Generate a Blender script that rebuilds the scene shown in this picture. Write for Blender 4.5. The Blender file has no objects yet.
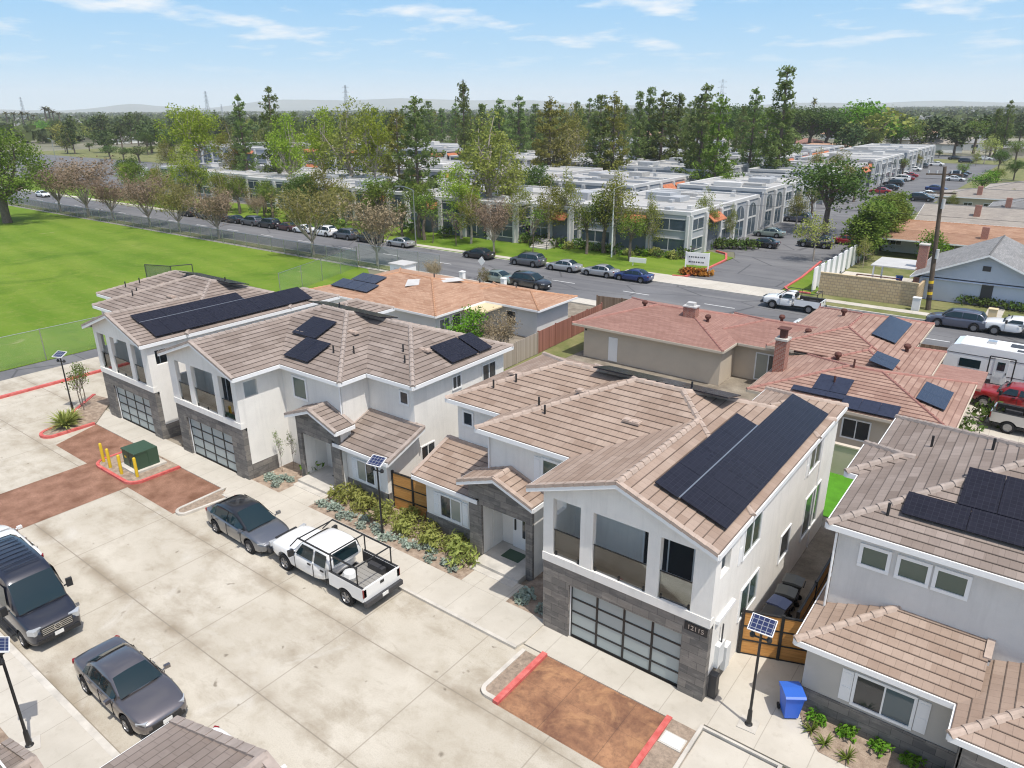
import bpy, bmesh, math, random
from mathutils import Vector, Matrix
R = math.radians
rng = random.Random(11)
scene = bpy.context.scene
COL = scene.collection

# ---------------------------------------------------------------- camera model (metres; solved from the photo's vanishing points)
FPX, YAW, PITCH, ROLL, CAMH = 728.1, R(-37.40), R(20.80), R(-0.395), 19.0
_cy, _sy, _cp, _sp = math.cos(YAW), math.sin(YAW), math.cos(PITCH), math.sin(PITCH)
FWD = Vector((_sy*_cp, _cy*_cp, -_sp)); _ri = Vector((_cy, -_sy, 0)); _up = _ri.cross(FWD)
_cr, _sr = math.cos(ROLL), math.sin(ROLL)
RIGHT = _ri*_cr + _up*_sr; UP = _up*_cr - _ri*_sr
CAM = Vector((0, 0, CAMH))
def ray(px, py): return FWD + RIGHT*((px-512)/FPX) - UP*((py-384)/FPX)
def at(px, py, z=0.0):
    d = ray(px, py); return CAM + d*((z-CAM.z)/d.z)
def up(px, py, Y):
    d = ray(px, py); return CAM + d*(Y/d.y)
cam = bpy.data.cameras.new("camera"); camo = bpy.data.objects.new("camera", cam); COL.objects.link(camo)
cam.sensor_fit = 'HORIZONTAL'; cam.sensor_width = 36.0; cam.lens = 36.0*FPX/1024.0
cam.clip_start = 0.1; cam.clip_end = 40000
camo.matrix_world = Matrix(((RIGHT.x, UP.x, -FWD.x, 0), (RIGHT.y, UP.y, -FWD.y, 0), (RIGHT.z, UP.z, -FWD.z, CAMH), (0, 0, 0, 1)))
scene.camera = camo

# ---------------------------------------------------------------- light
SUN_EL, SUN_X, SUN_Y = R(66), 0.945, -0.327
sun = bpy.data.lights.new("sun", 'SUN'); sun.energy = 3.3; sun.angle = R(0.5); sun.color = (1.0, 0.955, 0.88)
suno = bpy.data.objects.new("sun", sun); COL.objects.link(suno)
_tosun = Vector((SUN_X*math.cos(SUN_EL), SUN_Y*math.cos(SUN_EL), math.sin(SUN_EL)))
suno.rotation_euler = _tosun.to_track_quat('Z', 'Y').to_euler(); suno.location = (60, -20, 120)
world = bpy.data.worlds.new("World"); scene.world = world; world.use_nodes = True
wt = world.node_tree; wn = wt.nodes; wl = wt.links
bg = wn['Background']
sky = wn.new('ShaderNodeTexSky'); sky.sky_type = 'NISHITA'; sky.sun_disc = False
sky.sun_elevation = SUN_EL; sky.sun_rotation = math.atan2(SUN_X, SUN_Y)
sky.air_density = 0.85; sky.dust_density = 2.2; sky.ozone_density = 1.0; sky.altitude = 0
tc = wn.new('ShaderNodeTexCoord'); sep = wn.new('ShaderNodeSeparateXYZ'); wl.new(tc.outputs['Generated'], sep.inputs[0])
def wmath(op, a, b=None, c=None):
    n = wn.new('ShaderNodeMath'); n.operation = op
    for i, v in enumerate((a, b, c)):
        if v is None: continue
        if isinstance(v, (int, float)): n.inputs[i].default_value = v
        else: wl.new(v, n.inputs[i])
    return n.outputs[0]
# clouds: a layer seen at a grazing angle (direction divided by its height)
zc = wmath('ADD', wmath('MAXIMUM', sep.outputs['Z'], 0.0), 0.11)
cmb = wn.new('ShaderNodeCombineXYZ')
wl.new(wmath('DIVIDE', sep.outputs['X'], zc), cmb.inputs[0]); wl.new(wmath('DIVIDE', sep.outputs['Y'], zc), cmb.inputs[1])
nz = wn.new('ShaderNodeTexNoise'); nz.inputs['Scale'].default_value = 2.1; nz.inputs['Detail'].default_value = 6; nz.inputs['Roughness'].default_value = 0.55
wl.new(cmb.outputs[0], nz.inputs['Vector'])
rp = wn.new('ShaderNodeValToRGB'); rp.color_ramp.elements[0].position = 0.525; rp.color_ramp.elements[1].position = 0.70
wl.new(nz.outputs['Fac'], rp.inputs[0])
fade = wn.new('ShaderNodeMapRange'); fade.inputs[1].default_value = 0.03; fade.inputs[2].default_value = 0.075
wl.new(sep.outputs['Z'], fade.inputs[0])
# pale blue air low over the horizon
hz = wn.new('ShaderNodeValToRGB'); hz.color_ramp.elements[0].position = 0.0; hz.color_ramp.elements[0].color = (0.60, 0.72, 0.79, 1)
hz.color_ramp.elements[1].position = 0.16; hz.color_ramp.elements[1].color = (0.20, 0.485, 0.82, 1); e_ = hz.color_ramp.elements.new(0.05); e_.color = (0.36, 0.615, 0.83, 1)
wl.new(sep.outputs['Z'], hz.inputs[0])
hs_ = wn.new('ShaderNodeVectorMath'); hs_.operation = 'SCALE'; hs_.inputs['Scale'].default_value = 6.0; wl.new(hz.outputs[0], hs_.inputs[0])
hf = wn.new('ShaderNodeMapRange'); hf.inputs[1].default_value = 0.18; hf.inputs[2].default_value = 0.55; hf.inputs[3].default_value = 1.0; hf.inputs[4].default_value = 0.0
wl.new(sep.outputs['Z'], hf.inputs[0])
mix0 = wn.new('ShaderNodeMix'); mix0.data_type = 'RGBA'; wl.new(hf.outputs[0], mix0.inputs['Factor']); wl.new(sky.outputs[0], mix0.inputs['A']); wl.new(hs_.outputs[0], mix0.inputs['B'])
cf = wmath('MULTIPLY', wmath('MULTIPLY', rp.outputs[0], fade.outputs[0]), 0.85)
mix = wn.new('ShaderNodeMix'); mix.data_type = 'RGBA'
wl.new(cf, mix.inputs['Factor']); wl.new(mix0.outputs['Result'], mix.inputs['A']); mix.inputs['B'].default_value = (5.1, 5.2, 5.3, 1)
wl.new(mix.outputs['Result'], bg.inputs['Color']); bg.inputs['Strength'].default_value = 0.15
vs = scene.view_settings; vs.view_transform = 'Standard'; vs.look = 'None'; vs.exposure = 0.36; vs.gamma = 1.0; vs.use_curve_mapping = False
scene.render.engine = 'CYCLES'
cy = scene.cycles; cy.use_denoising = True; cy.filter_width = 1.15; cy.max_bounces = 6; cy.diffuse_bounces = 3; cy.glossy_bounces = 3; cy.transmission_bounces = 4; cy.transparent_max_bounces = 12; cy.volume_bounces = 2
cy.use_adaptive_sampling = True; cy.adaptive_threshold = 0.01

# ---------------------------------------------------------------- materials
MATS = {}
def new_mat(name):
    m = bpy.data.materials.new(name); m.use_nodes = True; MATS[name] = m
    return m, m.node_tree.nodes, m.node_tree.links, m.node_tree.nodes['Principled BSDF']
def c4(c): return (c[0], c[1], c[2], 1.0)
class NT:
    """small node helper"""
    def __init__(s, m): s.n = m.node_tree.nodes; s.l = m.node_tree.links
    def set(s, sock, v):
        if isinstance(v, (int, float)): sock.default_value = v
        elif isinstance(v, (tuple, list)): sock.default_value = c4(v) if sock.type == 'RGBA' else v
        else: s.l.new(v, sock)
    def math(s, op, a, b=0.0, c=0.0):
        n = s.n.new('ShaderNodeMath'); n.operation = op
        for i, v in enumerate((a, b, c)): s.set(n.inputs[i], v)
        return n.outputs[0]
    def mix(s, f, a, b):
        n = s.n.new('ShaderNodeMix'); n.data_type = 'RGBA'
        s.set(n.inputs['Factor'], f); s.set(n.inputs['A'], a); s.set(n.inputs['B'], b); return n.outputs['Result']
    def noise(s, vec, scale, detail=4, rough=0.55, dist=0.0):
        n = s.n.new('ShaderNodeTexNoise'); n.inputs['Scale'].default_value = scale; n.inputs['Detail'].default_value = detail
        n.inputs['Roughness'].default_value = rough; n.inputs['Distortion'].default_value = dist
        s.l.new(vec, n.inputs['Vector']); return n.outputs['Fac']
    def ramp(s, f, lo, hi):
        n = s.n.new('ShaderNodeMapRange'); s.set(n.inputs[0], f); n.inputs[1].default_value = lo; n.inputs[2].default_value = hi; return n.outputs[0]
    def pos(s): return s.n.new('ShaderNodeNewGeometry').outputs['Position']
    def uv(s): return s.n.new('ShaderNodeTexCoord').outputs['UV']
    def obj(s): return s.n.new('ShaderNodeTexCoord').outputs['Object']
    def sepv(s, v):
        n = s.n.new('ShaderNodeSeparateXYZ'); s.l.new(v, n.inputs[0]); return n.outputs
    def scale(s, v, k):
        n = s.n.new('ShaderNodeMapping'); s.l.new(v, n.inputs[0]); n.inputs['Scale'].default_value = k; return n.outputs[0]
    def bump(s, h, strength, dist=0.02):
        n = s.n.new('ShaderNodeBump'); n.inputs['Strength'].default_value = strength; n.inputs['Distance'].default_value = dist
        s.l.new(h, n.inputs['Height']); return n.outputs[0]
def mul(c, k): return tuple(min(1, v*k) for v in c)
def M(name, col, rough=0.8, var=0.12, scale=1.5, metal=0.0, bump=0.0, bscale=40, col2=None, fine=0.0, spec=0.35, coat=0.0):
    """mottled paint / stucco / soil material in metres"""
    m, n, l, b = new_mat(name); t = NT(m)
    P = t.pos()
    f = t.noise(P, scale, 5, 0.6)
    c = t.mix(t.ramp(f, 0.3, 0.7), mul(col, 1-var), col2 if col2 else mul(col, 1+var))
    if fine > 0:
        g = t.noise(P, scale*14, 3, 0.7)
        c = t.mix(t.ramp(g, 0.35, 0.65), c, t.mix(1.0, c, c)) if False else t.mix(t.math('MULTIPLY', t.ramp(g, 0.45, 0.75), fine), c, mul(col, 0.45))
    l.new(c, b.inputs['Base Color']); b.inputs['Roughness'].default_value = rough; b.inputs['Metallic'].default_value = metal
    b.inputs['Specular IOR Level'].default_value = spec
    if coat: b.inputs['Coat Weight'].default_value = coat; b.inputs['Coat Roughness'].default_value = 0.05
    if bump: l.new(t.bump(t.noise(P, bscale, 3, 0.6), bump), b.inputs['Normal'])
    return m
def P(name, col, rough=0.5, metal=0.0, spec=0.5, coat=0.0):
    m, n, l, b = new_mat(name); b.inputs['Base Color'].default_value = c4(col); b.inputs['Roughness'].default_value = rough
    b.inputs['Metallic'].default_value = metal; b.inputs['Specular IOR Level'].default_value = spec
    if coat: b.inputs['Coat Weight'].default_value = coat; b.inputs['Coat Roughness'].default_value = 0.04
    return m
def tile_mat(name, a, b_, dark, tw=0.9, cw=0.40, line=0.055, amt=0.85, fade=0.5):
    """flat roof tile: staggered courses on metric UVs, tone per tile, gap and shaded tile edge painted as a dark line at each course"""
    m, n, l, b = new_mat(name); t = NT(m); uv = t.uv(); s = t.sepv(uv)
    row = t.math('FLOOR', t.math('DIVIDE', s[1], cw)); 
    br = n.new('ShaderNodeTexWhiteNoise'); br.noise_dimensions = '2D'
    off = t.math('MULTIPLY', t.math('FRACT', t.math('MULTIPLY', row, 0.618)), tw)
    colu = t.math('FLOOR', t.math('DIVIDE', t.math('ADD', s[0], off), tw))
    cb = n.new('ShaderNodeCombineXYZ'); l.new(colu, cb.inputs[0]); l.new(row, cb.inputs[1]); l.new(cb.outputs[0], br.inputs['Vector'])
    v = br.outputs['Value']
    br2 = n.new('ShaderNodeTexWhiteNoise'); br2.noise_dimensions = '2D'
    col3 = t.math('FLOOR', t.math('DIVIDE', t.math('ADD', s[0], t.math('MULTIPLY', off, 0.37)), tw/3))
    cb2 = n.new('ShaderNodeCombineXYZ'); l.new(col3, cb2.inputs[0]); l.new(row, cb2.inputs[1]); l.new(cb2.outputs[0], br2.inputs['Vector'])
    c = t.mix(t.math('POWER', v, 1.3), a, b_)
    c = t.mix(t.math('MULTIPLY', br2.outputs['Value'], 0.28), c, mul(a, 0.72))
    nz = t.noise(t.pos(), 0.5, 4, 0.6); c = t.mix(t.math('MULTIPLY', t.ramp(nz, 0.45, 0.8), fade), c, mul(b_, 1.12))
    nf = t.noise(t.pos(), 14, 3, 0.7); c = t.mix(t.math('MULTIPLY', t.ramp(nf, 0.5, 0.8), 0.25), c, mul(a, 0.6))
    fr = t.math('FRACT', t.math('DIVIDE', s[1], cw))
    ln = t.math('LESS_THAN', fr, line/cw)
    c = t.mix(t.math('MULTIPLY', ln, amt), c, dark)  # course line: the gap and the shade at the tile butt, painted in
    fx = t.math('FRACT', t.math('DIVIDE', t.math('ADD', s[0], t.math('MULTIPLY', off, 0.37)), tw/3))
    jx = t.math('LESS_THAN', fx, 0.05); c = t.mix(t.math('MULTIPLY', jx, 0.30), c, dark)
    l.new(c, b.inputs['Base Color']); b.inputs['Roughness'].default_value = 0.85; b.inputs['Specular IOR Level'].default_value = 0.2
    return m
def brick_mat(name, c1, c2, mortar, bw, bh, ms, off=0.5, rough=0.85, streak=0.0, bias=0.0):
    m, n, l, b = new_mat(name); t = NT(m)
    k = n.new('ShaderNodeTexBrick'); k.offset = off; l.new(t.uv(), k.inputs['Vector'])
    k.inputs['Color1'].default_value = c4(c1); k.inputs['Color2'].default_value = c4(c2); k.inputs['Mortar'].default_value = c4(mortar)
    k.inputs['Scale'].default_value = 1; k.inputs['Brick Width'].default_value = bw; k.inputs['Row Height'].default_value = bh
    k.inputs['Mortar Size'].default_value = ms; k.inputs['Mortar Smooth'].default_value = 0.1; k.inputs['Bias'].default_value = bias
    c = k.outputs['Color']
    nz = t.noise(t.scale(t.pos(), (1.2, 1.2, 5)), 1.3, 5, 0.65)
    if streak: c = t.mix(t.math('MULTIPLY', t.ramp(nz, 0.5, 0.72), streak), c, mul(c2, 1.55))
    nf = t.noise(t.pos(), 9, 3, 0.7); c = t.mix(t.math('MULTIPLY', t.ramp(nf, 0.5, 0.85), 0.3), c, mul(c1, 0.6))
    l.new(c, b.inputs['Base Color']); b.inputs['Roughness'].default_value = rough; b.inputs['Specular IOR Level'].default_value = 0.25
    return m
def leaf_mat(name, a, b_, trans=0.25, sc=0.8):
    m, n, l, b = new_mat(name); t = NT(m)
    oi = n.new('ShaderNodeObjectInfo')
    f = t.noise(t.obj(), sc, 3, 0.7); f2 = t.noise(t.obj(), sc*9, 2, 0.6)
    c = t.mix(t.math('ADD', t.math('MULTIPLY', t.ramp(f, 0.3, 0.7), 0.55), t.math('MULTIPLY', t.ramp(f2, 0.3, 0.7), 0.45)), a, b_)
    hs = n.new('ShaderNodeHueSaturation'); l.new(c, hs.inputs['Color'])
    l.new(t.math('MULTIPLY_ADD', oi.outputs['Random'], 0.035, 0.4825), hs.inputs['Hue']); l.new(t.math('MULTIPLY_ADD', oi.outputs['Random'], 0.4, 0.8), hs.inputs['Value'])
    c = hs.outputs[0]
    l.new(c, b.inputs['Base Color']); b.inputs['Roughness'].default_value = 0.75; b.inputs['Specular IOR Level'].default_value = 0.15
    if trans:
        tr = n.new('ShaderNodeBsdfTranslucent'); l.new(c, tr.inputs['Color'])
        mx = n.new('ShaderNodeMixShader'); mx.inputs[0].default_value = trans
        out = n['Material Output']; l.new(b.outputs[0], mx.inputs[1]); l.new(tr.outputs[0], mx.inputs[2]); l.new(mx.outputs[0], out.inputs[0])
    return m

def stucco(name, col):
    m, n, l, b = new_mat(name); t = NT(m); Q = t.pos()
    c = t.mix(t.ramp(t.noise(Q, 0.7, 5, 0.6), 0.3, 0.7), mul(col, 0.93), mul(col, 1.04)); c = t.mix(t.math('MULTIPLY', t.ramp(t.noise(t.scale(Q, (2.2, 2.2, 0.22)), 1.6, 5, 0.65), 0.5, 0.75), 0.38), c, mul(col, 0.74))
    c = t.mix(t.math('MULTIPLY', t.ramp(t.noise(Q, 6, 4, 0.7), 0.5, 0.8), 0.12), c, mul(col, 0.7)); l.new(c, b.inputs['Base Color']); b.inputs['Roughness'].default_value = 0.9; b.inputs['Specular IOR Level'].default_value = 0.2
    l.new(t.bump(t.noise(Q, 25, 4, 0.7), 0.35), b.inputs['Normal'])
stucco('stucco', (0.80, 0.775, 0.725)); stucco('stucco_grey', (0.64, 0.625, 0.60))
P('white_trim', (0.80, 0.80, 0.79), 0.55)
brick_mat('stone', (0.125, 0.12, 0.114), (0.235, 0.215, 0.192), (0.06, 0.058, 0.055), 0.62, 0.31, 0.006, 0.5, 0.75, 0.55)
tile_mat('tile_tan', (0.275, 0.198, 0.152), (0.375, 0.288, 0.232), (0.05, 0.037, 0.03), cw=0.34, line=0.028, amt=.62)
tile_mat('tile_grey', (0.205, 0.163, 0.138), (0.305, 0.252, 0.22), (0.045, 0.036, 0.03), cw=0.34, line=0.028, amt=.62)
M('cap_tile', (0.40, 0.315, 0.26), 0.85, 0.18, 3)
M('cap_grey', (0.33, 0.275, 0.24), 0.85, 0.18, 3)
tile_mat('shingle_red', (0.27, 0.150, 0.120), (0.345, 0.205, 0.168), (0.2, 0.10, 0.085), tw=0.9, cw=0.14, line=0.02, amt=0.3, fade=0.3)
tile_mat('tile_red', (0.28, 0.172, 0.135), (0.385, 0.258, 0.205), (0.13, 0.07, 0.055), tw=0.9, cw=0.36, line=0.05, amt=0.6)
tile_mat('shingle_orange', (0.34, 0.195, 0.125), (0.48, 0.315, 0.22), (0.24, 0.13, 0.085), tw=0.9, cw=0.15, line=0.02, amt=0.3, fade=0.5)
tile_mat('shingle_grey', (0.20, 0.20, 0.20), (0.29, 0.285, 0.28), (0.11, 0.11, 0.11), tw=0.9, cw=0.15, line=0.02, amt=0.3)
tile_mat('shingle_brown', (0.30, 0.27, 0.24), (0.40, 0.36, 0.31), (0.2, 0.17, 0.15), tw=0.9, cw=0.15, line=0.02, amt=0.3)
M('roof_flat', (0.40, 0.395, 0.38), 0.85, 0.18, 0.25, fine=0.35)
M('biz_white', (0.54, 0.535, 0.52), 0.85, 0.06, 0.3)
M('biz_grey', (0.37, 0.385, 0.40), 0.85, 0.08, 0.3)
M('biz_dark', (0.16, 0.175, 0.195), 0.8, 0.1, 0.3)
M('terracotta', (0.42, 0.15, 0.075), 0.8, 0.25, 2)
M('beige_wall', (0.53, 0.46, 0.37), 0.9, 0.06, 0.7)
M('yellow_wall', (0.60, 0.48, 0.30), 0.9, 0.05, 0.7)
M('blue_wall', (0.50, 0.54, 0.62), 0.9, 0.05, 0.6)
M('pale_wall', (0.62, 0.63, 0.62), 0.9, 0.06, 0.6)
brick_mat('block_wall', (0.54, 0.42, 0.26), (0.47, 0.35, 0.21), (0.33, 0.26, 0.18), 0.45, 0.3, 0.03)
brick_mat('brick_red', (0.36, 0.12, 0.075), (0.26, 0.085, 0.06), (0.4, 0.33, 0.28), 0.25, 0.085, 0.012)
def glass(name, col, rough=0.05, spec=0.8):
    return P(name, col, rough, 0.0, spec)
glass('pane_dark', (0.03, 0.035, 0.04)); glass('pane_green', (0.065, 0.10, 0.08), 0.08); glass('pane_curtain', (0.30, 0.31, 0.27), 0.15, 0.6)
glass('pane_blue', (0.06, 0.10, 0.12)); glass('frosted', (0.38, 0.43, 0.42), 0.35, 0.5); glass('car_glass', (0.012, 0.026, 0.032), 0.03, 0.5)
glass('biz_glass', (0.06, 0.085, 0.105), 0.08, 0.6)
# clear glass rail
m, n, l, b = new_mat('rail_glass'); tr = n.new('ShaderNodeBsdfTransparent'); tr.inputs[0].default_value = (0.80, 0.84, 0.82, 1)
gl = n.new('ShaderNodeBsdfGlossy'); gl.inputs['Roughness'].default_value = 0.02; mx = n.new('ShaderNodeMixShader'); fr = n.new('ShaderNodeFresnel'); fr.inputs[0].default_value = 1.5
ad = n.new('ShaderNodeMath'); ad.inputs[1].default_value = 0.10; l.new(fr.outputs[0], ad.inputs[0]); l.new(ad.outputs[0], mx.inputs[0]); l.new(tr.outputs[0], mx.inputs[1]); l.new(gl.outputs[0], mx.inputs[2]); l.new(mx.outputs[0], n['Material Output'].inputs[0])
P('black_metal', (0.018, 0.018, 0.018), 0.45); P('dark_metal', (0.06, 0.06, 0.065), 0.5, 0.3); P('steel', (0.5, 0.5, 0.5), 0.35, 0.9)
P('rubber', (0.016, 0.016, 0.017), 0.8, 0, 0.2); P('rim', (0.33, 0.33, 0.34), 0.35, 0.7); P('black_trim', (0.02, 0.02, 0.021), 0.6)
P('lamp_clear', (0.50, 0.52, 0.54), 0.10, 0.3, 0.8); P('lamp_red', (0.22, 0.010, 0.012), 0.2, 0, 0.7); P('chrome', (0.7, 0.7, 0.7), 0.15, 1.0)
P('plate', (0.72, 0.72, 0.7), 0.5)
def solar_mat(name, base, line, bw, bh, ms, rough=0.18):
    m, n, l, b = new_mat(name); t = NT(m)
    k = n.new('ShaderNodeTexBrick'); k.offset = 0.0; l.new(t.uv(), k.inputs['Vector'])
    k.inputs['Color1'].default_value = c4(base); k.inputs['Color2'].default_value = c4(mul(base, 1.25)); k.inputs['Mortar'].default_value = c4(line)
    k.inputs['Scale'].default_value = 1; k.inputs['Brick Width'].default_value = bw; k.inputs['Row Height'].default_value = bh; k.inputs['Mortar Size'].default_value = ms
    l.new(k.outputs[0], b.inputs['Base Color']); b.inputs['Roughness'].default_value = rough; b.inputs['Specular IOR Level'].default_value = 0.22
    return m
solar_mat('solar_black', (0.014, 0.014, 0.021), (0.032, 0.033, 0.042), 0.17, 0.17, 0.005)
solar_mat('solar_blue', (0.026, 0.031, 0.052), (0.042, 0.048, 0.068), 0.17, 0.17, 0.005)
solar_mat('solar_cells', (0.02, 0.028, 0.075), (0.26, 0.27, 0.30), 0.16, 0.16, 0.010, 0.25)
# ground materials -------------------------------------------------
m, n, l, b = new_mat('concrete'); t = NT(m); Pp = t.pos(); s = t.sepv(Pp)
f1 = t.noise(Pp, 0.16, 6, 0.62, 0.4); f2 = t.noise(Pp, 0.9, 5, 0.65); f3 = t.noise(t.scale(Pp, (0.6, 1.0, 1)), 0.55, 6, 0.7, 0.2); f4 = t.noise(Pp, 22, 3, 0.7)
c = t.mix(t.ramp(f1, 0.32, 0.68), (0.42, 0.38, 0.31), (0.55, 0.51, 0.435))
c = t.mix(t.math('MULTIPLY', t.ramp(f2, 0.48, 0.72), 0.45), c, (0.31, 0.265, 0.195))
c = t.mix(t.math('MULTIPLY', t.ramp(f3, 0.50, 0.70), 0.55), c, (0.245, 0.20, 0.14))
f5 = t.noise(Pp, 0.45, 4, 0.6, 1.2); c = t.mix(t.math('MULTIPLY', t.ramp(f5, 0.58, 0.78), 0.55), c, (0.57, 0.545, 0.495))
c = t.mix(t.math('MULTIPLY', t.ramp(f4, 0.45, 0.75), 0.42), c, (0.27, 0.24, 0.19))
def joint(axis, spacing, offs, w=0.024):
    fr = t.math('FRACT', t.math('DIVIDE', t.math('SUBTRACT', s[axis], offs), spacing))
    d = t.math('MULTIPLY', t.math('ABSOLUTE', t.math('SUBTRACT', fr, 0.5)), spacing)
    return t.math('GREATER_THAN', d, spacing/2 - w)
wob = 0
jy = joint(1, 4.15, 6.25); jx = joint(0, 4.6, -33.0)
# dirt that gathers beside the long joints
fr = t.math('FRACT', t.math('DIVIDE', t.math('SUBTRACT', s[1], 6.25), 4.15)); near = t.ramp(t.math('ABSOLUTE', t.math('SUBTRACT', fr, 0.5)), 0.36, 0.5)
f6 = t.noise(Pp, 0.35, 5, 0.65); c = t.mix(t.math('MULTIPLY', t.math('MULTIPLY', near, t.ramp(f6, 0.40, 0.62)), 0.8), c, (0.21, 0.165, 0.11))
f7 = t.noise(t.scale(Pp, (0.5, 2.2, 1)), 1.1, 4, 0.6, 1.5); c = t.mix(t.math('MULTIPLY', t.ramp(f7, 0.62, 0.75), 0.3), c, (0.24, 0.20, 0.15))
f8 = t.noise(Pp, 1.9, 2, 0.5, 0.3); c = t.mix(t.math('MULTIPLY', t.ramp(f8, 0.70, 0.77), 0.7), c, (0.13, 0.105, 0.075))
j = t.math('MULTIPLY', t.math('MAXIMUM', jy, t.math('MULTIPLY', jx, 0.7)), 0.78); c = t.mix(j, c, (0.23, 0.20, 0.16))
l.new(c, b.inputs['Base Color']); b.inputs['Roughness'].default_value = 0.88; b.inputs['Specular IOR Level'].default_value = 0.25
m, n, l, b = new_mat('sidewalk'); t = NT(m); Pp = t.pos(); s = t.sepv(Pp)
c = t.mix(t.ramp(t.noise(Pp, 0.5, 5, 0.6), 0.3, 0.7), (0.43, 0.395, 0.335), (0.53, 0.495, 0.43))
c = t.mix(t.math('MULTIPLY', t.ramp(t.noise(Pp, 2.5, 4, 0.7), 0.55, 0.8), 0.5), c, (0.33, 0.29, 0.23))
c = t.mix(t.math('MULTIPLY', joint(0, 1.55, 0.1, 0.014), 0.55), c, (0.26, 0.23, 0.19))
l.new(c, b.inputs['Base Color']); b.inputs['Roughness'].default_value = 0.9
m, n, l, b = new_mat('paver'); t = NT(m); Pp = t.pos(); s = t.sepv(Pp)
c = t.mix(t.ramp(t.noise(Pp, 0.55, 6, 0.7, 0.5), 0.35, 0.66), (0.155, 0.07, 0.04), (0.38, 0.20, 0.105))
c = t.mix(t.math('MULTIPLY', t.ramp(t.noise(Pp, 2.4, 6, 0.75), 0.47, 0.66), 0.55), c, (0.105, 0.05, 0.032)); c = t.mix(t.math('MULTIPLY', t.ramp(t.noise(Pp, 8, 4, 0.7), 0.5, 0.7), 0.35), c, (0.10, 0.05, 0.035))
c = t.mix(t.math('MULTIPLY', t.ramp(t.noise(Pp, 0.9, 5, 0.65, 1.0), 0.52, 0.72), 0.6), c, (0.52, 0.29, 0.14))
c = t.mix(t.math('MULTIPLY', joint(0, 2.1, 0.0, 0.012), 0.5), c, (0.07, 0.04, 0.03)); c = t.mix(t.math('MULTIPLY', joint(1, 1.5, 0.0, 0.012), 0.3), c, (0.07, 0.04, 0.03))
l.new(c, b.inputs['Base Color']); b.inputs['Roughness'].default_value = 0.8
M('paver_dull', (0.25, 0.118, 0.068), 0.85, 0.4, 1.0, fine=0.6, col2=(0.34, 0.19, 0.13))
m, n, l, b = new_mat('asphalt'); t = NT(m); Pp = t.pos()
c = t.mix(t.ramp(t.noise(Pp, 0.12, 5, 0.6), 0.3, 0.7), (0.10, 0.10, 0.105), (0.155, 0.155, 0.16)); c = t.mix(t.math('MULTIPLY', t.ramp(t.noise(t.scale(Pp, (0.06, 1.1, 1)), 0.7, 4, 0.6), 0.45, 0.7), 0.6), c, (0.20, 0.198, 0.195))
k_ = n.new('ShaderNodeTexVoronoi'); k_.feature = 'DISTANCE_TO_EDGE'; k_.inputs['Scale'].default_value = 0.22; l.new(t.scale(Pp, (0.5, 1.0, 1)), k_.inputs['Vector']); c = t.mix(t.math('MULTIPLY', t.math('LESS_THAN', k_.outputs['Distance'], 0.012), 0.6), c, (0.045, 0.045, 0.048))
c = t.mix(t.math('MULTIPLY', t.ramp(t.noise(Pp, 3, 4, 0.7), 0.5, 0.8), 0.3), c, (0.07, 0.07, 0.075)); l.new(c, b.inputs['Base Color']); b.inputs['Roughness'].default_value = 0.9
M('asphalt_dark', (0.06, 0.06, 0.064), 0.9, 0.2, 0.2, fine=0.2)
m, n, l, b = new_mat('lawn'); t = NT(m); Pp = t.pos()
c = t.mix(t.ramp(t.noise(Pp, 0.05, 6, 0.6), 0.3, 0.7), (0.085, 0.165, 0.014), (0.155, 0.225, 0.026))
c = t.mix(t.math('MULTIPLY', t.ramp(t.noise(t.scale(Pp, (0.25, 1.0, 1)), 0.16, 5, 0.65, 0.5), 0.5, 0.75), 0.6), c, (0.205, 0.245, 0.048))
c = t.mix(t.math('MULTIPLY', t.ramp(t.noise(Pp, 0.11, 5, 0.7, 0.8), 0.5, 0.68), 0.65), c, (0.062, 0.128, 0.011))
c = t.mix(t.math('MULTIPLY', t.ramp(t.noise(Pp, 4, 4, 0.7), 0.5, 0.8), 0.45), c, (0.06, 0.105, 0.012))
sL = t.sepv(Pp); mow = t.math('SINE', t.math('MULTIPLY', t.math('ADD', t.math('ADD', sL[1], t.math('MULTIPLY', sL[0], 0.12)), t.math('MULTIPLY', t.noise(Pp, 0.08, 3, .5), 3.0)), 1.25)); c = t.mix(t.math('MULTIPLY', t.ramp(mow, -0.4, 0.7), 0.09), c, (0.30, 0.37, 0.075))
c = t.mix(t.math('MULTIPLY', t.ramp(t.noise(Pp, 0.22, 3, 0.6, 1.0), 0.70, 0.78), 0.7), c, (0.34, 0.31, 0.17)); c = t.mix(t.math('MULTIPLY', t.ramp(t.noise(Pp, 0.9, 6, 0.75), 0.52, 0.68), 0.45), c, (0.215, 0.225, 0.062))
l.new(c, b.inputs['Base Color']); b.inputs['Roughness'].default_value = 0.95; b.inputs['Specular IOR Level'].default_value = 0.1
M('turf', (0.075, 0.24, 0.012), 0.95, 0.15, 2, fine=0.3)
M('verge', (0.15, 0.20, 0.045), 0.95, 0.4, 0.5, fine=0.35, col2=(0.24, 0.22, 0.10))
M('soil', (0.29, 0.21, 0.155), 0.95, 0.3, 3.5, fine=0.6, bump=0.8, bscale=18, col2=(0.44, 0.35, 0.27))
M('gravel', (0.30, 0.235, 0.18), 0.95, 0.35, 6, fine=0.5, bump=0.7, bscale=25)
M('dirt_yard', (0.20, 0.165, 0.125), 0.95, 0.3, 0.8, fine=0.35, col2=(0.33, 0.29, 0.23))
M('red_paint', (0.55, 0.085, 0.075), 0.7, 0.18, 3, col2=(0.60, 0.17, 0.15)); M('kerb_grey', (0.50, 0.47, 0.42), 0.9, 0.18, 1.5)
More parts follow.
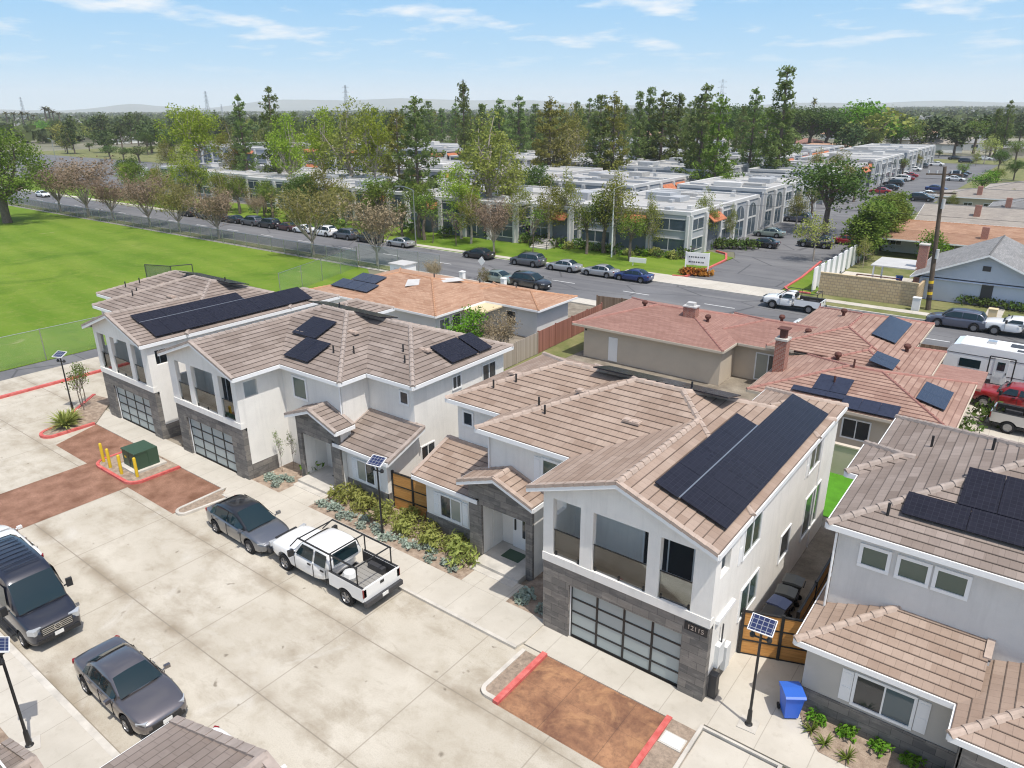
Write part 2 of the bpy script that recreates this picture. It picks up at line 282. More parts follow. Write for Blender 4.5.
M('city_ground', (0.13, 0.14, 0.075), 0.95, 0.35, 0.018, fine=0.0, col2=(0.27, 0.25, 0.19))
P('paint_white', (0.7, 0.7, 0.68), 0.7); P('paint_yellow', (0.62, 0.42, 0.02), 0.55); P('paint_blue', (0.06, 0.25, 0.55), 0.7)
M('hill', (0.12, 0.13, 0.10), 0.95, 0.3, 0.0008)
m, n, l, b = new_mat('wood'); t = NT(m); s = t.sepv(t.uv())
ln = t.math('LESS_THAN', t.math('FRACT', t.math('DIVIDE', s[1], 0.14)), 0.06)
c = t.mix(t.ramp(t.noise(t.scale(t.uv(), (0.7, 7, 1)), 2.0, 4, 0.6), 0.3, 0.7), (0.44, 0.19, 0.045), (0.60, 0.31, 0.09))
c = t.mix(t.math('MULTIPLY', ln, 0.55), c, (0.14, 0.06, 0.02)); l.new(c, b.inputs['Base Color']); b.inputs['Roughness'].default_value = 0.6
def board(name, a, b_):
    m, n, l, b = new_mat(name); t = NT(m); s = t.sepv(t.uv())
    w = n.new('ShaderNodeTexWhiteNoise'); w.noise_dimensions = '1D'; l.new(t.math('FLOOR', t.math('DIVIDE', s[0], 0.14)), w.inputs['W'])
    ln = t.math('LESS_THAN', t.math('FRACT', t.math('DIVIDE', s[0], 0.14)), 0.1)
    c = t.mix(w.outputs['Value'], a, b_); c = t.mix(t.math('MULTIPLY', ln, 0.6), c, mul(a, 0.35)); l.new(c, b.inputs['Base Color']); b.inputs['Roughness'].default_value = 0.85
board('fence_red', (0.22, 0.085, 0.06), (0.34, 0.15, 0.11)); board('fence_brown', (0.15, 0.10, 0.07), (0.25, 0.18, 0.13)); board('fence_grey', (0.30, 0.25, 0.2), (0.42, 0.36, 0.3))
M('bark', (0.16, 0.125, 0.10), 0.95, 0.3, 3); M('bark_pale', (0.36, 0.31, 0.26), 0.95, 0.3, 2); M('pole_wood', (0.10, 0.075, 0.055), 0.9, 0.25, 2)
leaf_mat('leaf_pine', (0.105, 0.155, 0.05), (0.235, 0.30, 0.095), .45); leaf_mat('leaf_lime', (0.17, 0.25, 0.022), (0.35, 0.42, 0.055), .3)
leaf_mat('leaf_mid', (0.09, 0.145, 0.024), (0.21, 0.27, 0.05), .3); leaf_mat('leaf_dark', (0.045, 0.085, 0.02), (0.12, 0.175, 0.04))
leaf_mat('leaf_olive', (0.15, 0.17, 0.035), (0.31, 0.31, 0.075), .3); leaf_mat('leaf_yellow', (0.23, 0.27, 0.06), (0.42, 0.44, 0.14), .35)
leaf_mat('leaf_bronze', (0.14, 0.122, 0.042), (0.26, 0.222, 0.082)); leaf_mat('twig_pink', (0.19, 0.138, 0.085), (0.32, 0.25, 0.165), 0.0)
leaf_mat('leaf_palm', (0.06, 0.075, 0.02), (0.20, 0.17, 0.06)); leaf_mat('leaf_blue', (0.26, 0.33, 0.27), (0.44, 0.50, 0.42), 0.15, 3)
leaf_mat('leaf_bright', (0.07, 0.18, 0.015), (0.18, 0.32, 0.03)); leaf_mat('leaf_far', (0.045, 0.075, 0.026), (0.115, 0.145, 0.045), 0.0, 0.02)
leaf_mat('leaf_orange', (0.35, 0.12, 0.02), (0.5, 0.25, 0.05), 0.2)
m, n, l, b = new_mat('chain_link'); tr = n.new('ShaderNodeBsdfTransparent'); mx = n.new('ShaderNodeMixShader'); mx.inputs[0].default_value = 0.34
b.inputs['Base Color'].default_value = (0.13, 0.135, 0.14, 1); b.inputs['Roughness'].default_value = 0.6
l.new(tr.outputs[0], mx.inputs[1]); l.new(b.outputs[0], mx.inputs[2]); l.new(mx.outputs[0], n['Material Output'].inputs[0])
m, n, l, b = new_mat('green_net'); tr = n.new('ShaderNodeBsdfTransparent'); mx = n.new('ShaderNodeMixShader'); mx.inputs[0].default_value = 0.09
b.inputs['Base Color'].default_value = (0.22, 0.36, 0.27, 1); b.inputs['Roughness'].default_value = 0.8
l.new(tr.outputs[0], mx.inputs[1]); l.new(b.outputs[0], mx.inputs[2]); l.new(mx.outputs[0], n['Material Output'].inputs[0])
def paint(name, col, metal=0.0, rough=0.3):
    return P(name, col, rough, metal, 0.5, 1.0)
paint('car_white', (0.78, 0.78, 0.77)); paint('car_black', (0.012, 0.012, 0.014)); paint('car_grey', (0.12, 0.125, 0.14), 0.5); paint('car_silver', (0.45, 0.45, 0.45), 0.5)
paint('car_blue', (0.015, 0.035, 0.14), 0.2); paint('car_red', (0.27, 0.010, 0.012)); paint('car_navy', (0.015, 0.02, 0.045), 0.2); paint('car_green', (0.22, 0.27, 0.24), 0.3)
paint('car_camry', (0.19, 0.175, 0.18), 0.75, 0.28); paint('car_modely', (0.21, 0.22, 0.24), 0.75, 0.28); paint('car_van', (0.018, 0.021, 0.034), 0.2); paint('car_maroon', (0.06, 0.012, 0.015)); paint('car_slate', (0.10, 0.11, 0.15), 0.4)
# ---------------------------------------------------------------- mesh builder
class MB:
    def __init__(s, sx=1, sy=1): s.v = []; s.f = []; s.sx = sx; s.sy = sy; s.uvs = {}
    def poly(s, pts, uv=None):
        i = len(s.v)
        if uv: s.uvs[len(s.f)] = uv
        s.v += [tuple(p) for p in pts]; s.f.append(list(range(i, i+len(pts)))); return s
    def box(s, x0, y0, z0, x1, y1, z1):
        i = len(s.v)
        s.v += [(x0,y0,z0),(x1,y0,z0),(x1,y1,z0),(x0,y1,z0),(x0,y0,z1),(x1,y0,z1),(x1,y1,z1),(x0,y1,z1)]
        s.f += [[i+a for a in q] for q in ((3,2,1,0),(4,5,6,7),(0,1,5,4),(1,2,6,5),(2,3,7,6),(3,0,4,7))]; return s
    def obox(s, c, size, rot=0.0, tilt=0.0):
        """box centred at c, turned about z (and tilted about its own x axis)"""
        m = Matrix.Translation(c) @ Matrix.Rotation(rot, 4, 'Z') @ Matrix.Rotation(tilt, 4, 'X'); i = len(s.v); hx, hy, hz = size[0]/2, size[1]/2, size[2]/2
        for x, y, z in ((-hx,-hy,-hz),(hx,-hy,-hz),(hx,hy,-hz),(-hx,hy,-hz),(-hx,-hy,hz),(hx,-hy,hz),(hx,hy,hz),(-hx,hy,hz)): s.v.append(tuple(m @ Vector((x,y,z))))
        s.f += [[i+a for a in q] for q in ((3,2,1,0),(4,5,6,7),(0,1,5,4),(1,2,6,5),(2,3,7,6),(3,0,4,7))]; return s
    def prism(s, pts, z0, z1):
        n = len(pts); i = len(s.v); s.v += [(p[0],p[1],z0) for p in pts] + [(p[0],p[1],z1) for p in pts]
        s.f.append([i+n-1-k for k in range(n)]); s.f.append([i+n+k for k in range(n)])
        for k in range(n): s.f.append([i+k, i+(k+1)%n, i+n+(k+1)%n, i+n+k])
        return s
    def extr(s, pts, d):
        """closed solid from a planar 3-D polygon pushed along d"""
        n = len(pts); i = len(s.v); d = Vector(d); s.v += [tuple(p) for p in pts] + [tuple(Vector(p)+d) for p in pts]
        s.f.append([i+n-1-k for k in range(n)]); s.f.append([i+n+k for k in range(n)])
        for k in range(n): s.f.append([i+k, i+(k+1)%n, i+n+(k+1)%n, i+n+k])
        return s
    def tube(s, p0, p1, r0, r1=None, n=8, cap=True):
        r1 = r0 if r1 is None else r1; p0 = Vector(p0); p1 = Vector(p1); d = (p1-p0)
        if d.length < 1e-6: return s
        d.normalize(); a = d.orthogonal().normalized(); b = d.cross(a); i = len(s.v)
        for p, r in ((p0, r0), (p1, r1)):
            for k in range(n):
                t = 2*math.pi*k/n; s.v.append(tuple(p + a*(r*math.cos(t)) + b*(r*math.sin(t))))
        for k in range(n): s.f.append([i+k, i+(k+1)%n, i+n+(k+1)%n, i+n+k])
        if cap: s.f.append([i+n-1-k for k in range(n)]); s.f.append([i+n+k for k in range(n)])
        return s
    def lathe(s, prof, o=(0,0,0), axis='z', n=16):
        i = len(s.v); m = len(prof)
        for k in range(n):
            t = 2*math.pi*k/n
            for r, h in prof:
                if axis == 'z': s.v.append((o[0]+r*math.cos(t), o[1]+r*math.sin(t), o[2]+h))
                else: s.v.append((o[0]+r*math.cos(t), o[1]+h, o[2]+r*math.sin(t)))
        for k in range(n):
            for q in range(m-1):
                a = i+k*m+q; b = i+((k+1)%n)*m+q; s.f.append([a, b, b+1, a+1] if axis == 'z' else [a, a+1, b+1, b])
        return s
    def build(s, name, mat, parent=None, smooth=False, uv=True, merge=False):
        v = s.v; f = s.f
        if s.sx < 0 or s.sy < 0:
            v = [(a*s.sx, b*s.sy, c) for a, b, c in v]
            if s.sx*s.sy < 0: f = [q[::-1] for q in f]
        me = bpy.data.meshes.new(name); me.from_pydata(v, [], f); me.materials.append(MATS[mat] if isinstance(mat, str) else mat)
        if merge:
            bm = bmesh.new(); bm.from_mesh(me); bmesh.ops.remove_doubles(bm, verts=bm.verts, dist=1e-4); bmesh.ops.recalc_face_normals(bm, faces=bm.faces); bm.to_mesh(me); bm.free()
        if uv: metric_uv(me, s.uvs, s.sx*s.sy < 0)
        if smooth: me.polygons.foreach_set('use_smooth', [True]*len(me.polygons))
        me.update()
        o = bpy.data.objects.new(name, me); COL.objects.link(o)
        if parent is not None: o.parent = parent
        return o
def metric_uv(me, given={}, flip=False):
    uvl = me.uv_layers.new(name='UV'); data = [0.0]*(2*len(me.loops)); vs_ = me.vertices
    for p in me.polygons:
        if p.index in given:
            for li, w2 in zip(p.loop_indices, given[p.index][::-1] if flip else given[p.index]): data[2*li], data[2*li+1] = w2
            continue
        n = p.normal
        if abs(n.z) > 0.9995: h = Vector((1,0,0)); w = Vector((0,1,0))
        else: h = Vector((-n.y, n.x, 0)).normalized(); w = n.cross(h)
        for li in p.loop_indices:
            co = vs_[me.loops[li].vertex_index].co; data[2*li] = co.dot(h); data[2*li+1] = co.dot(w)
    uvl.data.foreach_set('uv', data)
def thing(name, label, cat, loc=(0,0,0), rotz=0.0, group=None):
    o = bpy.data.objects.new(name, None); COL.objects.link(o); o.location = loc; o.rotation_euler = (0,0,rotz); o.empty_display_size = 0.3
    o['label'] = label; o['category'] = cat
    if group: o['group'] = group
    return o
def tag(o, label, cat, group=None, kind=None):
    o['label'] = label; o['category'] = cat
    if group: o['group'] = group
    if kind: o['kind'] = kind
    return o
def struct(o, kind='structure'): o['kind'] = kind; return o
def dup(root, loc, rotz=0.0, label=None, scale=None, recolor=None, group=None):
    r = root.copy(); COL.objects.link(r); r.location = loc; r.rotation_euler = (0,0,rotz)
    if label: r['label'] = label
    if group: r['group'] = group
    if scale is not None: r.scale = scale if isinstance(scale, tuple) else (scale,)*3
    def rc(o):
        if recolor and o.type == 'MESH':
            for sl in o.material_slots:
                k = sl.material.name if sl.material else None
                if k in recolor: sl.link = 'OBJECT'; sl.material = MATS[recolor[k]]
    rc(r)
    for ch in list(root.children):
        c = ch.copy(); COL.objects.link(c); c.parent = r; rc(c)
        for g in list(ch.children):
            d = g.copy(); COL.objects.link(d); d.parent = c; rc(d)
    return r

# ---------------------------------------------------------------- roofs
def clip(poly, a, b, c):
    out = []; n = len(poly)
    for i in range(n):
        p, q = poly[i], poly[(i+1)%n]; dp = a*p[0]+b*p[1]+c; dq = a*q[0]+b*q[1]+c
        if dp >= 0: out.append(p)
        if (dp >= 0) != (dq >= 0):
            t = dp/(dp-dq); out.append((p[0]+t*(q[0]-p[0]), p[1]+t*(q[1]-p[1])))
    return out
def area(poly): return 0.5*abs(sum(poly[i][0]*poly[(i+1)%len(poly)][1]-poly[(i+1)%len(poly)][0]*poly[i][1] for i in range(len(poly)))) if len(poly) > 2 else 0
class Blk:
    """hip or gable roof over a rectangle; gables names the sides (L R F B) that have no slope"""
    def __init__(s, x0, x1, y0, y1, ez, p, gables='', ov=0): s.x0, s.x1, s.y0, s.y1, s.ez, s.p, s.g = x0, x1, y0, y1, ez, p, gables
    def planes(s):
        d = {}
        if 'L' not in s.g: d['L'] = (s.p, 0, s.ez-s.p*s.x0)
        if 'R' not in s.g: d['R'] = (-s.p, 0, s.ez+s.p*s.x1)
        if 'F' not in s.g: d['F'] = (0, s.p, s.ez-s.p*s.y0)
        if 'B' not in s.g: d['B'] = (0, -s.p, s.ez+s.p*s.y1)
        return d
    def rect(s): return [(s.x0,s.y0),(s.x1,s.y0),(s.x1,s.y1),(s.x0,s.y1)]
    def dist(s, k, x, y): return {'L': x-s.x0, 'R': s.x1-x, 'F': y-s.y0, 'B': s.y1-y}[k]
    def z(s, x, y):
        if not (s.x0-1e-6 <= x <= s.x1+1e-6 and s.y0-1e-6 <= y <= s.y1+1e-6): return -1e9
        return min(a*x+b*y+c for a, b, c in s.planes().values())
    def edge(s, k):
        return {'L': ((s.x0,s.y1),(s.x0,s.y0)), 'R': ((s.x1,s.y0),(s.x1,s.y1)), 'F': ((s.x0,s.y0),(s.x1,s.y0)), 'B': ((s.x1,s.y1),(s.x0,s.y1))}[k]
    def nrm(s, k): return {'L': (-1,0), 'R': (1,0), 'F': (0,-1), 'B': (0,1)}[k]
def build_roof(blks, parent, tile, cap, fascia='white_trim', cw=0.34, step=0.028, sx=1, sy=1, name='roof', caps=True, capw=0.15, fh=0.2, soffit=True, raket=True):
    mb = MB(sx, sy); caps_mb = MB(sx, sy); fm = MB(sx, sy); rakes = []
    for i, bk in enumerate(blks):
        pl = bk.planes(); faces = {}
        for k, (a, b, c) in pl.items():
            poly = bk.rect()
            for k2, (a2, b2, c2) in pl.items():
                if k2 != k: poly = clip(poly, a2-a, b2-b, c2-c)
                if not poly: break
            if len(poly) < 3: continue
            faces[k] = poly
            pieces = [poly]
            for j, ob in enumerate(blks):
                if j == i: continue
                e = 1e-5 if j < i else -1e-5
                H = [(1,0,-ob.x0),(-1,0,ob.x1),(0,1,-ob.y0),(0,-1,ob.y1)] + [(a2-a, b2-b, c2-c+e) for a2, b2, c2 in ob.planes().values()]
                new = []
                for pc in pieces:
                    rest = pc
                    for h in H:
                        o_ = clip(rest, -h[0], -h[1], -h[2])
                        if area(o_) > 1e-3: new.append(o_)
                        rest = clip(rest, *h)
                        if area(rest) < 1e-3: break
                pieces = new
            for pc in pieces:
                # courses
                dh = cw/math.sqrt(1+bk.p**2)          # horizontal run of one course
                ds = [bk.dist(k, x, y) for x, y in pc]; k0 = int(math.floor(min(ds)/dh+1e-4)); k1 = int(math.ceil(max(ds)/dh-1e-4))
                g = {'L': (1,0,-bk.x0), 'R': (-1,0,bk.x1), 'F': (0,1,-bk.y0), 'B': (0,-1,bk.y1)}[k]
                for q in range(k0, k1):
                    st = clip(clip(pc, g[0], g[1], g[2]-q*dh), -g[0], -g[1], -g[2]+(q+1)*dh)
                    if area(st) < 1e-4: continue
                    P3 = []; U3 = []; va = (lambda x, y: y) if k in 'LR' else (lambda x, y: x)
                    for x, y in st:
                        d = bk.dist(k, x, y)-q*dh; P3.append((x, y, a*x+b*y+c+step*(1-d/dh))); U3.append((va(x, y)+i*0.37+(3.1 if k in 'RB' else 0), (q+min(max(d/dh, 0.001), 0.999))*cw))
                    mb.poly(P3, U3)
                    for u in range(len(st)):
                        p, r = st[u], st[(u+1)%len(st)]
                        if abs(bk.dist(k, *p)-q*dh) < 1e-4 and abs(bk.dist(k, *r)-q*dh) < 1e-4:
                            zp, zr = a*p[0]+b*p[1]+c, a*r[0]+b*r[1]+c; lo = -0.03 if q == 0 else 0.0
                            mb.poly([(p[0],p[1],zp+lo),(r[0],r[1],zr+lo),(r[0],r[1],zr+step),(p[0],p[1],zp+step)], [(va(*p), q*cw+.01), (va(*r), q*cw+.01), (va(*r), q*cw+.012), (va(*p), q*cw+.012)])
        # ridge and hip caps
        if caps:
            ks = list(faces)
            for u in range(len(ks)):
                for w in range(u+1, len(ks)):
                    sh = []
                    for p in faces[ks[u]]:
                        if any((p[0]-q[0])**2+(p[1]-q[1])**2 < 1e-6 for q in faces[ks[w]]) and not any((p[0]-q[0])**2+(p[1]-q[1])**2 < 1e-6 for q in sh): sh.append(p)
                    if len(sh) < 2: continue
                    p, q = sh[0], sh[1]; cm_ = MB(sx, sy); cap_run(cm_, bk, blks, i, p, q, capw); rakes.append(cm_) if cm_.v else None
        # fascia, rake boards, soffit
        for k in 'LRFB':
            (ax, ay), (bx, by) = bk.edge(k); nx, ny = bk.nrm(k); L = math.hypot(bx-ax, by-ay); N = max(8, int(L/0.1)); run = None
            def free(t):
                x = ax+(bx-ax)*t+nx*0.03; y = ay+(by-ay)*t+ny*0.03
                if any(q_ < i and abs({'L': o.x0-bk.x0, 'R': o.x1-bk.x1, 'F': o.y0-bk.y0, 'B': o.y1-bk.y1}[k]) < .02 and o.x0-.01 <= x-nx*.03 <= o.x1+.01 and o.y0-.01 <= y-ny*.03 <= o.y1+.01 for q_, o in enumerate(blks)): return False
                return not any(o is not bk and o.x0-0.005 <= x <= o.x1+0.005 and o.y0-0.005 <= y <= o.y1+0.005 and o.z(x, y) > bk.z(x-nx*.04, y-ny*.04)-0.4 for o in blks)
            segs = []; t0 = None
            for s_ in range(N+1):
                t = s_/N; ok = free(min(max(t, 1e-3), 1-1e-3))
                if ok and t0 is None: t0 = t
                if (not ok or s_ == N) and t0 is not None:
                    if t-t0 > 1e-3: segs.append((t0, t))
                    t0 = None
            for ta, tb in segs:
                brk = [ta, tb]
                if k in bk.g and ta < 0.5 < tb: brk = [ta, 0.5, tb]
                for s0, s1 in zip(brk, brk[1:]):
                    A = (ax+(bx-ax)*s0, ay+(by-ay)*s0); B = (ax+(bx-ax)*s1, ay+(by-ay)*s1)
                    zA = bk.z(A[0], A[1]); zB = bk.z(B[0], B[1]); th = 0.05
                    q4 = [(A[0],A[1],zA-fh),(B[0],B[1],zB-fh),(B[0],B[1],zB-0.005),(A[0],A[1],zA-0.005)]
                    fm.extr(q4[::-1], (nx*th, ny*th, 0))
                    rk_mb = MB(sx, sy)
                    if k in bk.g and raket:
                        # barge tiles along the rake
                        ln = math.dist((A[0],A[1],zA),(B[0],B[1],zB)); nn = max(1, int(ln/0.42))
                        for e in range(nn):
                            u0, u1 = e/nn, (e+0.97)/nn
                            if zB < zA: lo_, hi_ = 0.015, 0.0
                            else: lo_, hi_ = 0.0, 0.015
                            C0 = Vector((A[0]+(B[0]-A[0])*u0, A[1]+(B[1]-A[1])*u0, zA+(zB-zA)*u0+0.075+lo_)); C1 = Vector((A[0]+(B[0]-A[0])*u1, A[1]+(B[1]-A[1])*u1, zA+(zB-zA)*u1+0.075+hi_))
                            o1 = Vector((nx*0.07, ny*0.07, 0)); i1 = Vector((-nx*0.13, -ny*0.13, 0)); dz = Vector((0,0,-0.13))
                            rk_mb.extr([C0+o1, C0+i1, C1+i1, C1+o1], dz)
                        rakes.append(rk_mb)
        if soffit:
            z = bk.ez-fh+0.02-0.003*i; e = .46; X0, X1, Y0, Y1 = bk.x0+(e if 'L' in bk.g else 0), bk.x1-(e if 'R' in bk.g else 0), bk.y0+(e if 'F' in bk.g else 0), bk.y1-(e if 'B' in bk.g else 0); fm.poly([(X0,Y0,z),(X0,Y1,z),(X1,Y1,z),(X1,Y0,z)])
    ro = mb.build(name, tile, parent)
    if caps_mb.v: caps_mb.build('ridge_tiles', cap, ro)
    for r_ in rakes: r_.build('ridge_tiles', cap, ro)
    fm.build('fascia', fascia, parent)
    return ro
def cap_run(mb, bk, blks, i, p, q, w):
    zp, zq = bk.z(*p), bk.z(*q); L = math.dist((*p, zp), (*q, zq))
    if L < 0.3: return
    n = max(1, int(L/0.42))
    if zp > zq: p, q, zp, zq = q, p, zq, zp
    d = Vector((q[0]-p[0], q[1]-p[1], zq-zp)).normalized(); s = Vector((d.y, -d.x, 0)).normalized(); u = s.cross(d)
    if u.z < 0: u = -u
    for e in range(n):
        t0, t1 = e/n, (e+1.08)/n; tm = (e+.5)/n; x = p[0]+(q[0]-p[0])*tm; y = p[1]+(q[1]-p[1])*tm; z = zp+(zq-zp)*tm
        if any(o is not bk and o.z(x, y) > z+0.01 for o in blks): continue
        a = Vector((p[0]+(q[0]-p[0])*t0, p[1]+(q[1]-p[1])*t0, zp+(zq-zp)*t0)); b = Vector((p[0]+(q[0]-p[0])*t1, p[1]+(q[1]-p[1])*t1, zp+(zq-zp)*t1))
        pr = [(-w, -0.045), (-w*0.6, 0.06), (0, 0.095), (w*0.6, 0.06), (w, -0.045)]
        A = [a + s*x_ + u*(y_+0.03) for x_, y_ in pr]; B = [b + s*(x_*0.9) + u*(y_*0.9) for x_, y_ in pr]
        for k in range(4): mb.poly([A[k], B[k], B[k+1], A[k+1]] if (A[k+1]-A[k]).cross(B[k]-A[k]).z < 0 else [A[k], A[k+1], B[k+1], B[k]])
        mb.poly(A)
# ---------------------------------------------------------------- windows
def wall_frame(face, c):
    """maps (along, out, z) on a wall to local x, y: face F(-y) B(+y) R(+x) L(-x) at coordinate c"""
    return {'F': lambda a, o, z: (a, c-o, z), 'B': lambda a, o, z: (a, c+o, z), 'R': lambda a, o, z: (c+o, a, z), 'L': lambda a, o, z: (c-o, a, z)}[face]
def wbox(mb, f, a0, a1, z0, z1, o0, o1):
    p = f(a0, o0, z0); q = f(a1, o1, z1); mb.box(min(p[0],q[0]), min(p[1],q[1]), z0, max(p[0],q[0]), max(p[1],q[1]), z1)
def window(parent, face, c, a0, a1, z0, z1, pane='pane_dark', panes=2, trim=0.09, frame='white_trim', shutters='', sx=1, sy=1, second=None, sill=True):
    f = wall_frame(face, c); mb = MB(sx, sy); t = trim
    wbox(mb, f, a0-t, a1+t, z1, z1+t, -0.02, 0.05); wbox(mb, f, a0-t, a1+t, z0-t, z0, -0.02, 0.06)
    wbox(mb, f, a0-t, a0, z0, z1, -0.02, 0.05); wbox(mb, f, a1, a1+t, z0, z1, -0.02, 0.05)
    w = (a1-a0)/panes
    for k in range(1, panes): wbox(mb, f, a0+w*k-0.025, a0+w*k+0.025, z0, z1, -0.02, 0.035)
    fr = mb.build('window', frame, parent)
    for k in range(panes):
        pm = MB(sx, sy); wbox(pm, f, a0+w*k+(0.025 if k else 0), a0+w*(k+1)-(0.025 if k < panes-1 else 0), z0, z1, -0.02, 0.012)
        pm.build('pane', (second if second and k == panes-1 else pane), fr)
    for sd in shutters:
        sm = MB(sx, sy); sw = 0.34; s0 = a0-t-sw-0.02 if sd == 'l' else a1+t+0.02
        wbox(sm, f, s0, s0+sw, z0-0.05, z1+0.05, -0.02, 0.03)
        for e in range(2):
            zz = z0+0.03+e*(z1-z0)/2; wbox(sm, f, s0+0.05, s0+sw-0.05, zz, zz+(z1-z0)/2-0.08, 0.0, 0.042)
        sm.build('shutter', frame, parent)
    return fr
def slope_panel(parent, bk, side, along0, along1, d0, d1, mat, lift=0.13, sx=1, sy=1):
    """one solar module lying on a roof slope: along the eave and by distance d from the eave"""
    p = bk.p
    def pt(al, d, h):
        z = bk.ez+p*d; k = 1/math.sqrt(1+p*p); oz = h*k; oh = -h*p*k   # normal leans towards the eave
        dd = d+oh
        if side == 'R': return (bk.x1-dd, al, z+oz)
        if side == 'L': return (bk.x0+dd, al, z+oz)
        if side == 'F': return (al, bk.y0+dd, z+oz)
        return (al, bk.y1-dd, z+oz)
    mb = MB(sx, sy); top = [pt(along0, d0, lift+0.04), pt(along1, d0, lift+0.04), pt(along1, d1, lift+0.04), pt(along0, d1, lift+0.04)]
    bot = [pt(along0, d0, lift), pt(along1, d0, lift), pt(along1, d1, lift), pt(along0, d1, lift)]
    n = (Vector(top[1])-Vector(top[0])).cross(Vector(top[2])-Vector(top[0]))
    if n.z < 0: top = top[::-1]; bot = bot[::-1]
    i = 0; mb.v += top+bot; mb.f += [[0,1,2,3],[7,6,5,4]]+[[4+k, 4+(k+1)%4, (k+1)%4, k] for k in range(4)]
    o = mb.build('solar_panel', mat, parent)
    return o

def text_mesh(name, body, size, mat, parent=None, loc=(0,0,0), rot=(0,0,0), extrude=0.01, align='CENTER'):
    cu = bpy.data.curves.new(name, 'FONT'); cu.body = body; cu.size = size; cu.extrude = extrude; cu.align_x = align
    o = bpy.data.objects.new(name, cu); COL.objects.link(o); dg = bpy.context.evaluated_depsgraph_get(); dg.update()
    me = bpy.data.meshes.new_from_object(o.evaluated_get(dg)); bpy.data.objects.remove(o); bpy.data.curves.remove(cu)
    me.materials.clear(); me.materials.append(MATS[mat]); o = bpy.data.objects.new(name, me); COL.objects.link(o); o.parent = parent; o.location = loc; o.rotation_euler = rot
    return o
def finish_house(t, ro, K, W, M2, M1, BX, panels, ox, sx, sy, oy):
    # roof fittings
    for x, y in ((-9.5, 4.2), (-10.3, 4.9), (-12.6, 6.3), (-13.4, 5.6), (-4.9, 8.6)):
        v = MB(**K); z = max(bk.z(x, y) for bk in (M2, M1, W, BX)); v.tube((x, y, z-.1), (x, y, z+0.42), 0.045, 0.045, 7); v.build('vent_pipe', 'black_trim', ro)
    for x, y in ((-5.8, 5.0), (-13.3, 7.2), (-8.8, 6.2)):
        z = max(bk.z(x, y) for bk in (M2, M1, W, BX)); v = MB(**K); v.obox((x, y, z+.06), (.75, .34, .09)); v.obox((x-.2, y, z+.11), (.25, .28, .06)); v.obox((x+.2, y, z+.11), (.25, .28, .06)); v.build('roof_vent', 'cap_tile', ro)
    # rain pipes
    for (x, y) in ((-11.45, 2.78), (-0.08, 11.6)) if sy > 0 else ():
        e = MB(**K); xo = 0.06 if x > -1 else 0; e.tube((x+xo+(.05 if x > -1 else 0), y, 3.2 if x < -1 else .1), (x+xo+(.05 if x > -1 else 0), y, 6.0), .04); e.build('downpipe', 'white_trim', t)
    # solar modules
    if panels == 'right':
        for k in range(11): slope_panel(t, W, 'R', 0.75+1.045*k, 0.75+1.045*k+1.03, 0.30, 1.92, 'solar_black', **K)
        slope_panel(t, W, 'R', 0.7, 7.9, 1.925, 1.965, 'steel', 0.135, **K)
        for k in range(4): slope_panel(t, W, 'R', 0.65+1.81*k, 0.65+1.81*k+1.79, 1.97, 2.82, 'solar_black', **K)
    elif panels == 'split':
        A = 46.04-39.39
        def lx(x): return (x-ox)*sx
        for x0, x1, d0, d1 in ((-34.03, -31.95, 2.25, 3.85), (-32.6, -30.55, 0.55, 2.2)):
            a, b_ = sorted((lx(x0), lx(x1)))
            for q in range(2): slope_panel(t, M2, 'F', a+(b_-a)*q/2, a+(b_-a)*(q+1)/2-.015, d0, d1, 'solar_black', **K)
        for y0, y1 in ((26.85-oy, 28.98-oy), (29.1-oy, 30.2-oy)):
            nn = 2 if y1-y0 > 1.5 else 1
            for q in range(nn): slope_panel(t, M1, 'L', y0+(y1-y0)*q/nn, y0+(y1-y0)*(q+1)/nn-.015, 0.35, 1.95, 'solar_black', **K)
    if panels:
        for k in range(6):
            xx = -9.3+1.06*k; o = MB(**K); o.extr([(xx, 7.7, 7.97), (xx+1.04, 7.7, 7.97), (xx+1.04, 9.2, 7.6), (xx, 9.2, 7.6)], (0, 0, 0.05)); o.build('solar_panel', 'solar_black', t)
    return t
